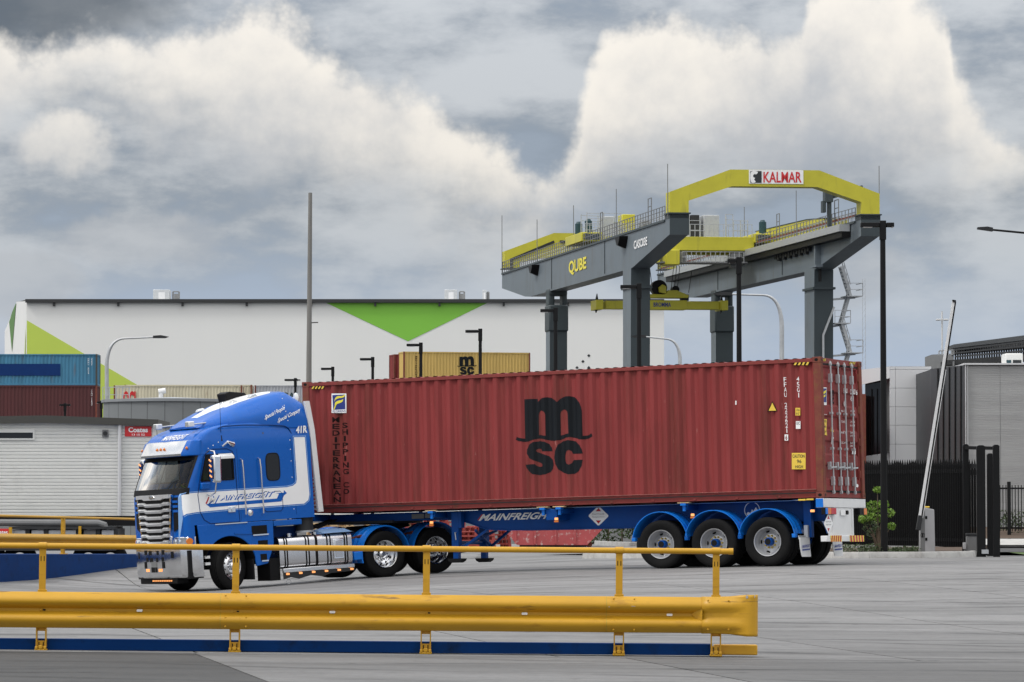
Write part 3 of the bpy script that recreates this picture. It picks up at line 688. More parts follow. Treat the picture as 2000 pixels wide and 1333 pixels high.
# ------------------------------------------------------------------ wheels
def add_wheel(parent, x, y, z, side, kind, steer=0.0, R=.505, dual=True):
    """side -1: outer face towards -y. wheel = tyre, sub-parts rim, hub, wheel_nuts, hand_holes"""
    wd = .28; t = MB()
    tp = [(.30, -.10), (.33, -.125), (.42, -.142), (.47, -.138), (R - .012, -.118), (R, -.105)]
    for g0 in (-.06, -.02, .02, .06): tp += [(R, g0 - .007), (R - .012, g0 - .005), (R - .012, g0 + .005), (R, g0 + .007)]
    tp += [(R, .105), (R - .012, .118), (.47, .138), (.42, .142), (.33, .125), (.30, .10)]
    t.lathe(tp, 40)
    if dual:
        t2 = MB().lathe(tp, 40); t2.v = [(a, b + .325, c) for a, b, c in t2.v]; t.merge(t2)
    mt = Matrix.Translation((x, y, z)) @ Matrix.Rotation(steer, 4, 'Z') @ (Matrix.Rotation(math.pi, 4, 'Z') if side > 0 else Matrix.Identity(4))
    o = part('wheel', t, 'rubber', parent, smooth=40); o.matrix_local = mt
    rm = MB()
    if kind == 'steer':
        pr = [(.305, -.105), (.30, -.125), (.285, -.12), (.27, -.09), (.265, -.05), (.235, -.045), (.20, -.075), (.165, -.10), (.15, -.105), (.0, -.105)]
    else:
        pr = [(.305, -.105), (.30, -.128), (.288, -.125), (.275, -.10), (.262, -.02), (.25, .075), (.235, .09), (.20, .085), (.165, .055), (.15, .05), (.0, .05)]
    rm.lathe(pr, 40); rm.lathe([(.30, -.1), (.30, .15)], 40)
    mrim = 'steel_rim' if kind == 'trailer' else 'aluminium' if kind == 'steer' else 'chrome'
    part('rim', rm, mrim, o, smooth=35)
    hh = MB(); nh = 10 if kind != 'trailer' else 5; base = -.062 if kind == 'steer' else .086
    for k in range(nh):
        a = 2 * math.pi * (k + .5) / nh; rr = .222
        s1, s2 = (.026, .026) if kind != 'trailer' else (.045, .026)
        ca, sa = math.cos(a), math.sin(a)
        ring = []
        for j in range(12):
            b = 2 * math.pi * j / 12
            dr, dt = s2 * math.sin(b), s1 * math.cos(b)
            r2 = rr + dr
            dep = -.075 + (r2 - .20) * .85 if kind == 'steer' else .0855 - max(0, .20 - r2) * .8 + max(0, r2 - .20) * .15
            ring.append((r2 * ca - dt * sa, dep - .004, r2 * sa + dt * ca))
        hh.add(ring, [tuple(range(12))])
    part('hand_hole', hh, 'black', o, smooth=0)
    hb = MB()
    if kind == 'trailer':
        hb.lathe([(.0, -.10), (.075, -.10), (.085, -.08), (.088, .05)], 24)
        part('hub', hb, 'trailer_blue', o); c = MB().lathe([(0, -.106), (.062, -.106), (.07, -.09)], 20); part('hub_cap', c, 'black', o)
    elif kind == 'drive':
        hb.lathe([(.0, -.06), (.05, -.06), (.085, -.035), (.10, .05)], 24); part('hub', hb, 'chrome', o)
    else:
        hb.lathe([(.0, -.17), (.05, -.168), (.08, -.14), (.085, -.10)], 24); part('hub', hb, 'chrome', o)
    nu = MB(); yb = -.105 if kind == 'steer' else .05
    for k in range(10):
        a = 2 * math.pi * k / 10
        nu.cyl((.127 * math.cos(a), yb, .127 * math.sin(a)), (.127 * math.cos(a), yb - .045, .127 * math.sin(a)), .022, .018, 6)
    part('wheel_nut', nu, 'nut_gold' if kind == 'trailer' else 'chrome', o, smooth=0)
    return o

# ------------------------------------------------------------------ skeletal trailer (same frame as the box it carries)
tr = thing('semi_trailer', 'blue skeletal container trailer with three axles and white tail', 'trailer', mw=FC.mw)
YC = CW / 2
def arcpoly(cx, cz, r0, r1, a0, a1, n=20):
    o = [(cx + r1 * math.cos(a0 + (a1 - a0) * i / n), cz + r1 * math.sin(a0 + (a1 - a0) * i / n)) for i in range(n + 1)]
    return o + [(cx + r0 * math.cos(a0 + (a1 - a0) * i / n), cz + r0 * math.sin(a0 + (a1 - a0) * i / n)) for i in range(n, -1, -1)]
beam = [(.25, -.05), (.25, -.18), (3.35, -.19), (3.75, -.30), (4.15, -.44), (4.6, -.47), (7.6, -.49), (8.0, -.44), (11.95, -.44), (11.95, -.05)]
for yy in (.70, CW - .70):
    b_ = MB().prism(beam, 1, yy - .01, yy + .01)
    part('main_beam', b_, 'trailer_blue', tr, bev=.003)
    fl = MB().box(.22, 11.98, yy - .08, yy + .08, -.05, -.032)
    part('top_flange', fl, 'trailer_blue', tr)
    low = [(p[0], p[1]) for p in beam[1:-1]]
    bf = MB()
    for (xa, za), (xb, zb) in zip(low, low[1:]): bf.bar((xa, yy, za - .009), (xb, yy, zb - .009), .15, .016)
    part('bottom_flange', bf, 'trailer_blue', tr)
part('front_bolster', MB().box(.02, .22, .05, CW - .05, -.17, -.022), 'trailer_blue', tr, bev=.01)
for x0 in (3.05, 5.72, 6.10, 8.98):
    b_ = MB().box(x0, x0 + .12, .10, CW - .10, -.16, -.055); bo = part('bolster', b_, 'trailer_blue', tr, bev=.008)
    for y0, y1 in ((-.005, .16), (CW - .16, CW + .005)):
        tl = MB().box(x0 - .07, x0 + .19, y0 + .02, y1, -.028, -.006); part('twist_lock', tl, 'wood', bo, bev=.004)
        lk = MB().cyl((x0 + .06, (y0 + y1) / 2, -.02), (x0 + .06, (y0 + y1) / 2, -.19), .035, n=10).box(x0 + .0, x0 + .12, y0 + .01, y1 - .01, -.075, -.03)
        part('lock_housing', lk, 'fender_blue', bo)
for x0 in (5.98, 3.0, 9.12):
    l_ = MB().box(x0 + .1, x0 + .17, -.01, .03, -.30, -.25); part('side_marker_lamp', l_, 'lit_amber', tr, bev=.005)
    part('reflector', MB().box(x0 + .09, x0 + .18, -.008, .03, -.345, -.31), 'orange_lamp', tr)
part('document_holder', MB().box(2.32, 2.62, .655, .685, -.17, -.07), 'mid_grey', tr); part('document_holder', MB().box(2.65, 2.88, .655, .685, -.16, -.06), 'mid_grey', tr)
part('bolster', MB().box(5.84, 6.10, .08, .69, -.30, -.06), 'trailer_blue', tr, bev=.01)
# coupling plate
part('coupler_plate', MB().box(.25, 1.9, .55, CW - .55, -.25, -.19), 'dark_grey', tr)
# landing legs
for yy in (.55, CW - .55):
    l_ = MB().box(3.38, 3.55, yy - .09, yy + .09, -.92, -.05); lg = part('landing_leg', l_, 'trailer_blue', tr, bev=.012)
    part('inner_leg', MB().box(3.405, 3.525, yy - .065, yy + .065, -1.06, -.92), 'trailer_blue', lg)
    ft = MB(); ft.prism([(3.28, -1.06), (3.30, -1.11), (3.37, -1.15), (3.56, -1.15), (3.63, -1.11), (3.65, -1.06)], 1, yy - .10, yy + .10); part('foot', ft, 'black', lg)
    part('gusset', MB().box(3.55, 3.62, yy - .08, yy + .08, -.40, -.05), 'trailer_blue', lg)
    br = MB().bar((3.58, yy, -.85), (4.15, yy + (.1 if yy < 1 else -.1), -.46), .05, .05); part('brace', br, 'trailer_blue', tr)
part('cross_tube', MB().cyl((3.46, .6, -.72), (3.46, CW - .6, -.72), .04), 'trailer_blue', tr)
part('brace', MB().bar((3.62, .5, -.80), (3.85, CW - .7, -.46), .05, .05), 'trailer_blue', tr)
part('brace', MB().bar((3.62, CW - .5, -.8), (3.85, .7, -.46), .05, .05), 'trailer_blue', tr)
part('crank_handle', MB().tube([(3.5, .45, -.5), (3.5, .40, -.5), (3.52, .40, -.66)], .012), 'galv', tr)
WX = (8.51, 9.71, 10.91)
for x in WX:
    part('axle', MB().cyl((x, .3, -.87), (x, CW - .3, -.87), .065), 'black', tr)
    part('air_spring', MB().cyl((x + .25, .75, -.8), (x + .25, .75, -.5), .13).cyl((x + .25, CW - .75, -.8), (x + .25, CW - .75, -.5), .13), 'black', tr)
    part('trailing_arm', MB().bar((x - .45, .72, -.62), (x + .3, .72, -.88), .09, .12).bar((x - .45, CW - .72, -.62), (x + .3, CW - .72, -.88), .09, .12).box(x - .52, x - .38, .66, .78, -.75, -.44).box(x - .52, x - .38, CW - .78, CW - .66, -.75, -.44), 'trailer_blue', tr)
    add_wheel(tr, x, .142, -.87, -1, 'trailer'); add_wheel(tr, x, CW - .142, -.87, 1, 'trailer')
    for side in (0, 1):
        fb = MB(); n = 22; a0, a1 = rad(172), rad(8); rs = []
        for i in range(n + 1):
            a = a0 + (a1 - a0) * i / n; c_, s_ = math.cos(a), math.sin(a)
            rr = [(.645, -.03), (.662, -.03), (.662, .005), (.652, .02), (.652, .12), (.664, .15), (.652, .18), (.652, .34), (.664, .37), (.652, .40), (.652, .60), (.64, .60), (.64, .0)]
            rs.append([(x + r * c_ * .955, y if side == 0 else CW - y, -.80 + r * s_ * .93) for r, y in rr])
        fb.rings(rs, True, True, True); part('mudguard', fb, 'fender_blue', tr, smooth=40)
        for e in (-1, 1): part('mudguard_bracket', MB().box(x + e * .6 - .04, x + e * .6 + .04, *((-.035, .1) if side == 0 else (CW - .1, CW + .035)), -.80, -.72), 'fender_blue', tr, bev=.01)
part('air_tank', MB().cyl((8.1, 1.0, -.40), (8.1, CW - 1.0, -.40), .12, n=16), 'dark_grey', tr)
# lettering and signs on the near beam
def tp_(px, py): return FC.on(px, py, 1, .686)
def tfn(k): return lambda co: Vector((co.x, .684 - .003 * k, co.z))
text('lettering', 'MAINFREIGHT', [tp_(934.5, 1018), tp_(1079, 1013.5), tp_(1088, 999.5), tp_(943.5, 1004.5)], 'decal_white', tr, .028, None, tfn(0))
print_obj('red_slash', [tp_(*q) for q in ((932.5, 1016.5), (935, 1016.8), (943, 1005.3), (940.5, 1005.5))], [(0, 1, 2, 3)], 'red_lamp', tr, None, tfn(0))
def diamond(conv, fn, cx, cy, rx, ry, par):
    s_ = print_obj('diamond_sign', [conv(cx + a * rx, cy + b * ry) for a, b in ((-1, -.08), (-1, .08), (-.08, 1), (.08, 1), (1, .08), (1, -.08), (.08, -1), (-.08, -1))], [tuple(range(8))], 'decal_white', par, None, fn(0), 'white diamond sign with two red triangles')
    for e in (-1, 1): print_obj('red_triangle', [conv(cx - .28 * rx, cy + e * .48 * ry), conv(cx + .28 * rx, cy + e * .48 * ry), conv(cx, cy + e * .84 * ry)], [(0, 1, 2)], 'red_lamp', s_, None, fn(1))
    text('lettering', 'Road Friendly', [conv(cx - .62 * rx, cy - .08 * ry), conv(cx + .62 * rx, cy - .1 * ry), conv(cx + .62 * rx, cy - .28 * ry), conv(cx - .62 * rx, cy - .26 * ry)], 'mid_grey', s_, 0, None, fn(1))
    text('lettering', 'Suspension', [conv(cx - .62 * rx, cy + .22 * ry), conv(cx + .62 * rx, cy + .2 * ry), conv(cx + .62 * rx, cy + .02 * ry), conv(cx - .62 * rx, cy + .04 * ry)], 'mid_grey', s_, 0, None, fn(1))
diamond(tp_, tfn, 1169, 1008, 19, 18.5, tr)
c0 = tp_(1469, 997); rr_ = (tp_(1484.5, 997) - c0).length
em = print_obj('round_emblem', [(c0.x + r * math.cos(a), 0, c0.z + r * math.sin(a)) for r in (rr_, rr_ * .9) for a in [k * math.pi / 16 for k in range(32)]], [(i, (i + 1) % 32, 32 + (i + 1) % 32, 32 + i) for i in range(32)], 'decal_white', tr, None, tfn(0), 'white ring emblem with a wave crest')
V_, F_ = loops_raw([[(-.75, -.45), (-.55, -.2), (-.2, -.3), (0, .1), (.15, -.1), (.5, .35), (.75, -.05), (.6, -.5), (.1, -.72), (-.4, -.68)]])
print_obj('crest', [(c0.x + x * rr_, 0, c0.z + y * rr_) for x, y in V_], F_, 'decal_white', em, None, tfn(1))
# tail
part('rear_bolster', MB().box(CL - .18, CL - .01, -.02, CW + .02, -.20, -.012), 'white_paint', tr, bev=.008)
part('bolster_end', MB().box(CL - .175, CL - .015, -.028, -.021, -.195, -.017), 'fender_blue', tr)
part('rear_post', MB().box(CL - .12, CL - .02, .48, CW - .75, -.86, -.205), 'white_paint', tr, bev=.01)
part('rear_post_rib', MB().box(CL - .02, CL - .002, .48, .56, -.86, -.21).box(CL - .02, CL - .002, CW - .83, CW - .75, -.86, -.21), 'white_paint', tr)
part('underrun_bar', MB().box(CL - .14, CL - .0, .10, CW - .16, -.90, -.78), 'white_paint', tr, bev=.008)
for a, b in ((.30, .92), (1.42, 2.24)):
    hz = part('hazard_board', MB().box(CL + .001, CL + .012, a, b, -.905, -.775), 'decal_yellow', tr)
    n = 5; w_ = (b - a) / n
    for i in range(n):
        s0 = a + i * w_; sk = .05 if a < 1 else -.05
        part('stripe', MB().add([(CL + .015, s0 + y, z) for y, z in ((.03 if sk < 0 else 0, -.905), (w_ * .5 + (.03 if sk < 0 else 0), -.905), (w_ * .5 + max(sk, 0) + (0 if sk > 0 else 0), -.775), (max(sk, 0), -.775))], [(0, 1, 2, 3)]), 'red_lamp', hz, smooth=0)
for y0, order in ((-.03, 1), (CW - .50, -1)):
    tlp = part('tail_light', MB().box(CL - .06, CL + .03, y0, y0 + (.62 if order > 0 else .47), -.345, -.205), 'black', tr, bev=.005)
    seq = (('fender_blue', .12), ('orange_lamp', .18), ('red_lamp', .16), ('red_lamp', .14)) if order > 0 else (('black', .16), ('black', .10), ('orange_lamp', .18))
    yy = y0 + .01
    for mname, w_ in seq:
        part('lamp_lens', MB().box(CL - .02, CL + .045, yy, yy + w_ - .006, -.34, -.21), mname, tlp, bev=.006); yy += w_
part('side_lamp', MB().box(CL - .30, CL - .22, -.03, .02, -.29, -.24), 'lit_amber', tr, bev=.005)
npl = part('number_plate', MB().box(CL - .002, CL + .008, .93, 1.20, -.36, -.25), 'decal_white', tr)
part('plate_lamp', MB().cyl((CL - .01, 1.26, -.30), (CL + .04, 1.26, -.30), .045), 'black', tr)
diamond(lambda px, py: FC.on(px, py, 0, CL), lambda k: (lambda co: Vector((CL - .005 + .003 * k, co.y, co.z))), 1618.5, 1023, 8.5, 19, tr)
for side in (0, 1):
    y0, y1 = (.0, .56) if side == 0 else (CW - .56, CW)
    fl = MB()
    xf_ = 11.62
    rs = []
    for z, dx, wv in ((-.80, 0, 0), (-1.0, .01, .0), (-1.17, .03, .02), (-1.20, .035, .04)):
        rs.append([(xf_ + dx, y0 + wv, z), (xf_ + dx, y1 - wv, z), (xf_ + dx + .012, y1 - wv, z), (xf_ + dx + .012, y0 + wv, z)])
    fl.rings(rs, True, True, True); f_ = part('mud_flap', fl, 'white_paint', tr)
    V, Fc = text_raw('MAINFREIGHT', .03)
    print_obj('lettering', [(xf_ + .045, (y0 + .06 + a * .44), -1.02 + b * .06 + .02 * a) for a, b in V], Fc, 'text_blue', f_)
    print_obj('underline', [(xf_ + .045, y0 + .06, -1.075), (xf_ + .045, y0 + .48, -1.06), (xf_ + .045, y0 + .50, -1.03), (xf_ + .045, y0 + .06, -1.045)], [(0, 1, 2, 3)], 'text_blue', f_)
    hg = MB().box(xf_ - .03, xf_ + .05, y0 + .36, y0 + .44, -.80, -.55) if side == 0 else MB().box(xf_ - .03, xf_ + .05, y1 - .44, y1 - .36, -.80, -.55)
    hg.box(xf_ - .02, xf_ + .0, y0, y1, -.84, -.76); part('flap_hanger', hg, 'galv', tr)
part('flap_post', MB().box(11.55, 11.72, .45, .60, -.80, -.05), 'trailer_blue', tr, bev=.006)
part('cord', MB().tube([(5, .60, -.035), (8, .58, -.03), (11.3, .3, -.035), (11.55, .2, -.025)], .008), 'light_blue', tr)
part('strap_buckle', MB().box(11.62, 11.78, .0, .05, -.05, -.015).box(11.80, 11.95, .0, .05, -.045, -.012), 'decal_yellow', tr, bev=.006)
# ------------------------------------------------------------------ prime mover: local x back from the steer axle, y to the far side, z up
FT = Frame(.58795762, -.05916035, -.02180113, (-6.57281, 77.12777, -.30770))
tk = thing('truck_tractor', 'blue cab-over truck with chrome grille turning at the front of the trailer', 'truck', mw=FT.mw)
def on_side(px, py, v=-1.2): return FT.on(px, py, 1, v)
HW = 1.20
UF = [(1.0, -1.04), (1.42, -1.05), (2.0, -1.045), (2.2, -1.01), (2.34, -.955), (2.88, -.705), (3.0, -.70), (3.2, -.68), (3.33, -.56), (3.42, -.38), (3.48, -.16), (3.515, .05)]
def ufr(w):
    for (a, ua), (b, ub) in zip(UF, UF[1:]):
        if w <= b: return ua + (ub - ua) * max(0, (w - a) / (b - a))
    return UF[-1][1]
def hwid(w): return HW if w < 3.15 else HW - .03 * (w - 3.15) / .1 if w < 3.25 else HW - .03 - .09 * ((w - 3.25) / .27) ** 1.5
RC = .17
def nearv(u, w=1.9):       # outer skin on the near side at station u
    uf = ufr(w)
    if u >= uf + RC: return -hwid(w)
    t = max(0, min(1, (uf + RC - u) / RC)); return -(hwid(w) - RC + RC * math.sqrt(max(0, 1 - t * t)))
def cabring(w, off=0.0, rear=2.10):
    uf, hw = ufr(w) - off, hwid(w) + off; win = max(-.62 + (w - 2.33) * .27, uf + RC + .04)
    win = min(win, .0) if w < 3.3 else win
    near = [(rear, -hw), (1.5, -hw), (.9, -hw), (.42, -hw), (.17, -hw), (win, -hw), (uf + RC, -hw)]
    cor = [(uf + RC - RC * math.sin(a), -hw + RC - RC * math.cos(a)) for a in (rad(18), rad(36), rad(54), rad(72))]
    fv = [-.98, -.7, -.35, 0]
    fro = [(uf - .05 * (1 - (v / 1.03) ** 2), v) for v in fv]
    half = near + cor + [(uf + .001, -hw + RC + .02)] + fro
    ring = half + [(u, -v) for u, v in half[-2::-1]]
    return [(u, v, w) for u, v in ring]
NS, NF = 7, 4         # side points, corner points
rows = [1.42, 1.7, 2.0, 2.2, 2.34, 2.62, 2.88, 3.0, 3.1, 3.2, 3.27, 3.33, 3.38, 3.42, 3.45, 3.48, 3.50, 3.515]
rg = [cabring(w) for w in rows]; n = len(rg[0])
sh = MB(); sh.v = [p for r in rg for p in r]
for k in range(len(rows) - 1):
    for i in range(n - 1):
        j = i if i < n // 2 else n - 2 - i
        mid = (rows[k] + rows[k + 1]) / 2
        if 2.2 < mid < 2.88 and j >= 8: continue                     # windscreen
        if 2.34 < mid < 2.88 and j == 4: continue                    # door windows
        sh.f.append((k * n + i, k * n + i + 1, (k + 1) * n + i + 1, (k + 1) * n + i))
    sh.f.append((k * n + n - 1, k * n, (k + 1) * n, (k + 1) * n + n - 1))     # rear wall
sh.f.append(tuple((len(rows) - 1) * n + i for i in range(n)))
sh.f.append(tuple(range(n - 1, -1, -1)))
cab = part('cab', sh, 'truck_blue', tk, smooth=28)
# nose below the door line
ns = MB(); rs = []
for w in (1.02, 1.1, 1.3, 1.42):
    r = [p for p in cabring(w)]; r = [(min(p[0], -.60), p[1], p[2]) for p in r]
    rs.append(r[5:-5])
ns.rings(rs, False); ns.f.append(tuple(range(len(rs[0])))); part('nose_panel', ns, 'truck_blue', tk, smooth=28)
# glass and interior
def strip(w0, w1, j0, j1, off, nrow=4):
    mb = MB(); mb.rings([cabring(w0 + (w1 - w0) * k / nrow, off)[j0:j1] for k in range(nrow + 1)], False); return mb
part('windscreen', strip(2.2, 2.88, 8, n - 8, -.012), 'windscreen_glass', tk)
part('windscreen_seal', strip(2.845, 2.885, 8, n - 8, .004, 1).merge(strip(2.2, 2.885, 8, 10, .004)).merge(strip(2.2, 2.885, n - 10, n - 8, .004)), 'black', tk)
part('cowl', strip(2.08, 2.215, 7, n - 7, .012, 2), 'black', tk)
part('sun_band', strip(2.80, 2.86, 9, n - 9, -.008, 1), 'black_matte', tk)
part('centre_pillar', MB().bar((-1.02, 0, 2.2), (-.73, 0, 2.88), .02, .02), 'black', tk)
for s in (-1, 1):
    gp = [(-.62, 2.34), (.17, 2.34), (.17, 2.88), (-.47, 2.88)]
    part('door_window', MB().add([(u, s * 1.185, w) for u, w in gp], [(0, 1, 2, 3)]), 'tint_glass', tk, smooth=0)
    fr_ = MB()
    for (a, b) in zip(gp, gp[1:] + gp[:1]): fr_.bar((a[0], s * 1.202, a[1]), (b[0], s * 1.202, b[1]), .02, .035)
    part('window_frame', fr_, 'black', tk)
    part('window_divider', MB().bar((-.40, s * 1.19, 2.34), (-.36, s * 1.19, 2.88), .02, .03), 'black', tk)
part('interior_back', MB().box(.95, .98, -1.17, 1.17, 1.5, 3.3), 'interior', tk)
part('headlining', MB().box(-.55, .95, -1.15, 1.15, 3.02, 3.05), 'interior', tk)
part('dashboard', MB().prism([(-1.0, 2.18), (-.55, 2.22), (-.45, 2.12), (-.5, 1.5), (-1.0, 1.5)], 1, -1.12, 1.12), 'black_matte', tk, bev=.02)
for v in (-.65, .65):
    se = MB().box(.15, .62, v - .25, v + .25, 1.75, 1.95); st = part('seat', se, 'interior', tk, bev=.05)
    part('seat_back', MB().prism([(.55, 1.9), (.72, 1.9), (.86, 2.55), (.74, 2.6)], 1, v - .24, v + .24), 'interior', st, bev=.04)
    part('head_rest', MB().box(.76, .86, v - .14, v + .14, 2.6, 2.8), 'interior', st, bev=.03)
sw = MB(); c = Vector((-.32, .62, 2.22)); ax = Vector((-.75, 0, .66)).normalized(); a_ = ax.orthogonal().normalized(); b_ = ax.cross(a_)
sw.tube([c + (a_ * math.cos(t) + b_ * math.sin(t)) * .22 for t in [k * math.pi / 12 for k in range(25)]], .014, 6, False)
sw.bar(c - a_ * .2, c + a_ * .2, .03).bar(c, c - ax * .3, .05); part('steering_wheel', sw, 'black', tk)
# drip line / door shut lines as dark seams
def seam(name, pts, r=.007, v=None):
    mb = MB(); mb.tube([(u, (nearv(u, w) if v is None else v) - .001, w) for u, w in pts], r, 6); return part(name, mb, 'navy', tk)
seam('door_seam', [(-.72, 2.05), (-.62, 2.5), (-.53, 2.85), (-.45, 2.96), (-.30, 3.0), (.05, 2.99), (.17, 2.93), (.22, 2.8), (.235, 2.0), (.26, 1.43), (-.45, 1.43), (-.60, 1.52), (-.69, 1.7), (-.72, 2.05)], .011)
seam('locker_seam', [(.86, 1.98), (.90, 2.03), (1.28, 2.02), (1.33, 1.97), (1.33, 1.65), (1.28, 1.60), (.92, 1.60), (.86, 1.66), (.86, 1.98)], .010)
seam('panel_seam', [(1.62, 3.15), (1.66, 1.5)], .004); seam('panel_seam', [(.28, 2.98), (.3, 1.45)], .003)
# sleeper window
swp = [(math.copysign(abs(math.cos(t)) ** .45, math.cos(t)), math.copysign(abs(math.sin(t)) ** .45, math.sin(t))) for t in [k * math.pi / 12 for k in range(24)]]
cu_, cw_ = 1.14, 2.55
part('sleeper_window', MB().add([(cu_ + .155 * x, -1.206, cw_ + .28 * y) for x, y in swp], [tuple(range(24))]), 'dark_glass', tk, smooth=0)
part('window_seal', MB().tube([(cu_ + .165 * x, -1.203, cw_ + .29 * y) for x, y in swp + swp[:1]], .012, 6, False), 'black', tk)
# decals conforming to the near side
NCUT = (0, [-1.04, -1.02, -1.0, -.97, -.94, -.91, -.88])
def sfn(k): return lambda co: Vector((co.x, nearv(co.x, 1.95) - .004 - .0025 * k, co.z))
def px_decal(name, loops, m, k=0, o=(0, 0), sc=1.0, label=None, off=0.0):
    V, Fc = loops_raw([[(lambda p: (p.x, p.z))(on_side(o[0] + x / sc, o[1] + y / sc)) for x, y in lp] for lp in loops], off)
    return print_obj(name, [(x, -1.2, z) for x, z in V], Fc, m, tk, NCUT, sfn(k), label)
BAND = [(357.5, 974), (360, 967), (366, 964.5), (382, 963), (560, 952), (572, 949), (578, 944), (579.5, 936), (574, 854.5), (595, 854), (604, 966), (602, 977), (594, 984), (560, 986.5), (468, 993), (382, 1001), (366, 1004), (360.5, 1010), (358.5, 1027)]
px_decal('stripe_border', [BAND], 'light_blue', 0, label='light blue edging of the white side stripe', off=.030)
px_decal('stripe_line', [BAND], 'truck_blue', .5, off=.016)
px_decal('side_stripe', [BAND], 'decal_white', 1, label='white stripe along the cab side turning up at the back')
LO, LS = (380, 880), 8.889
px_decal('logo_arrow', [[(195, 935), (268, 992), (1505, 888), (1550, 782), (1600, 742), (1548, 690), (1545, 735), (1400, 742), (1462, 752), (1427, 836), (345, 922)]], 'truck_blue', 2, LO, LS)
px_decal('logo_slash', [[(185, 925), (212, 932), (268, 782), (245, 786)]], 'red_decal', 2, LO, LS)
def lq(pts): return [on_side(LO[0] + x / LS, LO[1] + y / LS) for x, y in pts]
qM = lq([(212, 932), (345, 920), (422, 768), (289, 780)]); qR = lq([(425, 868), (1330, 795), (1385, 700), (480, 772)])
sh_ = Vector((.020, 0, -.016))
text('lettering', 'M', [q + sh_ for q in qM], 'truck_blue', tk, .025, None, sfn(2)); text('lettering', 'M', qM, 'decal_white', tk, .008, None, sfn(3))
text('lettering', 'AINFREIGHT', [q + sh_ for q in qR], 'truck_blue', tk, .035, None, sfn(2)); text('lettering', 'AINFREIGHT', qR, 'decal_white', tk, .012, None, sfn(3))
# visor
vs = MB(); cols = [(-1.20, -.62, -.60), (-1.08, -.80, -.70), (-.9, -.90, -.74), (-.45, -.95, -.77), (0, -.97, -.78), (.45, -.95, -.77), (.9, -.90, -.74), (1.08, -.80, -.70), (1.20, -.62, -.60)]
def visor(c0, c1, off):
    mb = MB(); rs = []
    for v, ub, ut in cols[c0:c1]:
        rs.append([(ub - off, v, 2.90), (ub - off - .002, v, 2.945), (ut - off, v, 3.20), (ut + .05, v, 3.22), (ub + .05, v, 2.905)])
    mb.rings(rs, True, True, True); return mb
part('sun_visor', visor(0, 9, 0), 'truck_blue', tk, smooth=35)
part('visor_plate', visor(2, 7, .006), 'aluminium', tk, smooth=35)
for v in (-.16, 0, .16, -1.0, 1.0):
    lp = MB(); u0 = -.885 if abs(v) < .5 else -.80; lp.cyl((u0, v, 3.06), (u0 - .035, v, 3.05), .035, .02, 10); part('marker_lamp', lp, 'orange_lamp', tk)
# front sign on the brow
def brow(px, py): return FT.on(px, py, 0, -.60)
text('lettering', 'MAINFREIGHT', [Vector((0, .34, 3.25)), Vector((0, -.62, 3.25)), Vector((0, -.70, 3.35)), Vector((0, .26, 3.35))], 'decal_white', tk, .012, (2, [3.27, 3.33]), lambda co: Vector((ufr(co.z) - .05 * (1 - (co.y / 1.03) ** 2) - .012, co.y, co.z)))
# roof fairing
ST_ = [(-.34, 3.50, .50, .62, 3.47), (-.25, 3.57, .56, .72, 3.45), (-.05, 3.68, .62, .86, 3.42), (.3, 3.82, .70, 1.0, 3.40), (.75, 3.965, .78, 1.08, 3.385), (1.2, 4.08, .84, 1.13, 3.375), (1.5, 4.135, .88, 1.15, 3.37), (1.72, 4.165, .90, 1.165, 3.365), (1.90, 4.06, .92, 1.17, 3.36), (2.08, 3.93, .95, 1.175, 3.35)]
def fsec(u, wt, ht, hb, wb, off=0):
    h = wt - wb
    P = [(-hb, wb), (-hb + .005, wb + .30 * h), (-hb + .03, wb + .55 * h), (-(ht + .10), wb + .78 * h), (-(ht + .03), wb + .90 * h), (-(ht - .06), wb + .97 * h), (-ht * .72, wt), (-ht * .36, wt + .015), (0, wt + .02)]
    P = P + [(-v, w) for v, w in P[-2::-1]]
    return [(u, v, w + off) for v, w in P]
fm = MB(); fm.rings([fsec(*s) for s in ST_], False); m0 = len(fsec(*ST_[0])); fm.f.append(tuple(range(m0))); fm.f.append(tuple((len(ST_) - 1) * m0 + i for i in range(m0)))
fair = part('roof_fairing', fm, 'truck_blue', tk, smooth=50)
wm = MB(); wm.rings([[(p[0], p[1] * sc_, p[2] + .004) for p in fsec(*s)[6:11]] for s, sc_ in zip(ST_[2:8], (.55, .80, .92, .95, .90, .75))], False)
part('roof_panel', wm, 'white_paint', fair, smooth=50)
seam('roof_seam', [(-.12, 3.43), (.0, 3.47), (.5, 3.475), (1.2, 3.44), (1.5, 3.41), (1.6, 3.36), (1.66, 3.25), (1.68, 3.15)], .013, -1.165)
for u_ in (1.60, 1.62, 1.64, 1.66):
    pass
rv = MB()
for u, w in ((1.52, 4.0), (1.55, 3.85), (1.57, 3.72), (1.6, 3.52)): rv.lathe([(0, -.006), (.012, 0)], 8, (u, -1.12 - .05 * (4.0 - w) / .5, w))
for w in (3.1, 2.9, 2.65, 2.3, 2.05, 1.62): rv.lathe([(0, -.008), (.011, 0)], 8, (1.60, -1.201, w))
for u, w in ((-.15, 3.14), (-.28, 3.08), (-.40, 3.02)): rv.lathe([(0, -.008), (.012, 0)], 8, (u, -1.2, w))
part('rivet', rv, 'decal_white', tk)
def fq(x0, y0, x1, y1, sl): return [on_side(x0, y0, -1.165), on_side(x1, y1, -1.165), on_side(x1 + sl, y1 - 12, -1.165), on_side(x0 + sl, y0 - 12, -1.165)]
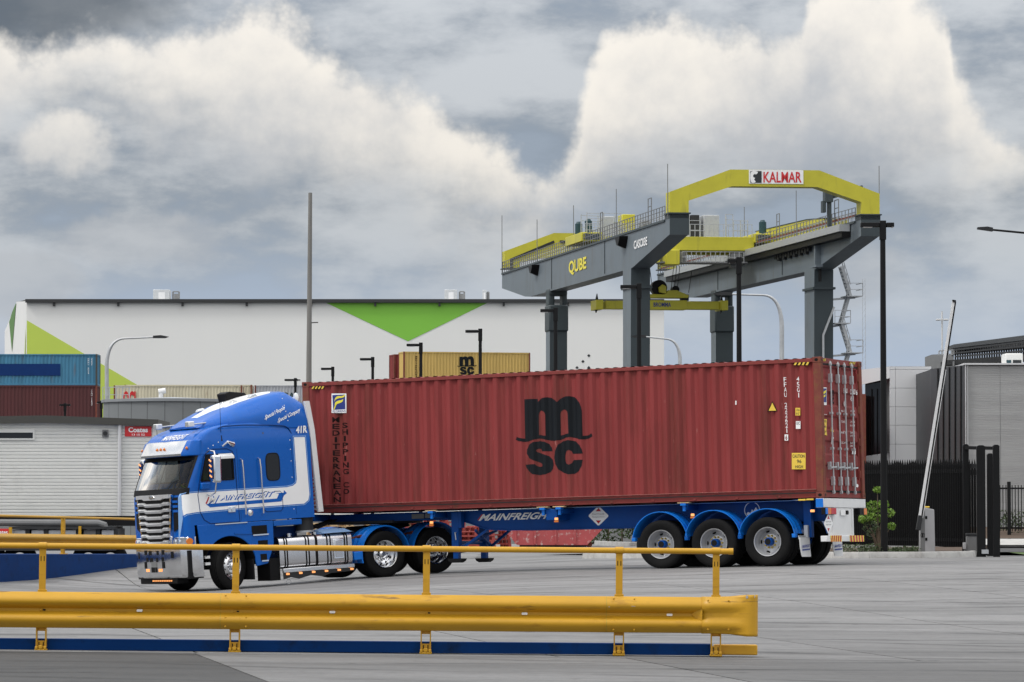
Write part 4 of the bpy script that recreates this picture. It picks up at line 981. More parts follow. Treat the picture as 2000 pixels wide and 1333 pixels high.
def ffn(co):            # lies just outside the near side of the fairing
    for a, b in zip(ST_, ST_[1:]):
        if co.x <= b[0]: break
    t = (co.x - a[0]) / (b[0] - a[0]); P = fsec(*[p + (q - p) * t for p, q in zip(a, b)])[:9]; v = P[0][1]
    for p, q in zip(P, P[1:]):
        if p[2] <= co.z <= q[2]: v = p[1] + (q[1] - p[1]) * (co.z - p[2]) / (q[2] - p[2] + 1e-9)
    return Vector((co.x, v - .012, co.z))
text('lettering', 'Special People', fq(518, 823, 556, 803, 3), 'decal_white', tk, .02, None, ffn)
text('lettering', 'Special Company', fq(542, 829, 586, 807, 3), 'decal_white', tk, .02, None, ffn)
text('lettering', '41R', [on_side(576.5, 847, -1.18), on_side(599, 845.5, -1.18), on_side(599, 831, -1.18), on_side(577.5, 833, -1.18)], 'decal_white', tk, .04, None, lambda co: Vector((co.x, -1.206, co.z)))
for s in (-1, 1):
    ed = MB(); ed.rings([[(2.09 + a, s * 1.205, w), (2.22 + a, s * 1.19, w), (2.22 + a, s * 1.14, w), (2.09 + a, s * 1.14, w)] for w, a in ((1.52, .12), (2.4, .07), (3.3, .02), (3.92, -.07))], True, True, True)
    part('trailing_edge', ed, 'white_paint', tk)
part('rear_wall', MB().box(2.10, 2.13, -1.12, 1.12, 1.5, 3.9), 'galv', tk)
for k, (u, v) in enumerate(((.35, .42), (.75, .05), (.78, -.30), (1.18, -.42))):
    hb_ = 3.82 + (u - .3) * .29
    part('roof_lamp', MB().prism([(u - .10, hb_ - .01), (u - .06, hb_ + .05), (u + .04, hb_ + .075), (u + .10, hb_ + .03)], 1, v - .07, v + .07), 'lens', tk, bev=.01)
part('air_scoop', MB().prism([(1.0, 4.0), (.95, 4.2), (1.05, 4.24), (1.45, 4.2), (1.5, 4.1)], 1, .35, .75), 'black', tk, bev=.02)
part('dome_lamp', MB().lathe([(0, .22), (.05, .19), (.075, .1), (.07, 0)], 14, (2.02, -.85, 3.90), 2), 'lens', tk)
for s in (-1, 1):
    sl = MB().box(-.62, -.48, s * .72 - .09, s * .72 + .09, 3.50, 3.62); o_ = part('spot_lamp', sl, 'white_paint', tk, bev=.02)
    part('lens', MB().box(-.628, -.618, s * .72 - .07, s * .72 + .07, 3.515, 3.605), 'lens', o_)
    part('lamp_arm', MB().tube([(-.48, s * .72, 3.55), (-.15, s * .70, 3.57)], .018, 6), 'galv', tk)
part('aerial', MB().cyl((-.05, -1.15, 3.27), (-.03, -1.15, 4.02), .006, .004, 6).cyl((-.055, -1.17, 3.16), (-.05, -1.15, 3.28), .03, .02, 8), 'black', tk)
part('aerial', MB().cyl((-.45, .95, 3.2), (-.45, .97, 3.62), .006, .004, 6), 'black', tk)
part('horn', MB().cyl((.18, -1.2, 3.08), (.02, -1.3, 3.14), .07, .025, 12).cyl((.02, -1.3, 3.14), (-.08, -1.24, 3.05), .022, .022, 8), 'chrome', tk)
# mirror, grab rails, handle, marker
for s in (-1, 1):
    mr_ = MB(); mr_.prism([(-.57, 2.30), (-.37, 2.28), (-.35, 2.86), (-.55, 2.88)], 1, s * 1.58 - .09, s * 1.58 + .09); mo = part('mirror', mr_, 'chrome', tk, bev=.04, seg=3)
    part('mirror_back', MB().add([(-.585, s * 1.58 - .085, 2.36), (-.585, s * 1.58 + .07, 2.36), (-.572, s * 1.58 + .07, 2.80), (-.572, s * 1.58 - .085, 2.80)], [(0, 1, 2, 3)]), 'navy', mo, smooth=0)
    for k in range(4): part('indicator_lamp', MB().bar((-.592, s * 1.58 - .05, 2.41 + k * .11), (-.588, s * 1.58 + .04, 2.45 + k * .11), .012, .03), 'lit_amber', mo)
    part('mirror_arm', MB().tube([(-.5, s * 1.2, 2.90), (-.48, s * 1.38, 2.98), (-.46, s * 1.55, 2.95), (-.46, s * 1.58, 2.86)], .018, 8), 'chrome', tk); part('mirror_arm', MB().tube([(-.5, s * 1.2, 2.05), (-.5, s * 1.32, 2.0), (-.47, s * 1.52, 2.08), (-.46, s * 1.57, 2.3)], .016, 8), 'chrome', tk)
    part('mirror_base', MB().box(-.66, -.45, s * 1.24 - .05, s * 1.24 + .05, 2.16, 2.30), 'truck_blue', tk, bev=.02)
    part('window_shade', MB().prism([(s * 1.2, 2.90), (s * 1.30, 2.84), (s * 1.31, 2.78), (s * 1.2, 2.80)], 0, -.18, .16), 'white_paint', tk, bev=.008)
for u0 in (.36, .79):
    part('grab_rail', MB().tube([(u0, -1.2, 2.76), (u0, -1.27, 2.73), (u0 + .01, -1.28, 2.55), (u0 + .02, -1.28, 1.66), (u0 + .02, -1.27, 1.58), (u0 + .02, -1.2, 1.55)], .017, 8), 'chrome', tk)
part('door_handle', MB().box(-.02, .16, -1.225, -1.2, 1.64, 1.76).box(.05, .09, -1.24, -1.225, 1.66, 1.74), 'chrome', tk, bev=.01)
part('side_marker', MB().lathe([(0, -.03), (.05, -.02), (.07, 0)], 14, (.53, -1.2, 1.60)), 'lens', tk)
part('sill_trim', MB().box(-.36, .42, -1.235, -1.2, 1.395, 1.415), 'chrome', tk)
# grille
MT['bar_metal'] = mat('bar_metal', (.66, .67, .69), .32, .55, var=.05)
gb = MB(); gb.add([(-1.108, -.74, 2.09), (-1.108, .74, 2.09), (-1.108, .60, 1.02), (-1.108, -.60, 1.02)], [(0, 1, 2, 3)]); part('grille_backing', gb, 'black', tk, smooth=0)
def gw(w): return .60 + (w - 1.02) / 1.07 * .14
gr_ = MB()
for i in range(7):
    w = 1.09 + i * .135; hw = gw(w) - .03
    for a, b, du, dw in ((-hw, -hw * .62, 0, 0), (-hw * .62, -hw * .50, 0, .0), (-hw * .5, hw * .5, 0, -.02), (hw * .5, hw * .62, 0, 0), (hw * .62, hw, 0, 0)):
        pass
    vpts = [(-hw, 0), (-hw * .62, 0), (-hw * .5, -.028), (hw * .5, -.028), (hw * .62, 0), (hw, 0)]
    rs = [[(-1.165, v, w + d - .030), (-1.185, v, w + d + .012), (-1.14, v, w + d + .042), (-1.110, v, w + d + .03), (-1.110, v, w + d - .03)] for v, d in vpts]
    part('grille_bar', MB().rings(rs, True, True, True), 'bar_metal', tk, smooth=25)
tb = MB(); vp = [(-.73, 0), (-.46, 0), (-.37, -.03), (.37, -.03), (.46, 0), (.73, 0)]
tb.rings([[(-1.18, v, 2.02 + d), (-1.18, v, 2.095), (-1.08, v, 2.10), (-1.08, v, 2.02 + d)] for v, d in vp], True, True, True); part('grille_header', tb, 'bar_metal', tk, smooth=25)
bd = MB(); bd.lathe([(0, -.012), (.09, -.01), (.10, 0)], 20, (0, 0, 0), 0); bd.v = [(-1.185 + a, b * 1.25, 2.05 + c * .42) for a, b, c in bd.v]; part('badge', bd, 'chrome', tk)
for s in (-1, 1):
    part('grille_side', MB().bar((-1.11, s * .615, 1.02), (-1.11, s * .755, 2.09), .05, .06, (1, 0, 0)), 'chrome', tk)
    part('air_vent', MB().add([(-1.092, s * .80, 2.03), (-1.07, s * .98, 2.03), (-1.07, s * .96, 1.38), (-1.092, s * .74, 1.30)], [(0, 1, 2, 3)]), 'black', tk, smooth=0)
    for k in range(3): part('vent_bar', MB().bar((-1.10, s * .79, 1.94 - k * .1), (-1.08, s * .97, 1.94 - k * .1), .03, .05), 'truck_blue', tk)
    # headlamps
    hl = part('headlight', MB().prism([(-1.08, s * .70), (-1.09, s * .98), (-1.0, s * 1.16), (-.82, s * 1.21), (-.80, s * 1.05), (-.9, s * .7)], 2, 1.00, 1.19), 'chrome', tk, bev=.02)
    for (u, v, r, m_n) in ((-1.10, .78, .055, 'lens'), (-1.09, .93, .07, 'lens'), (-.955, 1.165, .085, 'orange_lamp')):
        d_ = Vector((-1, s * .12, 0)) if v < 1 else Vector((-.45, s * 1.0, 0)); p0 = Vector((u, s * v, 1.09)); d_.normalize()
        part('lamp_lens', MB().cyl(p0 - d_ * .03, p0 + d_ * .03, r, r * .8, 16), m_n, hl)
# bumper
def plan(w, sc=0.0): return [(-.68, -1.225), (-.80, -1.205), (-.96, -1.12), (-1.09, -1.0), (-1.16, -.6), (-1.18, 0), (-1.16, .6), (-1.09, 1.0), (-.96, 1.12), (-.80, 1.205), (-.68, 1.225)]
bp = MB(); rs = []
for w, inn in ((.33, .03), (.36, 0), (.42, 0), (.44, -.01), (.90, -.01), (.955, .0), (.965, .06)):
    rs.append([(u + inn, v, w) for u, v in plan(w)])
bp.rings(rs, False); part('bumper', bp, 'bumper_metal', tk, smooth=35)
part('bumper_backing', MB().box(-1.0, -.66, -1.15, 1.15, .3, .9), 'black', tk)
def fu(v):
    P = plan(0)
    for (ua, va), (ub, vb) in zip(P, P[1:]):
        if v <= vb: return ua + (ub - ua) * (v - va) / (vb - va)
    return P[-1][0]
def bslot(name, v, w, hv, hw_, m_n='black'):
    return part(name, MB().add([(fu(v + a * hv) - .014, v + a * hv, w + b * hw_) for a, b in ((-1, -1), (1, -1), (1, 1), (-1, 1))], [(0, 1, 2, 3)]), m_n, tk, smooth=0)
for v, w, a, b in ((.05, .87, .23, .045), (.42, .88, .06, .05), (-.36, .88, .06, .05), (.05, .72, .19, .045), (.36, .73, .05, .045), (-.34, .73, .05, .045), (.05, .51, .14, .055), (.45, .61, .06, .07), (-.36, .61, .06, .07)): bslot('bumper_opening', v, w, a, b)
bslot('number_plate', .05, .625, .13, .055, 'mid_grey')
for v in (-.24, -.20, -.16, -.28, .34, .38, .42, .30): bslot('indicator_lamp', v, .50, .014, .03, 'lit_amber')
for v in (-.72, .82): bslot('tow_hole', v, .82, .045, .07)
va = part('valance', MB().box(-1.08, -.8, -.75, .92, .20, .335), 'black', tk, bev=.02)
lb = MB()
for k in range(11): lb.box(-1.095, -1.08, .32 - k * .082 - .02, .32 - k * .082 + .02, .255, .285)
part('light_strip', lb, 'lit_amber', tk)
for w in (.56, .70): part('step_tread', MB().box(-.62, -.50, -1.18, -1.0, w, w + .055), 'white_paint', tk)
# wheel arch, steps
def arc(cx, cw, r, a0, a1, n=16): return [(cx + r * math.cos(a0 + (a1 - a0) * i / n), cw + r * math.sin(a0 + (a1 - a0) * i / n)) for i in range(n + 1)]
for s in (-1, 1):
    y0, y1 = (-1.215, -1.17) if s < 0 else (1.17, 1.215)
    poly = [(-.74, 1.02), (-.78, 1.42), (1.06, 1.405), (1.05, .92), (.98, .72), (.88, .50), (.60, .46), (.58, .60)] + arc(-.02, .52, .62, rad(12), rad(140))
    part('wheel_arch', MB().prism(poly, 1, y0, y1), 'truck_blue', tk, bev=.012)
    fl = MB(); A = arc(-.02, .52, .625, rad(-2), rad(160), 18)
    fl.rings([[(p[0], s * 1.21, p[1]), (p[0], s * .75, p[1])] for p in A], False); part('arch_liner', fl, 'black_matte', tk)
    for k, (u0, u1, w0, w1) in enumerate(((.52, .90, 1.13, 1.32), (.66, .90, .86, 1.0), (.70, .86, .57, .71))):
        yb = s * 1.2175
        part('step_opening', MB().add([(u0, yb, w0), (u1, yb, w0), (u1, yb, w1), (u0, yb, w1)], [(0, 1, 2, 3)]), 'black', tk, smooth=0)
        part('step_tread', MB().box(u0 + .02, u1 + .02, *sorted((s * 1.19, s * 1.245)), w0 - .022, w0 + .006), 'chrome', tk)
    part('arch_ridge', MB().bar((.1, s * 1.225, 1.19), (.52, s * 1.225, 1.165), .02, .03), 'truck_blue', tk)
    part('rear_sill', MB().box(1.08, 1.78, *sorted((s * 1.05, s * 1.2)), 1.28, 1.40), 'truck_blue', tk, bev=.015)
part('mud_flap', MB().box(.52, .56, -1.18, -.75, .18, .62), 'black_matte', tk)
add_wheel(tk, 0, -1.02, .505, -1, 'steer', rad(24), dual=False); add_wheel(tk, 0, 1.02, .505, 1, 'steer', rad(21), dual=False)
part('front_axle', MB().cyl((0, -.9, .5), (0, .9, .5), .07), 'black', tk)
for u in (3.82, 5.142):
    add_wheel(tk, u, -1.09, .505, -1, 'drive'); add_wheel(tk, u, 1.09, .505, 1, 'drive')
    part('drive_axle', MB().cyl((u, -.9, .5), (u, .9, .5), .12), 'black', tk)
    for s in (-1, 1):
        fb = MB(); rs = []
        a0, a1 = (rad(195), rad(5)) if u < 4.5 else (rad(178), rad(-12))
        for i in range(23):
            a = a0 + (a1 - a0) * i / 22; c_, s_ = math.cos(a), math.sin(a)
            rr = [(.60, -1.245), (.625, -1.245), (.63, -1.21), (.612, -1.19), (.612, -1.06), (.63, -1.03), (.612, -1.0), (.612, -.86), (.63, -.83), (.612, -.80), (.612, -.62), (.60, -.62)]
            rs.append([(u + r * c_, y * (1 if s < 0 else -1), .505 + r * s_) for r, y in rr])
        fb.rings(rs, True, True, True); part('mudguard', fb, 'fender_blue', tk, smooth=40)
        part('mudguard_bracket', MB().cyl((u - .45, s * 1.0, .92), (u - .45, s * .45, .85), .04, n=8), 'rust_red', tk)
part('mudguard_foot', MB().box(3.02, 3.24, -1.24, -1.0, .42, .60), 'fender_blue', tk, bev=.02)
for v in (-.43, .43): part('chassis_rail', MB().box(-.7, 6.0, v - .04, v + .04, .72, 1.0), 'navy', tk)
part('fifth_wheel', MB().prism([(3.9, 1.12), (4.9, 1.12), (4.95, 1.06), (4.6, 1.0), (4.1, 1.0), (3.85, 1.06)], 1, -.5, .5), 'black', tk)
part('rear_bumper', MB().box(5.75, 5.98, -.8, .8, .42, .62), 'trailer_blue', tk, bev=.02)
part('rear_lamp_bracket', MB().prism([(5.55, .38), (6.0, .40), (6.1, .48), (5.95, .55), (5.55, .55)], 1, -1.15, -.75), 'black', tk, bev=.02)
# tank and underside
def rrect(y0, y1, z0, z1, r, k=5):
    o = []
    for cx, cz, a in ((y1 - r, z1 - r, 0), (y0 + r, z1 - r, 90), (y0 + r, z0 + r, 180), (y1 - r, z0 + r, 270)):
        o += [(cx + r * math.cos(rad(a + 90 * i / k)), cz + r * math.sin(rad(a + 90 * i / k))) for i in range(k + 1)]
    return o
tank = part('fuel_tank', MB().prism(rrect(-1.22, -.58, .36, 1.03, .11), 0, 1.17, 2.98), 'aluminium', tk, smooth=40)
for u in (1.30, 1.36, 1.83, 1.90, 2.36, 2.44, 2.80, 2.86):
    part('tank_strap', MB().prism(rrect(-1.228, -.572, .352, 1.038, .115), 0, u - .014, u + .014), 'black', tank, smooth=40)
part('tank_divider', MB().prism(rrect(-1.226, -.574, .354, 1.036, .115), 0, 2.06, 2.12), 'black', tank, smooth=40)
part('locker_door', MB().box(2.50, 2.76, -1.25, -1.22, .48, .92), 'chrome', tank, bev=.05, seg=3)
part('locker_recess', MB().box(2.54, 2.72, -1.262, -1.25, .52, .88), 'aluminium', tank, bev=.03)
part('filler_cap', MB().cyl((1.6, -.9, 1.03), (1.6, -.9, 1.10), .07, n=16), 'chrome', tank); part('filler_cap', MB().cyl((2.25, -.9, 1.03), (2.25, -.9, 1.09), .06, n=14), 'chrome', tank)
part('step_plate', MB().prism([(-1.24, 1.05), (-.9, 1.12), (-.6, 1.13), (-.6, 1.05)], 0, 2.3, 3.0), 'light_blue', tk)
tt = part('side_trim', MB().box(1.22, 3.0, -1.26, -1.20, .27, .36), 'aluminium', tk, bev=.01)
part('trim_skirt', MB().prism([(1.22, .27), (3.0, .27), (3.0, .20), (2.4, .19), (2.2, .13), (1.9, .18), (1.6, .12), (1.4, .17), (1.22, .13)], 1, -1.25, -1.23), 'dark_grey', tk)
for k in range(6): part('side_lamp', MB().box(1.28 + k * .32, 1.36 + k * .32, -1.275, -1.25, .22, .26), 'lit_amber', tk, bev=.008)
part('air_cleaner', MB().cyl((1.98, -.95, 1.12), (1.98, -.95, 1.55), .19, n=24), 'dark_grey', tk)
part('air_cleaner_band', MB().cyl((1.98, -.95, 1.10), (1.98, -.95, 1.14), .20, n=24), 'galv', tk)
part('engine', MB().box(-.5, 1.6, -.4, .4, .6, 1.4), 'black', tk)
part('suspension_box', MB().box(1.0, 1.9, -.75, .75, .55, 1.25), 'navy', tk)
ho = MB()
for k in range(4): ho.tube([(2.14, -.3 + k * .2, 1.6), (2.35, -.35 + k * .2, 1.3), (2.7, -.3 + k * .2, 1.15), (3.3, -.1 + k * .1, 1.3)], .02, 6)
part('air_hose', ho, 'black', tk)
cl_ = MB()
for k in range(60): t = k / 59; cl_.v.append((0, 0, 0))
cl_ = MB().tube([(2.25 + .06 * math.cos(k * .9), -1.05 + .06 * math.sin(k * .9), 1.55 + k * .012) for k in range(60)], .012, 5); part('coiled_hose', cl_, 'galv', tk)
part('tow_loop', MB().tube([(1.35 + .05 * math.cos(t), -1.22, .08 + .05 * math.sin(t)) for t in [k * .6 for k in range(11)]], .008, 5), 'galv', tk)
part('under_tray', MB().box(.95, 1.2, -1.15, -.6, .12, .6), 'black', tk)

# ------------------------------------------------------------------ driver seen through the windscreen
dr = tag(bpy.data.objects.new('person', None), 'person in a yellow-green work shirt sitting at the wheel of the blue truck', 'person'); C.objects.link(dr); dr.matrix_world = FT.mw @ Matrix.Translation((.42, .65, 1.96))
MT['hi_vis'] = mat('hi_vis', (.42, .62, .06), .8, var=.1, scale=8); MT['skin'] = mat('skin', (.42, .24, .17), .6, var=.06, scale=10); MT['hair'] = mat('hair', (.03, .022, .018), .7); MT['trousers'] = mat('trousers', (.02, .028, .05), .85)
def skin(name, verts, edges, m, root=0, par=dr, lvl=2):
    me = bpy.data.meshes.new(name); me.from_pydata([v[:3] for v in verts], edges, [])
    o = link(name, me, m, par); o.modifiers.new('skin', 'SKIN'); sv = me.skin_vertices[0].data if me.skin_vertices else None
    if sv is None:
        bm = bmesh.new(); bm.from_mesh(me); bm.verts.layers.skin.verify(); bm.to_mesh(me); bm.free(); sv = me.skin_vertices[0].data
    for k, v in enumerate(verts): sv[k].radius = (v[3], v[4] if len(v) > 4 else v[3]); sv[k].use_root = k == root
    ss = o.modifiers.new('sub', 'SUBSURF'); ss.levels = lvl; ss.render_levels = lvl
    me.polygons.foreach_set('use_smooth', [True] * len(me.polygons)); o.modifiers['skin'].use_smooth_shade = True
    return o
skin('body', [(.05, 0, .05, .15, .17), (.08, 0, .25, .13, .16), (.07, 0, .45, .14, .18), (.06, 0, .54, .09, .12), (.04, 0, .62, .055), (.02, 0, .72, .085, .08), (.01, 0, .82, .09, .08), (.01, 0, .89, .06),
     (.05, -.20, .49, .06), (-.08, -.27, .25, .048), (-.34, -.20, .28, .038), (-.46, -.16, .32, .03), (.05, .20, .49, .06), (-.08, .27, .25, .048), (-.34, .20, .28, .038), (-.46, .16, .32, .03),
     (-.40, -.12, .06, .085), (-.50, -.12, -.36, .06), (-.40, .12, .06, .085), (-.50, .12, -.36, .06)],
     [(0, 1), (1, 2), (2, 3), (3, 4), (4, 5), (5, 6), (6, 7), (2, 8), (8, 9), (9, 10), (10, 11), (2, 12), (12, 13), (13, 14), (14, 15), (0, 16), (16, 17), (0, 18), (18, 19)], 'hi_vis')
face = MB().lathe([(0, -.09), (.06, -.085), (.092, -.03), (.097, .03), (.085, .09), (.05, .125), (0, .135)], 18, (0, 0, 0), 2); face.v = [(a * .98 - .012, b * .84, c * 1.02 + .755) for a, b, c in face.v]
face.prism([(-.105, .74), (-.125, .735), (-.10, .775)], 1, -.014, .014); hd_ = part('face', face, 'skin', dr, smooth=60)
for e in (-1, 1):
    part('eye', MB().lathe([(0, -.012), (.010, 0)], 8, (-.103, e * .032, .775), 0), 'text_dark', hd_); part('ear', MB().lathe([(0, -.01), (.022, 0), (0, .012)], 8, (.0, e * .083, .76)), 'skin', hd_)
part('mouth', MB().box(-.102, -.094, -.022, .022, .708, .714), 'red_decal', hd_)
hr_ = MB().lathe([(.099, .02), (.099, .06), (.088, .11), (.05, .145), (0, .152)], 18, (0, 0, 0), 2); hr_.v = [(a * .98 + .008, b * .86, c + .745) for a, b, c in hr_.v]; part('hair', hr_, 'hair', dr, smooth=60)
for e in (-1, 1):
    hv = [(-.44, e * .165, .315, .026, .034), (-.50, e * .145, .335, .026, .038)]; he = [(0, 1)]
    for q, ln in ((-.03, .9), (-.01, 1), (.012, .95), (.032, .8)):
        b0 = len(hv); hv += [(-.525, e * .14 + q, .35, .009), (-.55 - .01 * ln, e * .14 + q, .33, .0085), (-.545, e * .14 + q, .30, .008), (-.52, e * .14 + q, .295, .007)]; he += [(1, b0), (b0, b0 + 1), (b0 + 1, b0 + 2), (b0 + 2, b0 + 3)]
    b0 = len(hv); hv += [(-.49, e * .105, .345, .011), (-.515, e * .09, .325, .009)]; he += [(1, b0), (b0, b0 + 1)]
    skin('hand', hv, he, 'skin', 0, dr, 1)
# ------------------------------------------------------------------ guard rails
def wbeam(z0, h, d, y0):
    k = h / .365
    return [(y0 - .012, z0), (y0 - .020, z0 + .006 * k), (y0 - d * .55, z0 + .035 * k), (y0 - d * .92, z0 + .062 * k), (y0 - d, z0 + .09 * k), (y0 - d * .92, z0 + .118 * k), (y0 - d * .30, z0 + .150 * k), (y0, z0 + .168 * k), (y0, z0 + .197 * k), (y0 - d * .30, z0 + .215 * k), (y0 - d * .92, z0 + .247 * k), (y0 - d, z0 + .275 * k), (y0 - d * .92, z0 + .303 * k), (y0 - d * .55, z0 + .330 * k), (y0 - .020, z0 + .359 * k), (y0 - .012, z0 + .365 * k)]
def beam_mesh(p, x0, x1, t=.006):
    mb = MB(); ring0 = p + [(y + t, z) for y, z in p[::-1]]
    mb.rings([[(x, y, z) for y, z in ring0] for x in (x0, x1)], True, True, True); return mb
def bolts(pts, y, r=.011):
    mb = MB()
    for x, z in pts: mb.lathe([(0, -.010), (r * .7, -.008), (r, 0)], 10, (x, y, z))
    return mb
def post(parent, s, zb, zt, zh, w=.07, slots=True):
    p = part('post', MB().box(s - w / 2, s + w / 2, .02, .032, zb + .26, zh).box(s - w / 2 - .012, s + w / 2 + .012, .015, .05, zt - .004, zt + .02), 'safety_yellow', parent, bev=.003)
    part('clamp', MB().cyl((s - w / 2 - .006, .026, zh + .002), (s + w / 2 + .006, .026, zh + .002), .036, n=16), 'safety_yellow', p)
    lg = MB()
    for e in (-1, 1): lg.box(s + e * .047 - .006, s + e * .047 + .006, -.03, .05, .04, zb + .07)
    lg.box(s - .045, s + .045, .0, .01, zb - .035, zb + .08).box(s - .045, s + .045, -.005, .008, .03, .105)
    part('leg', lg, 'safety_yellow', p)
    ft = MB().box(s - .062, s + .062, -.05, .07, 0, .022).box(s - .058, s - .03, -.055, -.02, .018, .05).box(s + .03, s + .058, -.055, -.02, .018, .05).box(s - .02, s + .02, -.055, -.02, .022, .06)
    part('foot', ft, 'safety_yellow', p, bev=.006)
    if slots:
        sl = MB()
        for e in (-1, 1):
            sl.box(s + e * .016 - .004, s + e * .016 + .004, .0185, .034, zh - .155, zh - .105)
            sl.box(s + e * .022 - .005, s + e * .022 + .005, -.0065, .0, .055, .092)
        part('slot', sl, 'black', p, smooth=0)
YG = 36.8; KG = YG / FPX
o0 = at(0, 1271, YG); sl_ = math.atan(.0081)
gmw = Matrix.Translation(o0) @ Matrix.Rotation(sl_, 4, 'Y')
gr = thing('guard_rail', 'yellow guard rail with handrail in the foreground', 'guard rail', mw=gmw)
gs = lambda px: px * KG
part('handrail', MB().cyl((gs(-330), .026, 1.073), (gs(1424), .026, 1.073), .030, n=20), 'safety_yellow', gr)
part('handrail_cap', MB().cyl((gs(1418), .026, 1.073), (gs(1427), .026, 1.073), .034, n=20), 'safety_yellow', gr)
ZB = .238
wp = wbeam(ZB, .368, .085, -.04)
for x0, x1, dy in ((gs(-330), gs(432), 0), (gs(428), gs(1181), -.007), (gs(1178), gs(1372), -.014)):
    wq = [(y + dy, z) for y, z in wp]; part('rail_beam', beam_mesh(wq, x0, x1), 'safety_yellow', gr, smooth=50)
for px, dy in ((430, -.0085), (1180, -.0155)): part('splice_seam', beam_mesh([(y + dy, z) for y, z in wp], gs(px) - .003, gs(px) + .003), 'nut_gold', gr, smooth=50)
for px in (-295, 80, 457, 829, 1205, 1394):
    post(gr, gs(px), ZB, ZB + .368, 1.073)
for c in (446, 1200):
    part('bolt', bolts([(gs(c - 6), ZB + .345), (gs(c + 34), ZB + .345), (gs(c - 6), ZB + .12), (gs(c + 34), ZB + .12), (gs(c - 6), ZB + .03), (gs(c + 34), ZB + .03), (gs(c - 6), ZB + .26), (gs(c + 34), ZB + .26)], -.118), 'safety_yellow', gr)
for px in (80, 457, 829, 1205): part('bolt', bolts([(gs(px), ZB + .182)], -.046, .014), 'safety_yellow', gr); part('slot', MB().box(gs(px) + .02, gs(px) + .045, -.0485, -.04, ZB + .175, ZB + .19), 'black', gr)
for px in (272, 647, 1021, 1303): part('reflector', MB().prism([(gs(px) - .03, ZB + .178), (gs(px) - .024, ZB + .172), (gs(px) + .024, ZB + .172), (gs(px) + .03, ZB + .178), (gs(px) + .03, ZB + .19), (gs(px) + .024, ZB + .196), (gs(px) - .024, ZB + .196), (gs(px) - .03, ZB + .19)], 1, -.066, -.03), 'decal_white', gr)
# fishtail terminal
ft = MB(); rs = []
pw = [(y - .016, z) for y, z in wp]
flat = [(-.14, ZB - .028 + .425 * i / (len(pw) - 1)) for i in range(len(pw))]
smoothp = [(min(y, -.105) if 3 <= i <= 12 else y, z) for i, (y, z) in enumerate(pw)]
for px, k, yo in ((1365, 0, 0), (1385, 0, 0), (1420, .25, 0), (1440, .75, -.01), (1452, 1, -.03), (1462, 1, -.03), (1470, 1, .0), (1473, 1, .035), (1471, 1, .07)):
    rs.append([(gs(px), a[0] * (1 - k) + b[0] * k + yo, a[1] * (1 - k) + b[1] * k) for a, b in zip(smoothp, flat)])
ft.rings(rs, False)
o_ = part('rail_end', ft, 'safety_yellow', gr, 'flared end piece with chipped corner', smooth=60)
sm = o_.modifiers.new('solid', 'SOLIDIFY'); sm.thickness = .006
part('end_notch', MB().add([(gs(1346), -.062, ZB + .19), (gs(1366), -.135, ZB + .30), (gs(1366), -.128, ZB + .085), (gs(1349), -.062, ZB + .165)], [(0, 1, 2, 3)]), 'safety_yellow', gr, smooth=0)
part('bolt', bolts([(gs(1377), ZB + .335), (gs(1417), ZB + .335), (gs(1377), ZB + .04), (gs(1417), ZB + .04)], -.135), 'safety_yellow', gr)
chips = MB()
for px, z, w, h in ((1452, ZB + .375, .022, .03), (1467, ZB + .38, .006, .03), (1232, ZB + .27, .04, .004), (1185, ZB + .262, .012, .006)):
    chips.box(gs(px) - w / 2, gs(px) + w / 2, -.178 if px > 1400 else -.1425, -.17 if px > 1400 else -.13, z - h / 2, z + h / 2)
part('paint_chip', chips, 'galv', gr)
kb = tag(part('kerb_beam', MB().box(gs(-330), gs(1388), .055, .20, .006, .122), 'kerb_blue', None, bev=.006), 'long dark blue steel kerb under the foreground guard rail', 'kerb'); kb.matrix_world = gmw
ke = tag(part('kerb_beam', MB().box(gs(1391), gs(1476), .055, .20, .012, .118), 'safety_yellow', None, bev=.012), 'short yellow kerb piece at the right end of the blue kerb', 'kerb'); ke.matrix_world = gmw
# ------------------------------------------------------------------ weighbridge ramp and its rail, left
A, B = at(-140, 1083, 76.5), at(420, 1083, 93)
dv = (B - A); Lr = dv.length; ang = math.atan2(dv.y, dv.x); pit = -math.atan2(dv.z, math.hypot(dv.x, dv.y))
rmw = Matrix.Translation(A) @ Matrix.Rotation(ang, 4, 'Z') @ Matrix.Rotation(pit, 4, 'Y')
wb = tag(part('weighbridge_ramp', MB().box(0, Lr, 0, 3.2, -1.0, 0), 'kerb_blue', None, bev=.01), 'long dark blue ramp side behind the guard rail at the left', 'ramp'); wb.matrix_world = rmw
g2 = thing('guard_rail', 'far yellow guard rail standing on the blue ramp beside the truck', 'guard rail', mw=rmw)
def rs_(px): return ((at(px, 1083, 84) - A).x / dv.x) * Lr
part('handrail', MB().cyl((0, .12, .86), (Lr, .12, .86), .03, n=12), 'safety_yellow', g2)
w2 = wbeam(.13, .335, .085, .06); part('rail_beam', beam_mesh(w2, 0, Lr), 'safety_yellow', g2, smooth=50)
sp137 = [f * .01 * Lr for f in range(101) if 1000 + FPX * (A + dv * f * .01).x / (A + dv * f * .01).y < 137][-1]
for k in range(-2, 4):
    s_ = sp137 + 4.9 * k
    if .2 < s_ < Lr: part('post', MB().box(s_ - .045, s_ + .045, .10, .18, 0, .86).box(s_ - .07, s_ + .07, .04, .2, 0, .02), 'safety_yellow', g2, bev=.004)
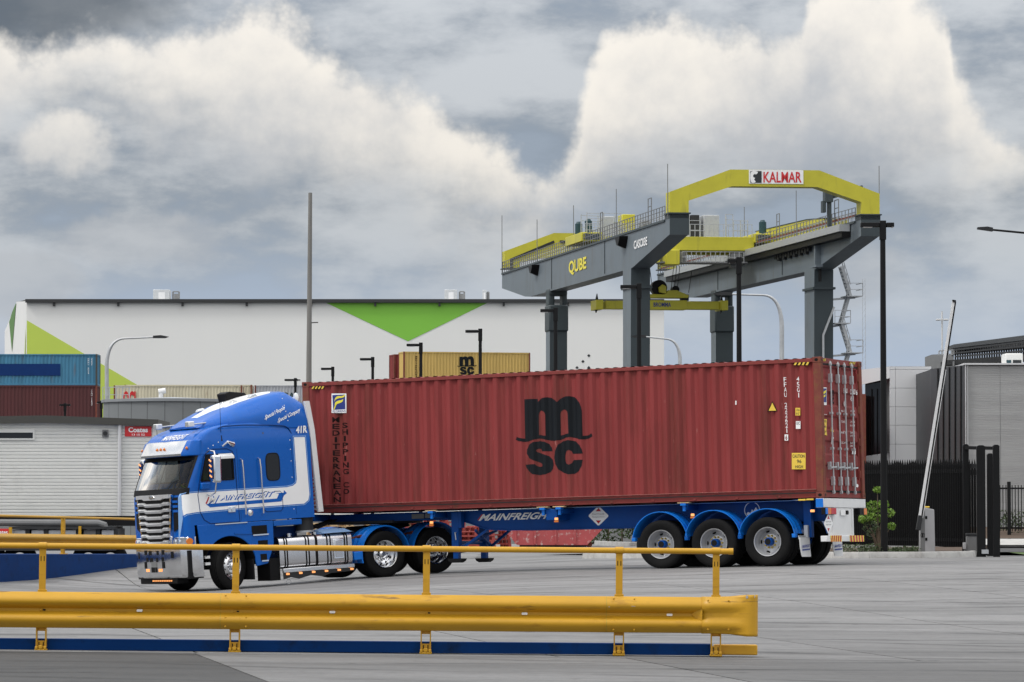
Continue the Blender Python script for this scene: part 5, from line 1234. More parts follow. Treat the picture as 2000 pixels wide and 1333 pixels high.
# ------------------------------------------------------------------ white site cabin on its transporter
YC_ = 96.0
def fx(px, Y): return (px - 1000) / FPX * Y * 1.0
cx1 = at(302, 900, YC_).x; cx0 = cx1 - 12.2; zb, zt = at(200, 1008, YC_).z, at(200, 822, YC_).z
cb = thing('site_cabin', 'white ribbed site cabin with a small red sign', 'cabin', (0, 0, 0))
rb = MB(); pp = []; pt = .0895; n = int((zt - zb) / pt)
for i in range(n):
    z = zb + i * (zt - zb) / n; h = (zt - zb) / n
    pp += [(z, 0), (z + h * .62, 0), (z + h * .74, .018), (z + h * .88, .018)]
pp.append((zt, 0))
rb.rings([[(x, YC_ + d, z) for z, d in pp] for x in (cx0, cx1)], False); part('wall_cladding', rb, 'cabin_white', cb, smooth=20)
part('end_wall', MB().box(cx1 - .05, cx1, YC_ + .03, YC_ + 3, zb, zt).box(cx0, cx0 + .05, YC_ + .03, YC_ + 3, zb, zt).box(cx0, cx1, YC_ + 2.95, YC_ + 3, zb, zt), 'cabin_white', cb)
part('corner_trim', MB().box(cx1 - .06, cx1 + .015, YC_ - .012, YC_ + .05, zb, zt), 'cabin_white', cb)
xr = at(90, 813, YC_).x; zr = at(90, 812, YC_).z; ze = at(310, 820, YC_).z; xe = at(310, 820, YC_).x
part('roof', MB().prism([(cx0 - .2, ze - .05), (xr, zr), (xe, ze), (xe, ze - .17), (xr, zr - .20), (cx0 - .2, ze - .22)], 1, YC_ - .14, YC_ + 3.1), 'cabin_trim', cb)
part('floor_frame', MB().box(cx0, cx1, YC_ + .02, YC_ + 2.9, zb - .12, zb), 'black', cb)
x = at(234, 900, YC_).x; part('downpipe', MB().cyl((x, YC_ - .06, zb), (x, YC_ - .06, zt - .02), .05, n=10), 'panel_grey', cb)
a, b = at(200, 840, YC_), at(212, 854, YC_); vt = part('vent_box', MB().box(a.x, b.x, YC_ - .06, YC_ + .0, b.z, a.z), 'mid_grey', cb, bev=.01)
part('vent_grille', MB().cyl(((a.x + b.x) / 2, YC_ - .075, (a.z + b.z) / 2), ((a.x + b.x) / 2, YC_ - .06, (a.z + b.z) / 2), .06, n=14), 'dark_grey', vt)
a, b = at(-90, 838, YC_), at(68, 860, YC_); wf = part('window', MB().box(a.x, b.x, YC_ - .03, YC_ + .02, b.z, a.z), 'cabin_white', cb, bev=.008)
part('pane', MB().box(a.x + .08, b.x - .05, YC_ - .034, YC_ - .0305, b.z + .05, a.z - .10), 'dark_glass', wf)
a, b = at(244, 833, YC_), at(296, 853, YC_); sg = part('sign', MB().box(a.x, b.x, YC_ - .025, YC_ - .004, b.z, a.z), 'sign_red', cb, 'small red sign with white lettering', bev=.004)
def bq(x0, y0, x1, y1, Y): return [at(x0, y1, Y), at(x1, y1, Y), at(x1, y0, Y), at(x0, y0, Y)]
def flatY(Y): return lambda co: Vector((co.x, Y, co.z))
text('lettering', 'Coates', bq(251, 835, 289, 845, YC_), 'decal_white', sg, .04, None, flatY(YC_ - .028)); text('lettering', '13 15 52', bq(258, 847.5, 283, 851.5, YC_), 'decal_white', sg, .02, None, flatY(YC_ - .028))
tp2 = thing('transport_trailer', 'dark flatbed trailer carrying the white site cabin', 'trailer')
Z = lambda py, Y=95.0: at(200, py, Y).z
part('chassis', MB().box(cx0, at(278, 1000, 96).x, 95.6, 97.9, Z(1028), Z(1012)), 'black', tp2)
part('pipe', MB().tube([(at(-60, 1020, 95).x, 95.2, Z(1021)), (at(190, 1020, 95).x, 95.2, Z(1022)), (at(203, 1022, 95).x, 95.2, Z(1026)), (at(205, 1022, 95).x, 95.2, Z(1034))], .09, 10), 'mid_grey', tp2)
part('frame_top', MB().box(at(18, 1030, 95).x, at(224, 1030, 95).x, 94.9, 97, Z(1034), Z(1029)), 'dark_grey', tp2)
for k, px in enumerate((25, 61, 94, 124, 163, 198)):
    part('tool_box', MB().box(at(px, 1040, 95).x, at(px + 25, 1040, 95).x, 95.0, 96.6, Z(1062), Z(1035)), 'galv' if k != 4 else 'mid_grey', tp2, bev=.02)
    part('upright', MB().box(at(px + 26, 1040, 95).x, at(px + 33, 1040, 95).x, 94.97, 96.6, Z(1064), Z(1033)), 'dark_grey', tp2)
part('base_frame', MB().box(at(-90, 1070, 95).x, at(223, 1070, 95).x, 94.9, 97, Z(1076), Z(1063)), 'dark_grey', tp2)
part('stanchion', MB().box(at(155, 1040, 95).x, at(160, 1040, 95).x, 94.8, 94.9, Z(1050), Z(1028)).box(at(19, 1040, 95).x, at(25, 1040, 95).x, 94.8, 94.9, Z(1050), Z(1030)), 'safety_yellow', tp2)
for px in (-20, 40, 174, 217): part('wheel', MB().lathe([(.2, -.15), (.42, -.13), (.45, -.1), (.45, .1), (.42, .13)], 24, (at(px, 1080, 95.8).x, 95.8, Z(1094, 95.8))), 'rubber', tp2)
a, b = at(-40, 1033, 94.9), at(18, 1046, 94.9); sg = part('sign', MB().box(a.x, b.x, 94.80, 94.85, b.z, a.z), 'sign_red', tp2)
text('lettering', 'Coates', bq(-13, 1035.5, 15, 1044, 94.8), 'decal_white', sg, .02, None, flatY(94.795))
# ------------------------------------------------------------------ warehouse
YW = 430.0
def wq(px, py): return at(px, py, YW)
zt_ = wq(500, 588).z; xl, xr_ = wq(52, 600).x, wq(1297, 600).x
wh = thing('warehouse', 'huge white warehouse with green triangles painted on its wall', 'warehouse', (xl, YW, 0))
bx_, by_ = (8 - 1000) / FPX * 520, 520.0
LW = lambda v: (v[0] - xl, v[1] - YW, v[2] if len(v) > 2 else 0)
part('wall', MB().prism([(0, 0), (xr_ - xl, 0), (xr_ - xl - 15, 90), (bx_ - xl, 90)], 2, -1, zt_), 'warehouse_white', wh)
lx = bx_ - xl
part('gable', MB().add([(0, 0, zt_ - .02), (.42 * lx, .42 * 90, zt_ + 2.05), (lx, 90, zt_ + .7), (lx, 90, zt_ - .02), (.3, 0, zt_ - .02), (.42 * lx + .3, .42 * 90, zt_ + 2.05), (lx + .3, 90, zt_ + .7), (lx + .3, 90, zt_ - .02)], [(0, 1, 2, 3), (4, 7, 6, 5), (0, 4, 5, 1), (1, 5, 6, 2)]), 'warehouse_white', wh, smooth=0)
zr2 = zt_ + 2.0
part('roof', MB().add([(0, -.1, zt_ + .15), (xr_ - xl, -.1, zt_ + .15), (xr_ - xl - 8, 38, zr2), (.42 * lx, 37.8, zr2)], [(0, 1, 2, 3)]), 'warehouse_white', wh, smooth=0)
part('gutter', MB().box(-.1, xr_ - xl, -.55, -.02, zt_ - .22, zt_ + .18), 'gutter', wh)
for k in range(14):
    px = 106 + k * 125.4
    if px < 1290: part('rainhead', MB().box(wq(px - 2, 600).x - xl, wq(px + 2, 600).x - xl, -.45, -.02, zt_ - .65, zt_ - .222), 'gutter', wh)
def wall_poly(name, pts, m, label=None):
    V, Fc = loops_raw([[(wq(x, y).x - xl, wq(x, y).z) for x, y in pts]])
    return print_obj(name, [(x, -.04, z) for x, z in V], Fc, m, wh, None, None, label)
wall_poly('painted_triangle', [(637, 592), (952, 592), (797, 667)], 'leaf_green', 'bright green triangle pointing down')
wall_poly('painted_triangle', [(52.5, 626), (480, 876), (480, 900), (52.5, 900)], 'lime', 'lime green slanting triangle at the left corner')
for cx, cy in ((1150, 695), (1138.5, 706.5), (1127, 718.5), (1150, 718.5)): wall_poly('painted_diamond', [(cx - 3.2, cy), (cx, cy + 3.2), (cx + 3.2, cy), (cx, cy - 3.2)], 'text_dark')
def lside(f, z): return (f * (bx_ - xl) - .05, f * 90 - .01, z)
zs = lambda py, Y: at(30, py, Y).z
part('painted_triangle', MB().add([lside(.42, zt_ + 1.9), lside(.60, zt_ + 1.6), lside(.75, zt_ + .9), lside(.60, zs(688, 484))], [(0, 1, 2, 3)]), 'dark_green', wh, smooth=0)
part('painted_triangle', MB().add([lside(.02, zs(640, 432)), lside(.11, zs(760, 440)), lside(.02, zs(760, 432))], [(0, 1, 2)]), 'lime', wh, smooth=0)
def roof_unit(px0, px1, py0, py1, label, extra=True):
    a, b = at(px0, py1, 440), at(px1, py0, 440); t = thing('rooftop_unit', label, 'air conditioner', (a.x, 440, zt_ + .3), group=None)
    w_, h_ = b.x - a.x, b.z - zt_ - .3
    part('casing', MB().box(0, w_ * .62, 0, 2, 0, h_), 'galv', t, bev=.05); part('panel', MB().box(w_ * .2, w_ * .45, -.05, 0, h_ * .25, h_ * .8), 'panel_grey', t)
    part('frame', MB().box(w_ * .72, w_, .2, 1.8, 0, h_ * .25).bar((w_ * .74, .3, 0), (w_ * .74, .3, h_ * .85), .15).bar((w_ * .97, .3, 0), (w_ * .97, .3, h_ * .85), .15).bar((w_ * .74, .3, h_ * .85), (w_ * .97, .3, h_ * .85), .15).box(w_ * .78, w_ * .92, .3, 1.5, h_ * .3, h_ * .7), 'mid_grey', t)
    part('base', MB().box(-w_ * .25, w_ * 1.0, .3, 1.5, 0, h_ * .2), 'dark_grey', t)
roof_unit(299, 351, 566, 588, 'grey rooftop air unit on the left part of the warehouse'); roof_unit(868, 908, 566, 588, 'grey rooftop air unit above the green triangle'); roof_unit(942, 955, 567, 588, 'small rooftop unit beside the crane girder')
# ------------------------------------------------------------------ yard containers far behind
def far_box(label, m, x, y, ztop, rz=0.0, L=12.192, H=2.591, group='containers stacked in the far yard', n=40):
    t = thing('shipping_container', label, 'container', (x, y, ztop - H), rz, group)
    s_ = corr_rows(.1, L - .1, n, .03, .045)
    part('side_panel', sheet(s_, .12, H - .1), m, t, smooth=25)
    e_ = corr_rows(.1, 2.34, 8, .03, .045)
    for xx, sg_ in ((0, 1), (L, -1)):
        mb = MB(); mb.rings([[(xx + sg_ * d, a, z) for a, d in e_] for z in (.12, H - .1)], False); part('end_panel', mb, m, t, smooth=25)
    part('roof_panel', MB().box(.05, L - .05, .05, 2.39, H - .06, H - .02), m, t)
    f = MB()
    for z0, z1 in ((0, .14), (H - .11, H)): f.box(.12, L - .12, 0, .07, z0, z1).box(.12, L - .12, 2.37, 2.44, z0, z1).box(0, .07, .12, 2.32, z0, z1).box(L - .07, L, .12, 2.32, z0, z1)
    part('rail', f, m, t)
    for xx in (0, L - .14):
        for yy in (0, 2.30): part('corner_post', MB().box(xx, xx + .14, yy, yy + .14, 0, H), 'rust_red' if m != 'box_blue' else 'cabin_trim', t)
    return t
bl_t = at(190, 692, 298)
bb = far_box('weathered blue container on top of the stack at the left', 'box_blue', bl_t.x - 12.192, 298, bl_t.z)
def on_box(t, px, py, Y): p = at(px, py, Y) - t.location; return Vector((p.x, -.012, p.z))
print_obj('painted_panel', [on_box(bb, *q, 298) for q in ((-60, 734), (118, 734), (118, 711), (-60, 711))], [(0, 1, 2, 3)], 'navy', bb, None, None, 'dark blue painted rectangle')
stack_text('lettering', 'HMMU 6029', on_box(bb, 171.5, 700, 298), on_box(bb, 174, 700, 298), on_box(bb, 171.5, 732, 298), on_box(bb, 174, 732, 298), 'decal_white', bb, .0)
stack_text('lettering', '22G1', on_box(bb, 178, 700, 298), on_box(bb, 180.5, 700, 298), on_box(bb, 178, 715, 298), on_box(bb, 180.5, 715, 298), 'decal_white', bb, .0)
b2 = far_box('maroon container directly under the weathered blue one', 'box_maroon', bl_t.x - 12.192, 298, bl_t.z - 2.61, H=2.896)
stack_text('lettering', 'TCNU 71530', on_box(b2, 178, 762, 298), on_box(b2, 180.5, 762, 298), on_box(b2, 178, 793, 298), on_box(b2, 180.5, 793, 298), 'decal_white', b2, .0)
for k in range(3): far_box('maroon container hidden low in the left stack', 'box_maroon', bl_t.x - 12.192, 298, bl_t.z - 2.61 - 2.92 * (k + 1), H=2.896, n=12)
yw_t = at(788, 687, 335)
ym = far_box('yellow container seen just above the red container', 'box_yellow', yw_t.x, 335, yw_t.z, rad(13), H=2.896)
def yq(x, y):        # logo traced in its own units onto the side
    return Vector((5.35 + (x - 372) / 700 * 1.42, -.012, 2.52 - (y - 208) / 934 * 1.75))
for lp in ([MO, MH1, MH2], [SO], [CO]):
    V_, F_ = loops_raw([[(x, -y) for x, y in l] for l in lp]); print_obj('logo', [yq(x, -y) for x, y in V_], F_, 'msc_black', ym)
stack_text('lettering', 'MEDITERRANEAN', (1.15, -.012, 2.5), (1.32, -.012, 2.5), (1.15, -.012, .3), (1.32, -.012, .3), 'faded_black', ym, .04); stack_text('lettering', 'SHIPPING CO', (1.55, -.012, 2.35), (1.72, -.012, 2.35), (1.55, -.012, .4), (1.72, -.012, .4), 'faded_black', ym, .04)
rm_ = far_box('red container end showing left of the yellow container', 'box_red', yw_t.x - 1.0, 338.5, at(765, 692, 338).z, rad(13), H=2.896)
for k in range(4): far_box('container hidden under the yellow one', 'box_grey', yw_t.x, 335, yw_t.z - 2.92 * (k + 1), rad(13), H=2.896, n=12)
cr_t = at(222, 753, 340)
c1 = far_box('cream container with red lettering behind the grey tank', 'box_cream', cr_t.x, 340, cr_t.z, H=2.896)
c2 = far_box('pale rust-streaked container right of the cream one', 'box_cream', at(492, 753, 343).x - 12.192, 343, at(492, 752, 343).z, H=2.896)
c3 = far_box('light grey container just above the blue cab', 'box_grey', at(497, 753, 344).x, 344, at(497, 753, 344).z, H=2.896)
text('lettering', 'OCL', [Vector((.9, -.012, .9)), Vector((2.3, -.012, .9)), Vector((2.3, -.012, 2.35)), Vector((.9, -.012, 2.35))], 'sign_red', c1, .05)
text('lettering', 'CAI', [Vector((2.6, -.012, 1.6)), Vector((4.1, -.012, 1.6)), Vector((4.1, -.012, 2.2)), Vector((2.6, -.012, 2.2))], 'teal', c3, .02)
for c_, m_n in ((c1, 'box_cream'), (c3, 'box_grey')):
    for k in range(3): far_box('container hidden low in the far row', m_n, c_.location.x, c_.location.y, c_.location.z - .03 - 2.92 * k, H=2.896, n=12)
# ------------------------------------------------------------------ grey tank
tkc = at(322, 800, 150); rT = 135 / FPX * 150; zT = at(322, 783, 150).z
tn = thing('storage_tank', 'round grey panelled tank with a shallow cone roof', 'tank', (tkc.x, 150 + rT, 0))
for lvl in range(4):
    z1 = zT - lvl * 1.55; z0 = max(-.1, z1 - 1.535)
    for k in range(24):
        a0, a1 = 2 * math.pi * k / 24 + .003, 2 * math.pi * (k + 1) / 24 - .003
        if math.sin((a0 + a1) / 2) > .3: continue
        rs = [[(rT * math.cos(a0 + (a1 - a0) * i / 4), rT * math.sin(a0 + (a1 - a0) * i / 4), z) for i in range(5)] for z in (z0, z1)]
        part('panel', MB().rings(rs, False), 'tank_grey', tn, smooth=40)
part('shell', MB().lathe([(rT - .03, -.1), (rT - .03, zT)], 64, ax=2), 'dark_grey', tn)
part('roof', MB().lathe([(rT + .08, zT - .02), (rT + .1, zT + .10), (rT * .5, zT + .17), (0, zT + .24)], 64, ax=2), 'tank_roof', tn, smooth=60)
part('vent', MB().cyl((-.4, -.5, zT + .1), (-.4, -.5, zT + .45), .10, n=12).cyl((-.5, -.5, zT + .45), (-.2, -.5, zT + .50), .12, n=10), 'white_paint', tn)
rl = MB()
for k in range(5): rl.bar((-rT + .1 + k * .28, -1.2, zT), (-rT + .1 + k * .28, -1.2, zT + .62), .03)
rl.bar((-rT + .1, -1.2, zT + .62), (-rT + 1.25, -1.2, zT + .62), .03).bar((-rT + .1, -1.2, zT + .3), (-rT + 1.25, -1.2, zT + .3), .025); part('railing', rl, 'galv', tn)
# ------------------------------------------------------------------ poles and lamps
def lamp(px, Y, py_top, heads, label, group='black square lamp posts in a row'):
    p = at(px, py_top, Y); zg = gz(p.x, Y)
    t = thing('lamp_post', label, 'lamp post', (p.x, Y, zg), group=group); h = p.z - zg
    part('pole', MB().cyl((0, 0, -.1), (0, 0, h), .085, .062, 12), 'lamp_black', t)
    part('sleeve', MB().box(-.075, .075, -.075, .075, h - .42, h + .03), 'lamp_black', t, bev=.01)
    for s_, ln in heads:
        hd = part('lamp_head', MB().box(*sorted((s_ * .08, s_ * ln)), -.11, .11, h - .12, h - .02).box(*sorted((s_ * .05, s_ * .25)), -.05, .05, h - .10, h - .04), 'lamp_black', t, bev=.012)
        part('lens', MB().box(*sorted((s_ * .25, s_ * (ln - .06))), -.09, .09, h - .132, h - .121), 'lamp_lens', hd)
for i, (px, Y, py, hd, lb) in enumerate(((1724, 83.7, 434, ((-1, .52), (1, .26)), 'tall black lamp post with two heads beside the container doors'), (1443, 94, 505, ((-1, .3),), 'black lamp post between the two near crane legs'), (1248, 105.6, 556, ((-1, .55),), 'black lamp post in front of the near left crane leg'), (1085, 118, 603, ((-1, .5),), 'black lamp post in front of the far left crane leg'), (938, 132, 644, ((-1, .55),), 'black lamp post over the right half of the yellow container'), (822, 143, 671, ((-1, .57),), 'black lamp post over the left half of the yellow container'), (728, 157, 699, ((-1, .56),), 'black lamp post left of the yellow container'), (650, 168, 718, ((-1, .55),), 'black lamp post just right of the tall concrete pole'), (577, 183, 740, ((-1, .55), (1, .12)), 'black lamp post above the back of the blue cab'), (198, 195, 784, ((-1, .22), (1, .22)), 'short black twin lamp post beside the curved grey lamp'), (127, 195, 789, ((-1, .3), (1, .3)), 'faint black twin lamp post against the maroon container'))): lamp(px, Y, py, hd, lb)
def bez(p0, p1, p2, n=10): return [p0 * (1 - t) ** 2 + p1 * 2 * t * (1 - t) + p2 * t * t for t in [i / n for i in range(n + 1)]]
def street(pxp, Y, py_el, corner, tip, label, head_dir=1, m='galv'):
    base = at(pxp, 1000, Y); base.z = 0
    t = thing('street_lamp', label, 'street lamp', (base.x, Y, 0), group='curved grey street lamps')
    P = [Vector((0, 0, -.1)), Vector((0, 0, 3)), at(pxp, py_el, Y) - base] + bez(at(pxp, py_el, Y) - base, at(*corner, Y) - base, at(corner[0] + (tip[0] - corner[0]) * .35, corner[1] + (tip[1] - corner[1]) * .35, Y) - base)[1:] + [at(*tip, Y) - base]
    k = len(P); part('pole', MB().tube(P, [.11 - .07 * i / (k - 1) for i in range(k)], 10), m, t)
    e = at(*tip, Y) - base; d = head_dir
    part('lamp_head', MB().prism([(e.x - d * .1, e.z - .05), (e.x + d * .5, e.z - .05), (e.x + d * .7, e.z + .02), (e.x + d * .3, e.z + .10), (e.x - d * .1, e.z + .07)], 1, -.12, .12), 'dark_grey', t)
street(208.5, 180, 712, (211, 663), (303, 659), 'curved grey street lamp in front of the warehouse at left')
street(1527, 150, 640, (1526, 578), (1425, 575), 'curved grey street lamp between the right crane legs', -1); street(1328, 185, 700, (1326, 665), (1258, 658), 'small curved grey lamp beside the near left crane leg', -1)
cp = at(606, 377, 220); t = thing('concrete_pole', 'tall grey concrete pole rising above the cab', 'pole', (cp.x, 220, 0))
part('shaft', MB().cyl((-.1, 0, -.2), (0, 0, cp.z), .21, .12, 14), 'concrete_pole', t)
cl2 = at(614, 631, 220); part('bracket', MB().bar((0, 0, cl2.z), (.5, -.1, cl2.z + .02), .06), 'black', t)
p = at(2050, 460, 100); t = thing('lamp_post', 'black lamp arm reaching in from the right edge', 'lamp post', (p.x, 100, 0))
hh_ = p.z; part('pole', MB().cyl((0, 0, 0), (0, 0, hh_ + .1), .09, .06, 10), 'lamp_black', t); a_ = at(1935, 449, 100); part('arm', MB().tube([(0, 0, hh_), (a_.x - p.x, 0, a_.z)], .03, 8), 'lamp_black', t)
b_ = at(1909, 446, 100); part('lamp_head', MB().prism([(b_.x - p.x, b_.z - .03), (a_.x - p.x + .05, a_.z - .05), (a_.x - p.x + .05, a_.z + .05), (a_.x - p.x - .1, a_.z + .08), (b_.x - p.x, b_.z + .02)], 1, -.12, .12), 'dark_grey', t)
p = at(1687, 545, 600); t = thing('radio_mast', 'faint thin lattice mast on the horizon', 'mast', (p.x, 600, 0)); mb = MB()
for e in (-.35, .35): mb.bar((e, 0, 0), (e * .6, 0, p.z), .06)
for k in range(40): z = p.z * k / 40; mb.bar((-.33, 0, z), (.33, 0, z + p.z / 40), .03)
part('lattice', mb, 'galv', t)
p = at(1840, 625, 420); t = thing('light_mast', 'distant pale mast with two flat lamps', 'light mast', (p.x, 420, 0)); part('pole', MB().cyl((0, 0, 0), (0, 0, p.z + 1), .15, .1, 8), 'lamp_lens', t)
for e in (-1, 1): part('lamp_head', MB().box(*sorted((e * .15, e * .72)), -.3, .3, p.z - .1, p.z + .1), 'lamp_lens', t, bev=.05)
# ------------------------------------------------------------------ right-hand buildings
pb = thing('panel_building', 'pale grey panelled building behind the lifted barrier arm', 'building')
def vwall(p0, Y0, p1, Y1, t0, b0, t1, b1, th=.3):
    """upright slab between two sight columns; top and bottom rows per column"""
    a, b, c, d = at(p0, b0, Y0), at(p1, b1, Y1), at(p1, t1, Y1), at(p0, t0, Y0); k = Vector((0, th, 0))
    return MB().add([a, b, c, d, a + k, b + k, c + k, d + k], [(0, 1, 2, 3), (7, 6, 5, 4), (0, 4, 5, 1), (1, 5, 6, 2), (2, 6, 7, 3), (3, 7, 4, 0)])
part('wall_core', vwall(1738, 118.3, 1822, 118.3, 716, 1072, 716, 1072, 8), 'mid_grey', pb)
rowsy = [716, 722, 758.5, 795, 831, 868, 905, 942, 979, 1016, 1053, 1072]
for y0, y1 in zip(rowsy, rowsy[1:]):
    for x0, x1 in ((1738, 1749), (1749, 1819)): part('panel', vwall(x0 + .25, 118, x1 - .25, 118, y0 + .3, y1 - .3, y0 + .3, y1 - .3, .2), 'panel_grey', pb)
part('canopy_fascia', vwall(1660, 118.6, 1738, 118, 725, 757, 716, 739, .5), 'panel_grey', pb)
part('return_wall', vwall(1660, 118.7, 1738, 118.5, 896, 1072, 884, 1072, .3), 'panel_grey', pb)
part('curtain_glass', vwall(1690, 118.75, 1732, 118.6, 747, 895, 738, 888, .1), 'dark_glass', pb); part('jamb', vwall(1731.5, 118.5, 1738, 118.2, 739, 886, 739, 884, .2), 'mid_grey', pb)
for px in (1702, 1713, 1724): part('mullion', vwall(px, 118.55, px + .8, 118.55, 760, 890, 760, 890, .08), 'black', pb)
rc_t = at(1691, 772, 117.5); rcx = far_box('dark red container standing behind the loaded one at right', 'box_red', rc_t.x - 6.058, 117.5, at(1690, 770, 117.5).z, L=6.058, n=20, group='containers behind the gate'); rcy = far_box('white container under the dark red one behind the gate', 'box_cream', rc_t.x - 6.058, 117.5, at(1690, 770, 117.5).z - 2.61, L=6.058, n=20, group='containers behind the gate')
text('lettering', 'C', [Vector((5.6, -.012, 1.6)), Vector((5.95, -.012, 1.6)), Vector((5.95, -.012, 2.2)), Vector((5.6, -.012, 2.2))], 'sign_red', rcy, .05)
far_box('orange container at the bottom behind the gate', 'rust_red', rc_t.x - 6.058, 117.5, at(1690, 770, 117.5).z - 5.22, L=6.058, n=20, group='containers behind the gate')
db = thing('clad_building', 'charcoal ribbed and grey block building at the right edge', 'building')
xs_ = [1818, 1831, 1842, 1853.5, 1865, 1876, 1888]
for x0, x1 in zip(xs_, xs_[1:]):
    f0, f1 = (x0 - 1818) / 70, (x1 - 1818) / 70
    part('cladding_panel', vwall(x0 + .3, 113.3 - 3.3 * f0, x1 - .3, 113.3 - 3.3 * f1, 721 - 8 * f0, 1068, 721 - 8 * f1, 1068, .25), 'panel_dark', db)
    part('rib', vwall(x1 - .5, 113.25 - 3.3 * f1, x1 + .5, 113.2 - 3.3 * f1, 721 - 8 * f1, 1068, 721 - 8 * f1, 1068, .1), 'black', db)
part('inner_wall', vwall(1819, 113.7, 1888, 110.4, 722, 1068, 714, 1068, 6), 'panel_dark', db)
bw = MB(); a = at(1889, 713, 110); b = at(2140, 713, 110); zc = -.2; n = int((a.z - zc) / .072); pr = []
for i in range(n): z = zc + i * .072; pr += [(z, 0), (z + .062, 0), (z + .064, .005), (z + .070, .005)]
for x0, x1 in ((a.x, at(1952.6, 700, 110).x), (at(1953.4, 700, 110).x, at(2018, 700, 110).x), (at(2018.8, 700, 110).x, b.x)):
    bw = MB(); bw.rings([[(x, 110 + d, z) for z, d in pr] for x in (x0, x1)], False); part('block_wall', bw, 'block_grey', db, smooth=0)
part('wall_backing', MB().box(a.x, b.x, 110.02, 118, zc, a.z - .02), 'block_grey', db); part('corner_trim', MB().box(a.x - .06, a.x + .02, 109.96, 110.05, zc, a.z + .02), 'panel_grey', db); part('coping', MB().box(a.x - .1, b.x, 109.9, 118, a.z, a.z + .05), 'panel_grey', db)
a = at(1964, 711, 114); b = at(1998, 685, 114); t = thing('roof_vent_unit', 'white box unit on the roof of the grey block building', 'air conditioner', (a.x, 114, at(1950, 713, 110).z + .05)); w_, h_ = b.x - a.x, b.z - a.z + .05
part('casing', MB().box(0, w_, 0, 1, 0, h_), 'cabin_white', t, bev=.03)
for x0, x1, m_n in ((.05, .32, 'teal'), (.42, .9, 'text_dark')): part('grille', MB().box(w_ * x0, w_ * x1, -.012, -.002, .03, h_ * .55), m_n, t)
for k in range(4): part('grille_bar', MB().box(w_ * (.5 + k * .1), w_ * (.5 + k * .1) + .012, -.02, -.0125, .03, h_ * .55), 'dark_grey', t)
# covered gallery behind
cg = thing('conveyor_gallery', 'dark covered gallery on the skyline at the right edge', 'gallery'); Y0, Y1 = 232.0, 205.0
part('roof', vwall(1863, Y0, 2080, Y1, 673, 680, 645, 656, 3), 'panel_dark', cg); part('wall', vwall(1865, Y0 + .4, 2080, Y1 + .4, 679, 692, 655, 672, 2), 'mid_grey', cg); part('floor_beam', vwall(1848, Y0, 2080, Y1, 704, 713, 688, 700, 3), 'black', cg)
rl = MB()
for k in range(46):
    f = k / 45; p = at(1866 + 214 * f, 682 - 25 * f, Y0 + (Y1 - Y0) * f - .3); q = at(1866 + 214 * f, 704 - 16 * f, Y0 + (Y1 - Y0) * f - .3); rl.bar(p, q, .10)
for o in (684, 690, 697): rl.bar(at(1866, o, Y0 - .3), at(2080, o - 25 + (o - 684) * .6, Y1 - .3), .10)
part('railing', rl, 'dark_grey', cg); part('tower', vwall(1820, Y0 + 6, 1863, Y0 + 2, 693, 760, 691, 760, 4), 'mid_grey', cg)
rl = MB()
for k in range(5): px = 1834 + k * 6; rl.bar(at(px, 686, Y0), at(px, 694, Y0), .08)
rl.bar(at(1834, 686, Y0), at(1862, 684, Y0), .08); part('railing', rl, 'galv', cg)
for f in (.12, .5, .9):
    p = at(1848 + 232 * f, 706 - 14 * f, Y0 + (Y1 - Y0) * f); part('column', MB().box(p.x - .3, p.x + .3, p.y + 1, p.y + 1.6, 0, p.z), 'mid_grey', cg)
p = at(1842, 755, Y0 + 6); part('column', MB().box(p.x - .6, p.x + .6, p.y + .5, p.y + 3.5, 0, p.z), 'mid_grey', cg)
# ------------------------------------------------------------------ kerb, garden bed, fence, gate, barrier
kpts = [(at(1560, 1089, 85).x, 85.2), (at(1625, 1090, 83.2).x, 83.2), (at(1676, 1091, 82.6).x, 82.6), (at(1698, 1091, 82.6).x, 82.6), (at(1800, 1090, 83).x, 83.0), (at(1905, 1088, 84.5).x, 84.5), (at(1912, 1087, 85.2).x, 85.4)]
bed = MB(); bk = [(kpts[0][0] - 6, 101), (at(1960, 1080, 98).x, 101)]
poly = [(x, y + .1) for x, y in kpts] + [bk[1], bk[0]]
bed.add([(x, y, gz(x, y) + .10) for x, y in poly], [tuple(range(len(poly)))]); struct('garden_bed', bed, 'soil', 0)
kth = thing('kerb', 'pale concrete kerb along the garden bed at right', 'kerb')
kpts2 = [(kpts[0][0] - 5, 92)] + kpts
for (x0, y0), (x1, y1) in zip(kpts2, kpts2[1:]):
    d = Vector((x1 - x0, y1 - y0)); d.normalize(); nrm = Vector((-d.y, d.x)); rs = []
    for (x, y) in ((x0 + d.x * .006, y0 + d.y * .006), (x1 - d.x * .006, y1 - d.y * .006)):
        z = gz(x, y); rs.append([(x, y, z - .1), (x + nrm.x * .02, y + nrm.y * .02, z + .10), (x + nrm.x * .05, y + nrm.y * .05, z + .145), (x + nrm.x * .16, y + nrm.y * .16, z + .145), (x + nrm.x * .17, y + nrm.y * .17, z - .1)])
    part('kerb_stone', MB().rings(rs, True, True, True), 'kerb_concrete', kth)
fn_ = thing('palisade_fence', 'black palisade fence behind the barrier', 'fence'); FA, FB = at(1640, 1060, 91), at(1886, 1070, 86.6)
pk = mesh('picket', MB().box(-.029, .029, -.012, .012, .12, 2.10).add([(-.029, -.012, 2.10), (.029, -.012, 2.10), (.029, .012, 2.10), (-.029, .012, 2.10), (0, 0, 2.26)], [(0, 1, 4), (1, 2, 4), (2, 3, 4), (3, 0, 4)]), 0)
Lf = (FB - FA).length; nP = int(Lf / .088); FA.z = gz(FA.x, FA.y) + .1; FB.z = gz(FB.x, FB.y) + .1
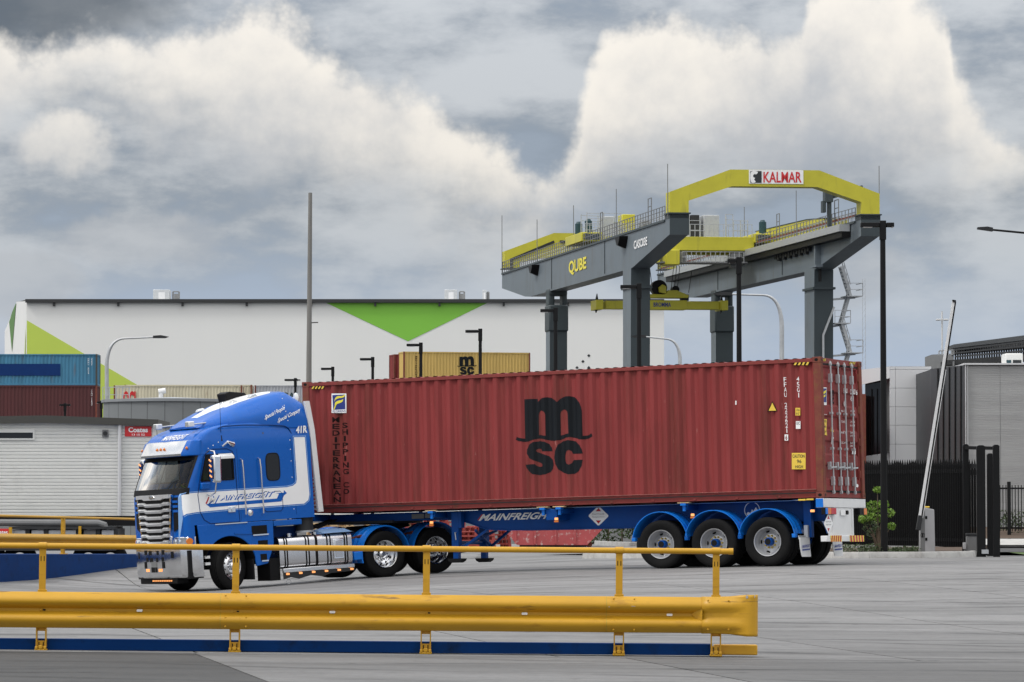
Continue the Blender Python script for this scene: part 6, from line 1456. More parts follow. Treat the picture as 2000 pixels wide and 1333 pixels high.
for k in range(nP + 1):
    o = link('picket', pk, 'lamp_black', fn_); o.location = FA.lerp(FB, k / nP)
part('rail', MB().bar(FA + Vector((0, .03, 1.95)), FB + Vector((0, .03, 1.95)), .05, .10), 'lamp_black', fn_); part('rail', MB().bar(FA + Vector((0, .03, .28)), FB + Vector((0, .03, .28)), .05, .08), 'lamp_black', fn_)
for k in range(4): p = FA.lerp(FB, k / 3 * .98 + .01); part('post', MB().box(p.x - .04, p.x + .04, p.y + .03, p.y + .11, p.z - .1, p.z + 2.05), 'lamp_black', fn_)
gt = thing('sliding_gate', 'black sliding gate parked behind the palisade fence', 'gate'); GA, GB = FA + Vector((-.6, .9, .0)), FB + Vector((.5, .8, .0)); nP = int((GB - GA).length / .088)
for k in range(nP + 1):
    o = link('picket', pk, 'lamp_black', gt); o.location = GA.lerp(GB, (k + .45) / (nP + 1))
part('rail', MB().bar(GA + Vector((0, .03, 1.92)), GB + Vector((0, .03, 1.92)), .06, .12), 'lamp_black', gt); part('rail', MB().bar(GA + Vector((0, .03, .2)), GB + Vector((0, .03, .2)), .06, .16), 'lamp_black', gt)
pfm = thing('gate_portal', 'black gate guide frame of tall square posts', 'gate')
for px, w_, yt, yb_, Y in ((1886.5, .135, 868, 1078, 86.0), (1916, .20, 870, 1089, 85.0), (1934, .14, 886, 1083, 86.4), (1946, .15, 869, 1089, 85.0)):
    a, b = at(px, yt, Y), at(px, yb_, Y); z0 = gz(a.x, Y)
    part('post', MB().box(a.x - w_ / 2, a.x + w_ / 2, Y, Y + .13, z0, a.z - .03).prism([(a.x - w_ / 2, a.z - .03), (a.x + w_ / 2, a.z - .03), (a.x + w_ / 4, a.z), (a.x - w_ / 4, a.z)], 1, Y, Y + .13), 'lamp_black', pfm)
part('top_bar', MB().bar(at(1886, 875, 86), at(1946, 876, 85.1), .06, .08), 'lamp_black', pfm); part('mid_bar', MB().bar(at(1892, 910, 86.1), at(1912, 911, 85.4), .06, .1), 'lamp_black', pfm)
a, b = at(1917, 1074, 84.98), at(1930, 1082, 84.98); part('stop_plate', MB().box(a.x, b.x, 84.9, 84.99, b.z, a.z), 'galv', pfm)
a, b = at(1888, 1042, 85.8), at(1912, 1078, 85.8); t = thing('gate_motor', 'grey gate motor box at the foot of the frame', 'motor box', (a.x, 85.8, b.z - .08)); w_, h_ = b.x - a.x, a.z - b.z + .08
part('casing', MB().box(0, w_, 0, .3, 0, h_ - .07), 'mid_grey', t, bev=.01); part('lid', MB().box(-.01, w_ + .01, -.01, .31, h_ - .068, h_), 'dark_grey', t, bev=.01); part('socket', MB().box(-.09, -.01, -.02, .06, .14, .30), 'cabinet_grey', t, bev=.01); part('conduit', MB().cyl((-.05, .02, 0), (-.04, .02, .14), .012, n=6), 'cabinet_grey', t)
bt = at(1812, 1079, 84.4); bg = thing('boom_barrier', 'grey barrier cabinet with a raised white boom', 'barrier', (bt.x, 84.4, bt.z - .02)); kk = 84.4 / FPX
w0, w1 = -14.5 * kk, 14.5 * kk
part('cabinet', MB().prism([(w0, 0), (w1, 0), (w1 - .02, 1.02), (w0 + .06, 1.08), (w0 + .02, 1.06)], 1, -.02, .34), 'cabinet_grey', bg, bev=.012); part('cabinet_side', MB().box(w0 + .004, w0 + .11, -.026, -.0205, .01, 1.0), 'mid_grey', bg)
for z in (.29, .80): part('lock', MB().box(-.06, -.01, -.03, -.02, z, z + .07), 'black', bg)
em2 = MB().lathe([(.045, -.004), (.055, 0)], 16, (w0 + .055, -.03, .42)).box(w0 + .04, w0 + .07, -.034, -.028, .38, .46); part('emblem', em2, 'black', bg); part('beacon', MB().box(w0 + .06, w1 - .12, .05, .2, 1.065, 1.10), 'decal_yellow', bg, bev=.01)
p0 = at(1793.5, 1032, 84.3) - Vector(bg.location); p1 = at(1863, 589, 84.3) - Vector(bg.location); p0.y = p1.y = -.12; d = (p1 - p0).normalized(); sd_ = Vector((d.z, 0, -d.x))
bm_ = MB().bar(p0 + d * .25 - sd_ * .012, p1 - sd_ * .012, .06, .062, (0, 1, 0)); bo = part('boom', bm_, 'white_paint', bg); part('boom_edge', MB().bar(p0 + d * .25 + sd_ * .03, p1 + sd_ * .03, .05, .022, (0, 1, 0)), 'black', bo); part('boom_trim', MB().bar(p0 + d * .25 + sd_ * .047, p0.lerp(p1, .7) + sd_ * .047, .05, .012, (0, 1, 0)), 'white_paint', bo)
part('boom_cap', MB().bar(p1 - d * .02, p1 + d * .03, .08, .11, (0, 1, 0)), 'black', bo); part('boom_clamp', MB().bar(p0 - d * .05, p0 + d * .30, .10, .16, (0, 1, 0)), 'dark_grey', bg, bev=.01)
# foliage
def leafmass(mb, c, r, n, s0, s1, rnd):
    for _ in range(n):
        while True:
            q = Vector((rnd.uniform(-1, 1), rnd.uniform(-1, 1), rnd.uniform(-1, 1)))
            if q.length <= 1: break
        q = q.normalized() * q.length ** .45; p = Vector((c[0] + q.x * r[0], c[1] + q.y * r[1], c[2] + q.z * r[2])); s = rnd.uniform(s0, s1)
        a = Vector((rnd.gauss(0, 1), rnd.gauss(0, 1), rnd.gauss(0, .7))).normalized(); b = a.orthogonal().normalized(); b = (b * math.cos(rnd.random() * 6) + a.cross(b) * math.sin(rnd.random() * 6))
        mb.add([p - a * s * .5, p + b * s * .24 + a * s * .05, p + a * s * .55, p - b * s * .24 + a * s * .05], [(0, 1, 2, 3)])
rnd = random.Random(3)
bc = at(1718, 1074, 84.0); bs = thing('garden_shrub', 'bright green young shrub beside the tall black lamp post', 'shrub', (bc.x, 84.3, gz(bc.x, 84.3) + .1))
stm = MB(); tips = []
for px, py, r_ in ((1713, 957, .07), (1704, 988, .12), (1725, 985, .1), (1692, 1008, .12), (1712, 1010, .15), (1735, 1002, .1), (1698, 1030, .14), (1722, 1030, .14), (1740, 1028, .08), (1683, 1015, .07), (1709, 1045, .14)):
    p = at(px, py, 84.3) - Vector(bs.location); p.y = rnd.uniform(-.15, .15); tips.append((p, r_)); stm.tube([(0, 0, -.05), (p.x * .3, p.y * .3, p.z * .45), p], [.022, .014, .006], 6)
part('stem', stm, 'bark', bs)
for i, (p, r_) in enumerate(tips):
    mb = MB(); leafmass(mb, p, (r_ * 1.35, r_ * 1.2, r_ * 1.1), 150, .04, .09, rnd); part('foliage', mb, 'leaf_bright' if i not in (6, 7, 10) else 'leaf_dark', bs, smooth=0)
gc = MB()
for k in range(95):
    px = rnd.uniform(1635, 1800); Y = rnd.uniform(83.6, 85.5) if px < 1800 else 84; x = at(px, 1080, Y).x
    leafmass(gc, (x, Y, gz(x, Y) + .12 + rnd.uniform(0, .10) * (1.3 if px < 1720 else .5)), (.16, .15, .09), 34, .03, .07, rnd)
tag(part('ground_cover', gc, 'leaf_dark', None, smooth=0), 'low dark ground cover plants filling the garden bed', 'ground cover', kind='stuff')
hg = thing('hedge', 'green hedge glimpsed under the trailer behind the wheels', 'hedge', (at(1215, 1050, 130).x, 130, .1)); mb = MB()
for k in range(70): leafmass(mb, (rnd.uniform(-1.2, 2.6), rnd.uniform(-.5, .5), rnd.uniform(.1, 1.1)), (.35, .3, .3), 60, .08, .18, rnd)
part('foliage', mb, 'leaf_hedge', hg, smooth=0); mb = MB()
for k in range(6): mb.cyl((-1 + k * .5, 0, 0), (-1 + k * .5, 0, .7), .03, n=6)
part('stem', mb, 'bark', hg)
k2 = thing('kerb', 'pale kerb glimpsed under the trailer in front of the hedge', 'kerb')
p0, p1, p2 = at(1160, 1057, 128), at(1185, 1060, 122), at(1300, 1072, 112)
for a, b in ((p0, p1), (p1, p2)):
    a.z = b.z = 0; rs = [[(q.x, q.y, gz(q.x, q.y) - .1), (q.x + .02, q.y + .03, gz(q.x, q.y) + .13), (q.x + .05, q.y + .2, gz(q.x, q.y) + .14), (q.x + .05, q.y + .22, gz(q.x, q.y) - .1)] for q in (a, b)]
    part('kerb_stone', MB().rings(rs, True, True, True), 'kerb_concrete', k2)
# right road behind the gate
xa, xb = at(1945, 1060, 92).x, 40
rd = MB(); rd.add([(xa, 86.5, gz(xa, 86.5) + .03), (xb, 86.5, gz(xb, 86.5) + .03), (xb, 89.5, gz(xb, 89) + .05), (xa, 89.5, gz(xa, 89) + .05)], [(0, 1, 2, 3)]); struct('grass_verge', rd, 'grass', 0)
rd = MB(); rd.add([(xa - .5, 89.5, gz(xa, 90) + .06), (xb, 89.5, gz(xb, 90) + .06), (xb, 99, gz(xb, 99) + .06), (xa - .5, 99, gz(xa, 99) + .06)], [(0, 1, 2, 3)]); struct('side_road', rd, 'asphalt', 0)
rd = MB(); rd.add([(xa - .5, 99, .42), (xb, 99, .42), (xb, 103, .55), (xa - .5, 103, .55)], [(0, 1, 2, 3)]); struct('footpath', rd, 'kerb_concrete', 0)
rd = MB(); rd.add([(xa - .5, 103, .56), (xb, 103, .56), (xb, 109.8, .85), (xa - .5, 109.8, .85)], [(0, 1, 2, 3)]); struct('planting_strip', rd, 'soil', 0)
f3 = thing('bar_fence', 'thin dark bar fence in front of the grey block wall', 'fence'); Yf = 105.0; x0 = at(1935, 1000, Yf).x
pk3 = mesh('bar', MB().box(-.012, .012, -.012, .012, .1, 1.45), 0)
for k in range(34): o = link('bar', pk3, 'lamp_black', f3); o.location = (x0 + k * .09, Yf, .65)
part('rail', MB().box(x0, x0 + 3.1, Yf + .013, Yf + .04, 1.98, 2.03).box(x0, x0 + 3.1, Yf + .013, Yf + .04, .82, .87), 'lamp_black', f3)
for px in (1971,): p = at(px, 1000, Yf); part('post', MB().box(p.x - .05, p.x + .05, Yf - .03, Yf + .05, .5, 2.2), 'lamp_black', f3)
sh2 = MB()
for k in range(16): x = at(rnd.uniform(1952, 2010), 1000, 106).x; leafmass(sh2, (x, 106.2, .85 + rnd.uniform(0, .35)), (.2, .2, .22), 40, .05, .1, rnd)
tag(part('shrub_row', sh2, 'leaf_dark', None, smooth=0), 'dark low shrubs along the foot of the grey block wall', 'shrubs', kind='stuff')
# ------------------------------------------------------------------ pallets and skip under the trailer
pm = MB()
for k in range(7): pm.box(-.6, .6, -.5 + k * .15, -.5 + k * .15 + .10, .122, .144)
for x in (-.6, -.05, .5): pm.box(x, x + .1, -.5, .5, .022, .121) if False else [pm.box(x, x + .1, y, y + .12, .022, .121) for y in (-.5, -.06, .38)]
for y in (-.5, -.06, .38): pm.box(-.6, .6, y, y + .1, 0, .021)
pml = mesh('pallet', pm, 0); pmr = pml.copy(); pml.materials.append(MT['wood']); pmr.materials.append(MT['wood_red'])
def pallets(px, Y, n, red, rz, word):
    x = at(px, 1050, Y).x
    for k in range(n):
        o = link('pallet', pmr if red else pml, None); o.location = (x + rnd.uniform(-.04, .04), Y, gz(x, Y) + .002 + k * .147); o.rotation_euler = (0, 0, rz + rnd.uniform(-.05, .05))
        tag(o, f"{['topmost', 'second', 'third', 'fourth', 'fifth', 'sixth', 'lowest'][n - 1 - k]} pallet from the top, {word}", 'pallet', 'red pallets stacked behind the trailer' if red else 'bare wooden pallets stacked behind the truck')
pallets(640, 122, 6, False, .3, 'bare wood stack nearest the cab'); pallets(686, 126, 7, False, .1, 'bare wood stack above the fuel tank'); pallets(778, 128, 7, False, .2, 'bare wood stack between the drive wheels')
for px, Y, n_, rz, wd_ in ((810, 120, 7, .25, 'red stack beside the bare wood'), (868, 121, 7, .2, 'red stack above the rear drive wheel'), (893, 117, 5, .5, 'red stack behind the near landing leg'), (928, 116, 4, .1, 'low red stack between the landing legs'), (955, 119, 5, .3, 'red stack nearest the skip bin')): pallets(px, Y, n_, True, rz, wd_)
s0 = at(1085, 1062, 116); sk = thing('skip_bin', 'scuffed red skip bin glimpsed under the trailer', 'skip bin', (s0.x, 116, gz(s0.x, 116))); kk = 116 / FPX
part('body', MB().prism([(-75 * kk, .08), (62 * kk, .08), (112 * kk, .95), (112 * kk, 1.15), (-120 * kk, 1.15), (-120 * kk, .95)], 1, 0, 1.7), 'skip_red', sk)
for px in (-78, -40, 0, 38): part('rib', MB().box(px * kk - .03, px * kk + .03, -.04, -.002, .12, 1.14), 'skip_red', sk)
part('skid', MB().box(-70 * kk, 60 * kk, .1, .25, 0, .08), 'dark_grey', sk); part('skid', MB().box(-70 * kk, 60 * kk, 1.4, 1.55, 0, .08), 'dark_grey', sk); part('roller', MB().cyl((66 * kk, .2, .1), (66 * kk, 1.5, .1), .1, n=12), 'rust_red', sk)
# ------------------------------------------------------------------ rail mounted gantry crane
CO_ = Vector((13.24, 300, 0)); gdir = Vector((-.1956, .981, 0)); cdir = Vector((.995, .10, 0))
CM = Matrix(((cdir.x, gdir.x, 0, 0), (cdir.y, gdir.y, 0, 0), (0, 0, 1, 0), (0, 0, 0, 1)))
kr = thing('gantry_crane', 'grey container gantry crane with yellow cross beam and trolley', 'crane', CO_)
def kp(name, mb, m, par=None, label=None, smooth=30, bev=0): return part(name, mb.xf(CM), m, kr if par is None else par, label, smooth, bev)
CMI = CM.inverted()
def kon(px, py, ax, val):                       # crane coordinates (c, s, z) of a sight line on a crane plane
    o = CMI @ (Vector((0, 0, CAMZ)) - CO_); d = CMI.to_3x3() @ ray(px, py); return o + d * ((val - o[ax]) / d[ax])
GT = 25.6
PF = [(0, GT), (0, 24.25), (13.6, 22.35), (14.4, 22.3), (58.5, 22.35), (61, 22.5), (73, 24.05), (73, GT)]
S1, S2 = 15.6, 49.6
for c0 in (0, 16.3):
    gi = kp('girder', MB().prism(PF, 0, c0, c0 + 1.6), 'crane_grey', label='left girder' if c0 == 0 else 'right girder')
    kp('girder_end', MB().box(c0 - .02, c0 + 1.62, -.12, -.005, 24.2, GT + .42).box(c0 - .02, c0 + 1.62, -.12, 1.5, GT + .002, GT + .44), 'crane_dark', gi)
    for s in (24.6, 47.9): kp('stiffener', MB().box(c0 - .05, c0 - .002, s, s + .14, 22.5, GT), 'crane_dark', gi)
    side = c0 - .03
    for sgn, cc in ((-1, c0 - .02), (1, c0 + 1.62)):
        rl = MB()
        for k in range(72): rl.bar((cc, 1.6 + k, GT), (cc, 1.6 + k, GT + 1.15), .05, .05)
        for z in (.4, .78, 1.15): rl.bar((cc, 1.6, GT + z), (cc, 72.6, GT + z), .05, .05)
        kp('handrail', rl, 'galv' if sgn > 0 else 'mid_grey', gi, smooth=0)
    kp('walkway_edge', MB().box(c0 - .12, c0 - .004, 1.6, 72.8, GT - .16, GT + .02), 'crane_dark', gi)
    for k, s in enumerate((16.6, 55)) if c0 == 0 else ():
        z = 24.85
        fl = MB(); fl.rings([[(c0 - .02, s + a, z + b) for a, b in ((-1.2, .4), (1.2, .45), (1.1, .2), (.4, -.6), (-.4, -.65), (-1.1, .15))], [(c0 - .7, s + a * .75, z + b * .7 + .1) for a, b in ((-1.2, .4), (1.2, .45), (1.1, .2), (.4, -.6), (-.4, -.65), (-1.1, .15))]], True, True, True)
        kp('flood_light', fl, 'black', gi)
    for s in (20, 38, 55):
        kp('lightning_rod', MB().bar((c0, s, GT), (c0, s, GT + 4.2), .05), 'mid_grey', gi)
    kp('ladder_hoop', MB().bar((c0 + .1, 26, GT), (c0 + .1, 26, GT + 2.6), .06).bar((c0 + .1, 26.9, GT), (c0 + .1, 26.9, GT + 2.6), .06).bar((c0 + .1, 26, GT + 2.6), (c0 + .1, 26.9, GT + 2.6), .06).bar((c0 + .1, 26, GT + 1.9), (c0 + .1, 26.9, GT + 1.9), .06), 'mid_grey', gi)
    kp('ladder_hoop', MB().bar((c0 + .1, 7, GT), (c0 + .1, 7, GT + 2.3), .06).bar((c0 + .1, 8.2, GT), (c0 + .1, 8.2, GT + 2.3), .06).bar((c0 + .1, 7, GT + 2.3), (c0 + .1, 8.2, GT + 2.3), .06).bar((c0 + .1, 7, GT + 1.6), (c0 + .1, 8.2, GT + 1.6), .06), 'mid_grey', gi)
    # legs
    for s, near in ((S1, True), (S2, False)):
        lg = MB(); w_ = 1.35 if near else .95
        if near:
            rs = [[(c0 - .05, s - w_ * k, z), (c0 + 1.65, s - w_ * k, z), (c0 + 1.65, s + w_ * 1.2, z), (c0 - .05, s + w_ * 1.2, z)] for z, k in ((-.2, .85), (20.6, 1.1), (22.32, 1.15))]
        else:
            rs = [[(c0 - .05, s - w_ * k, z), (c0 + 1.65, s - w_ * k, z), (c0 + 1.65, s + w_ * k, z), (c0 - .05, s + w_ * k, z)] for z, k in ((-.2, .8), (20.3, 1), (20.4, 1))]
        lg.rings(rs, True, True, True); lo = kp('leg', lg, 'crane_dark' if False else 'crane_grey')
        # shade on the leg's front face, put in as a darker sheet
        kp('leg_front_shade', MB().add([(c0 - .04, rs[0][0][1] - .02, -.2), (c0 + 1.64, rs[0][0][1] - .02, -.2), (c0 + 1.64, rs[1][0][1] - .02, rs[1][0][2]), (c0 - .04, rs[1][0][1] - .02, rs[1][0][2])] + ([(c0 + 1.64, rs[2][0][1] - .02, 22.3), (c0 - .04, rs[2][0][1] - .02, 22.3)] if near else []), [(0, 1, 2, 3), (3, 2, 4, 5)] if near else [(0, 1, 2, 3)]), 'crane_dark', lo, smooth=0)
        if near: kp('flange', MB().box(c0 - .2, c0 + 1.8, s - 1.7, s + 1.8, 20.55, 20.75), 'crane_dark', lo)
        else:
            kn = MB()
            for a, b in ((c0 - .1, c0 + .35), (c0 + 1.25, c0 + 1.7)): kn.box(a, b + (.12 if a < c0 + 1 else 0), s - .8, s + .8, 20.9, 22.4)
            kn.box(c0 - .15, c0 + 1.75, s - 1.1, s + 1.1, 18.4, 21.0).box(c0 - .1, c0 + 1.7, s - .9, s + .9, 21.9, 22.6); kp('pivot_head', kn, 'crane_dark', lo, bev=.15)
        kp('bogie', MB().box(c0 - .4, c0 + 2.0, s - 3, s + 3, 0, 1.4), 'crane_dark', lo)
# sill beams on the ground rails
for s in (S1, S2): kp('sill_beam', MB().box(1.7, 16.2, s - .6, s + .6, .6, 1.6), 'crane_grey')
# yellow portal beams at both ends
zz = lambda y: 1.5 + (988 - y) / 23.333
PB = [(0, zz(415)), (0, zz(374)), (5.14, zz(329)), (12.73, zz(329)), (17.88, zz(374)), (17.88, zz(415)), (16.3, zz(415)), (16.3, zz(391)), (12.56, zz(362)), (5.27, zz(362)), (1.6, zz(391)), (1.6, zz(415))]
for s0, lb in ((-.05, 'near yellow cross beam with a white sign'), (71.6, 'far yellow cross beam')):
    pb_ = kp('cross_beam', MB().prism(PB if s0 < 1 else PB[:7] + [(16.3, zz(400)), (12.5, zz(385)), (5.3, zz(385)), (1.6, zz(400))] + PB[11:], 1, s0, s0 + 1.4), 'crane_yellow', label=lb)
    kp('beam_flange', MB().box(-.15, 1.75, s0 - .15, s0 + 1.55, zz(417), zz(414.5)).box(16.15, 18.03, s0 - .15, s0 + 1.55, zz(417), zz(414.5)), 'crane_dark', pb_)
    if s0 < 1:
        a, b = kon(1463, 359, 1, -.1), kon(1569, 333, 1, -.1)
        sg = kp('sign', MB().box(a.x, b.x, -.10, -.06, a.z, b.z), 'decal_white', pb_, 'white sign with red lettering and ram head emblem')
        def kq(x0, y0, x1, y1): return [CM @ Vector((kon(x, y, 1, -.11).x, -.125, kon(x, y, 1, -.11).z)) for x, y in ((x0, y1), (x1, y1), (x1, y0), (x0, y0))]
        text('lettering', 'KALMAR', kq(1491, 336, 1565.5, 357), 'sign_red', sg, .018)
        print_obj('emblem', kq(1465.5, 334.5, 1487.5, 357.5), [(0, 1, 2, 3)], 'text_dark', sg)
        V_, F_ = loops_raw([arcpts([(1467, -336), (1480, -336), (1477, -341), (1474, -340), (1471, -343), (1472, -347), (1475, -348), (1473, -351), (1476, -356), (1467, -356)], 3)])
        print_obj('emblem_shape', [CM @ Vector((kon(x, -y, 1, -.14).x, -.14, kon(x, -y, 1, -.14).z)) for x, y in V_], F_, 'decal_white', sg)
    else:
        rl = MB(); 
        for (a, za), (b, zb_) in zip(PB[1:4], PB[2:5]): rl.bar((a + .6, s0 - .1, za - .9), (b, s0 - .1, zb_ - .9), .12, .25)
        rl.bar((.7, s0 - .1, PB[0][1]), (.7, s0 - .1, PB[1][1] - .8), .2, .2); kp('cable_duct', rl, 'dark_grey', pb_)
for c_, s_ in ((-.1, .3), (17.95, .3), (-.1, 72.5)): kp('lightning_rod', MB().bar((c_, s_, GT + (2.2 if s_ < 1 and c_ > 1 else 0)), (c_, s_, GT + (4.6 if s_ < 1 else 6)), .05), 'mid_grey')
# painted words on the left girder
def gq(pts): return [CM @ Vector((-.055, kon(x, y, 0, -.05).y, kon(x, y, 0, -.05).z)) for x, y in pts]
text('lettering', 'QUBE', gq([(1111, 540), (1145, 529), (1145, 501), (1111, 511)]), 'print_yellow', kr, .03)
text('lettering', 'CASC03E', gq([(1238, 488), (1264, 479), (1264, 462), (1238, 471)]), 'decal_white', kr, .03)
# inner cable tray of the right girder
kp('cable_tray', MB().box(15.3, 16.2, 3, 66, GT - .75, GT - .15), 'galv'); kp('tray_shadow', MB().box(15.5, 16.28, 3, 66, GT - 1.25, GT - .76), 'black')  # the black strip below the tray stands for its shadow
kp('rail', MB().box(16.35, 16.5, .5, 72, GT + .45, GT + .6), 'rust_red')
fs = MB()
for k in range(13): fs.box(16.0, 16.29, 15 + k * .9, 15.6 + k * .9, 24.0 - (k % 2) * .2, 24.35)
kp('festoon', fs, 'dark_grey')
kp('bracket', MB().box(15.8, 16.29, 12.2, 12.6, 22.3, 24.3).box(15.4, 16.0, 10.5, 12.5, 22.3, 22.5), 'crane_grey'); kp('hook_rod', MB().bar((16.6, 13.5, 21.2), (16.6, 13.5, 22.3), .2), 'black')
# electrical house on the right girder
kp('electrical_house', MB().prism([(17, GT + .1), (17, GT + 1.45), (22.5, GT + 1.75), (40, GT + 2.0), (40, GT + .1)], 0, 17.95, 20.2), 'crane_yellow'); kp('house_roof', MB().prism([(16.8, GT + 1.45), (22.5, GT + 1.76), (40.2, GT + 2.01), (40.2, GT + 2.07), (22.5, GT + 1.83), (16.8, GT + 1.52)], 0, 17.9, 20.3), 'crane_dark')
jc = MB().box(15.6, 15.9, 7.4, 7.8, GT, GT + 2.3).box(15.3, 16.0, 7.2, 8.0, GT + 2.1, GT + 3.0).bar((16, 7.5, GT + 2.6), (18.3, 6.2, GT + 3.3), .35, .35).box(15.1, 15.4, 7.3, 7.9, GT + 1.2, GT + 2.2); kp('service_jib', jc, 'crane_dark')
# trolley
ST0 = 34.0; TZ = GT - .72
tl = kp('trolley_beam', MB().box(1.68, 16.2, ST0, ST0 + 1.4, TZ + .45, TZ + 1.75), 'crane_yellow', bev=.05); kp('trolley_beam', MB().box(1.68, 16.2, ST0 + 5, ST0 + 6.4, TZ + .45, TZ + 1.75), 'crane_yellow', bev=.05)
for a, b in ((16.1, 17.95), (-.2, 1.75)):
    te = kp('trolley_end', MB().box(a, b, ST0 - .4, ST0 + 6.8, GT + .5, GT + 1.35), 'crane_yellow', bev=.05); kp('end_plate', MB().box(a + .3, b - .3, ST0 - .5, ST0 - .41, GT + .65, GT + 1.2), 'crane_dark', te)
kp('trolley_deck', MB().box(1.7, 16.0, ST0 + 1.4, ST0 + 5, TZ + 1.6, TZ + 1.75), 'galv', tl)
for a, b, h, m_n in ((9.6, 10.6, 2.3, 'galv'), (10.7, 11.5, 2.2, 'dark_grey'), (11.9, 13.4, 2.2, 'galv'), (2.4, 3.4, 2.0, 'galv'), (4.2, 5.4, 2.2, 'crane_yellow'), (6.2, 7.0, 1.6, 'mid_grey')): kp('machinery_cabinet', MB().box(a, b, ST0 + 2, ST0 + 4, TZ + 1.76, TZ + 1.76 + h), m_n, tl, bev=.05)
for c_, s_ in ((.6, 4.5), (.8, 1.2), (17.2, .8)): kp('motor', MB().cyl((c_, ST0 + s_, GT + 1.3), (c_, ST0 + s_, GT + 2.5), .34, n=12).cyl((c_, ST0 + s_, GT + 2.5), (c_, ST0 + s_, GT + 2.7), .28, .18, n=12), 'teal', tl)
rl = MB()
for k in range(36): rl.bar((.2 + k * .45, ST0 - .1, TZ + 1.75), (.2 + k * .45, ST0 - .1, TZ + 2.9), .05)
for z in (2.3, 2.9): rl.bar((.2, ST0 - .1, TZ + z), (16, ST0 - .1, TZ + z), .05)
for a, h in ((13.6, 3.9), (14.3, 3.9), (15.0, 3.4), (15.7, 3.4), (11.2, 3.3), (8.8, 3.2), (.5, 4.0), (2.1, 4.0), (3.7, 4.0), (5.6, 3.6), (7.4, 3.4)):
    for q in (.5, 3.0): rl.bar((a, ST0 + q, TZ + 1.7), (a, ST0 + q, TZ + h), .06)
for z in (2.8, 3.4, 3.9): rl.bar((13.6, ST0 + .5, TZ + z), (14.3, ST0 + .5, TZ + z), .05).bar((.5, ST0 + .5, TZ + z), (3.7, ST0 + .5, TZ + z), .05).bar((.5, ST0 + 3, TZ + z), (5.6, ST0 + 3, TZ + z - .2), .05)
for z in (2.4, 3.3): rl.bar((14.3, ST0 + .5, TZ + z), (15.7, ST0 + .5, TZ + z), .05).bar((5.6, ST0 + .5, TZ + z), (11.2, ST0 + .5, TZ + z), .05)
for k in range(10): rl.bar((.4 + k * .55, ST0 + 5, GT + 1.0), (.4 + k * .55, ST0 + 5, GT + 2.0 + .25 * (k % 3)), .07)
kp('railing', rl, 'galv', tl, smooth=0)
kp('hoist_housing', MB().box(7.6, 8.9, ST0 - 1, ST0 + 1.4, TZ - .95, TZ + .44), 'crane_yellow', tl, bev=.06)
kp('under_platform', MB().box(7.3, 15.4, ST0 - .6, ST0 + 1.6, TZ - .75, TZ - .62).box(8.95, 9.6, ST0 - .4, ST0 + 1, TZ - .6, TZ + .3).box(14, 15, ST0, ST0 + 1, TZ - 1.1, TZ + .2), 'mid_grey', tl)
rl = MB()
for k in range(14): rl.bar((9.2 + k * .45, ST0 - .6, TZ - .7), (9.2 + k * .45, ST0 - .6, TZ + .3), .05)
for z in (-.2, .3): rl.bar((9.2, ST0 - .6, TZ + z), (15, ST0 - .6, TZ + z), .05)
kp('railing', rl, 'galv', tl, smooth=0)
ST0 = 38.0
# spreader on its ropes
def spz(y): return kon(1290, y, 1, ST0 + 1).z
def spc(x, y=596): return kon(x, y, 1, ST0 + 1).x
spr = thing('spreader', 'yellow container spreader hanging from the crane trolley', 'spreader', CO_)
def sp(name, mb, m, par=None, bev=0): return part(name, mb.xf(CM), m, spr if par is None else par, None, 30, bev)
sb = sp('main_beam', MB().box(spc(1180), spc(1402), ST0 + .4, ST0 + 1.6, spz(605), spz(589)), 'crane_yellow', None, .04)
sp('sleeve', MB().box(spc(1255), spc(1338), ST0 + .3, ST0 + 1.7, spz(606), spz(587.5)), 'crane_yellow', sb, .03); sp('head_block', MB().prism([(spc(1256), spz(583)), (spc(1340), spz(583)), (spc(1342), spz(578)), (spc(1318), spz(568)), (spc(1302), spz(568)), (spc(1296), spz(576)), (spc(1256), spz(576))], 1, ST0 + .2, ST0 + 1.8), 'crane_yellow', None, .04)
sp('hanger', MB().box(spc(1330), spc(1343), ST0 + .5, ST0 + 1.5, spz(588), spz(576)).box(spc(1256), spc(1268), ST0 + .5, ST0 + 1.5, spz(588), spz(582)), 'dark_grey')
sp('sheave', MB().cyl((spc(1286), ST0 + .6, spz(563)), (spc(1286), ST0 + 1.4, spz(563)), .75, n=20).cyl((spc(1318), ST0 + .6, spz(566)), (spc(1318), ST0 + 1.4, spz(566)), .35, n=16), 'black'); sp('hoist_frame', MB().prism([(spc(1284), spz(572)), (spc(1297), spz(575)), (spc(1297), spz(561)), (spc(1290), spz(557)), (spc(1283), spz(563))], 1, ST0 + .1, ST0 + .5), 'crane_yellow')
for px, e in ((1165, -1), (1408, 1)):
    sp('corner_block', MB().box(spc(px - 6), spc(px + 8), ST0 - .2, ST0 + 2.2, spz(607), spz(588)), 'crane_yellow', sb, .05); sp('flipper', MB().prism([(spc(px - 4), spz(588)), (spc(px + 1), spz(588)), (spc(px - 1), spz(575))], 1, ST0 + .4, ST0 + .7).prism([(spc(px - 5), spz(606)), (spc(px), spz(606)), (spc(px - 3), spz(613))], 1, ST0 + .4, ST0 + .7), 'black', sb)
V_, F_ = text_raw('BROMMA', .025)
print_obj('lettering', [CM @ Vector((spc(1273) + (spc(1307) - spc(1273)) * a, ST0 + .28, spz(600.5) + (spz(592) - spz(600.5)) * b)) for a, b in V_], F_, 'deep_blue', spr)
rp_ = MB()
for px, top in ((1262, 500), (1275, 505), (1310, 520), (1322, 520), (1345, 530), (1316, 520), (1252, 520)): rp_.bar((spc(px), ST0 + 1, spz(572)), (spc(px + (6 if px > 1280 else -8)), ST0 + 1, spz(top)), .05)
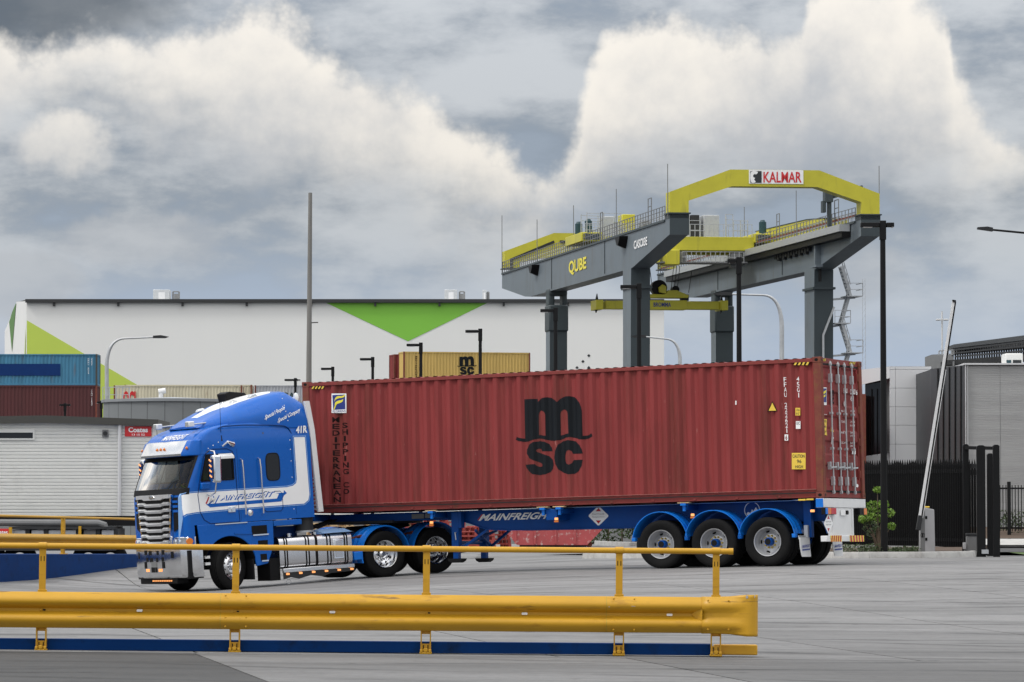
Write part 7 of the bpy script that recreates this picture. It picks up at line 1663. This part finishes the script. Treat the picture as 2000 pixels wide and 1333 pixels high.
sp('rope', rp_, 'black')
# stair tower on the right near leg
stt = MB(); c0 = 18.0; zz_ = 22.0; side_ = 0
tre = MB(); hr = MB()
def fl_(za, zb_, ca, cb_, s):
    for e in (-.35, .35): stt.bar((ca, s + e, za), (cb_, s + e, zb_), .10, .22)
    for e in (-.35,): hr.bar((ca, s + e, za + 1.0), (cb_, s + e, zb_ + 1.0), .06); hr.bar((ca, s + e, za + .5), (cb_, s + e, zb_ + .5), .05)
    for k in range(8): f = (k + .5) / 8; tre.box(ca + (cb_ - ca) * f - .12, ca + (cb_ - ca) * f + .12, s - .35, s + .35, za + (zb_ - za) * f - .03, za + (zb_ - za) * f + .03); hr.bar((ca + (cb_ - ca) * f, s - .35, za + (zb_ - za) * f), (ca + (cb_ - ca) * f, s - .35, za + (zb_ - za) * f + 1.0), .035) if k % 2 == 0 else None
zs_ = [22.6, 20.0, 17.6, 15.0, 12.6, 10.0, 7.6, 5.0, 2.6, 0]
for k, (za, zb_) in enumerate(zip(zs_, zs_[1:])):
    ca, cb_ = (18.7, 19.5) if k % 2 == 0 else (19.6, 18.9)
    fl_(za, zb_, ca, cb_, S1 - 1.2 + (k % 2) * .8)
    pc = 20.0 if k % 2 == 0 else 18.9; stt.box(pc - .9, pc + .5, S1 - 1.8, S1 + .2, zb_ - .08, zb_); stt.bar((17.95, S1 - .5, zb_ - .3), (pc + .2, S1 - .5, zb_ - .1), .10, .18)
    for e in (-.9, .5): hr.bar((pc + e, S1 - 1.8, zb_), (pc + e, S1 - 1.8, zb_ + 1.1), .05)
    for z in (.55, 1.1): hr.bar((pc - .9, S1 - 1.8, zb_ + z), (pc + .5, S1 - 1.8, zb_ + z), .05); hr.bar((pc + .5, S1 - 1.8, zb_ + z), (pc + .5, S1 + .2, zb_ + z), .05)
st_o = kp('stair_tower', stt, 'galv', smooth=0); kp('tread', tre, 'galv', st_o, smooth=0); kp('stair_rail', hr, 'galv', st_o, smooth=0)
kp('cable_chain', MB().bar((17.0, S1 - 1.55, 0), (17.0, S1 - 1.6, 16.5), .16).bar((17.0, S1 - 1.6, 16.5), (18.0, S1 - 1.6, 19.0), .16), 'galv')
S.cycles.max_bounces = 5; S.cycles.diffuse_bounces = 3; S.cycles.glossy_bounces = 3; S.cycles.transparent_max_bounces = 8
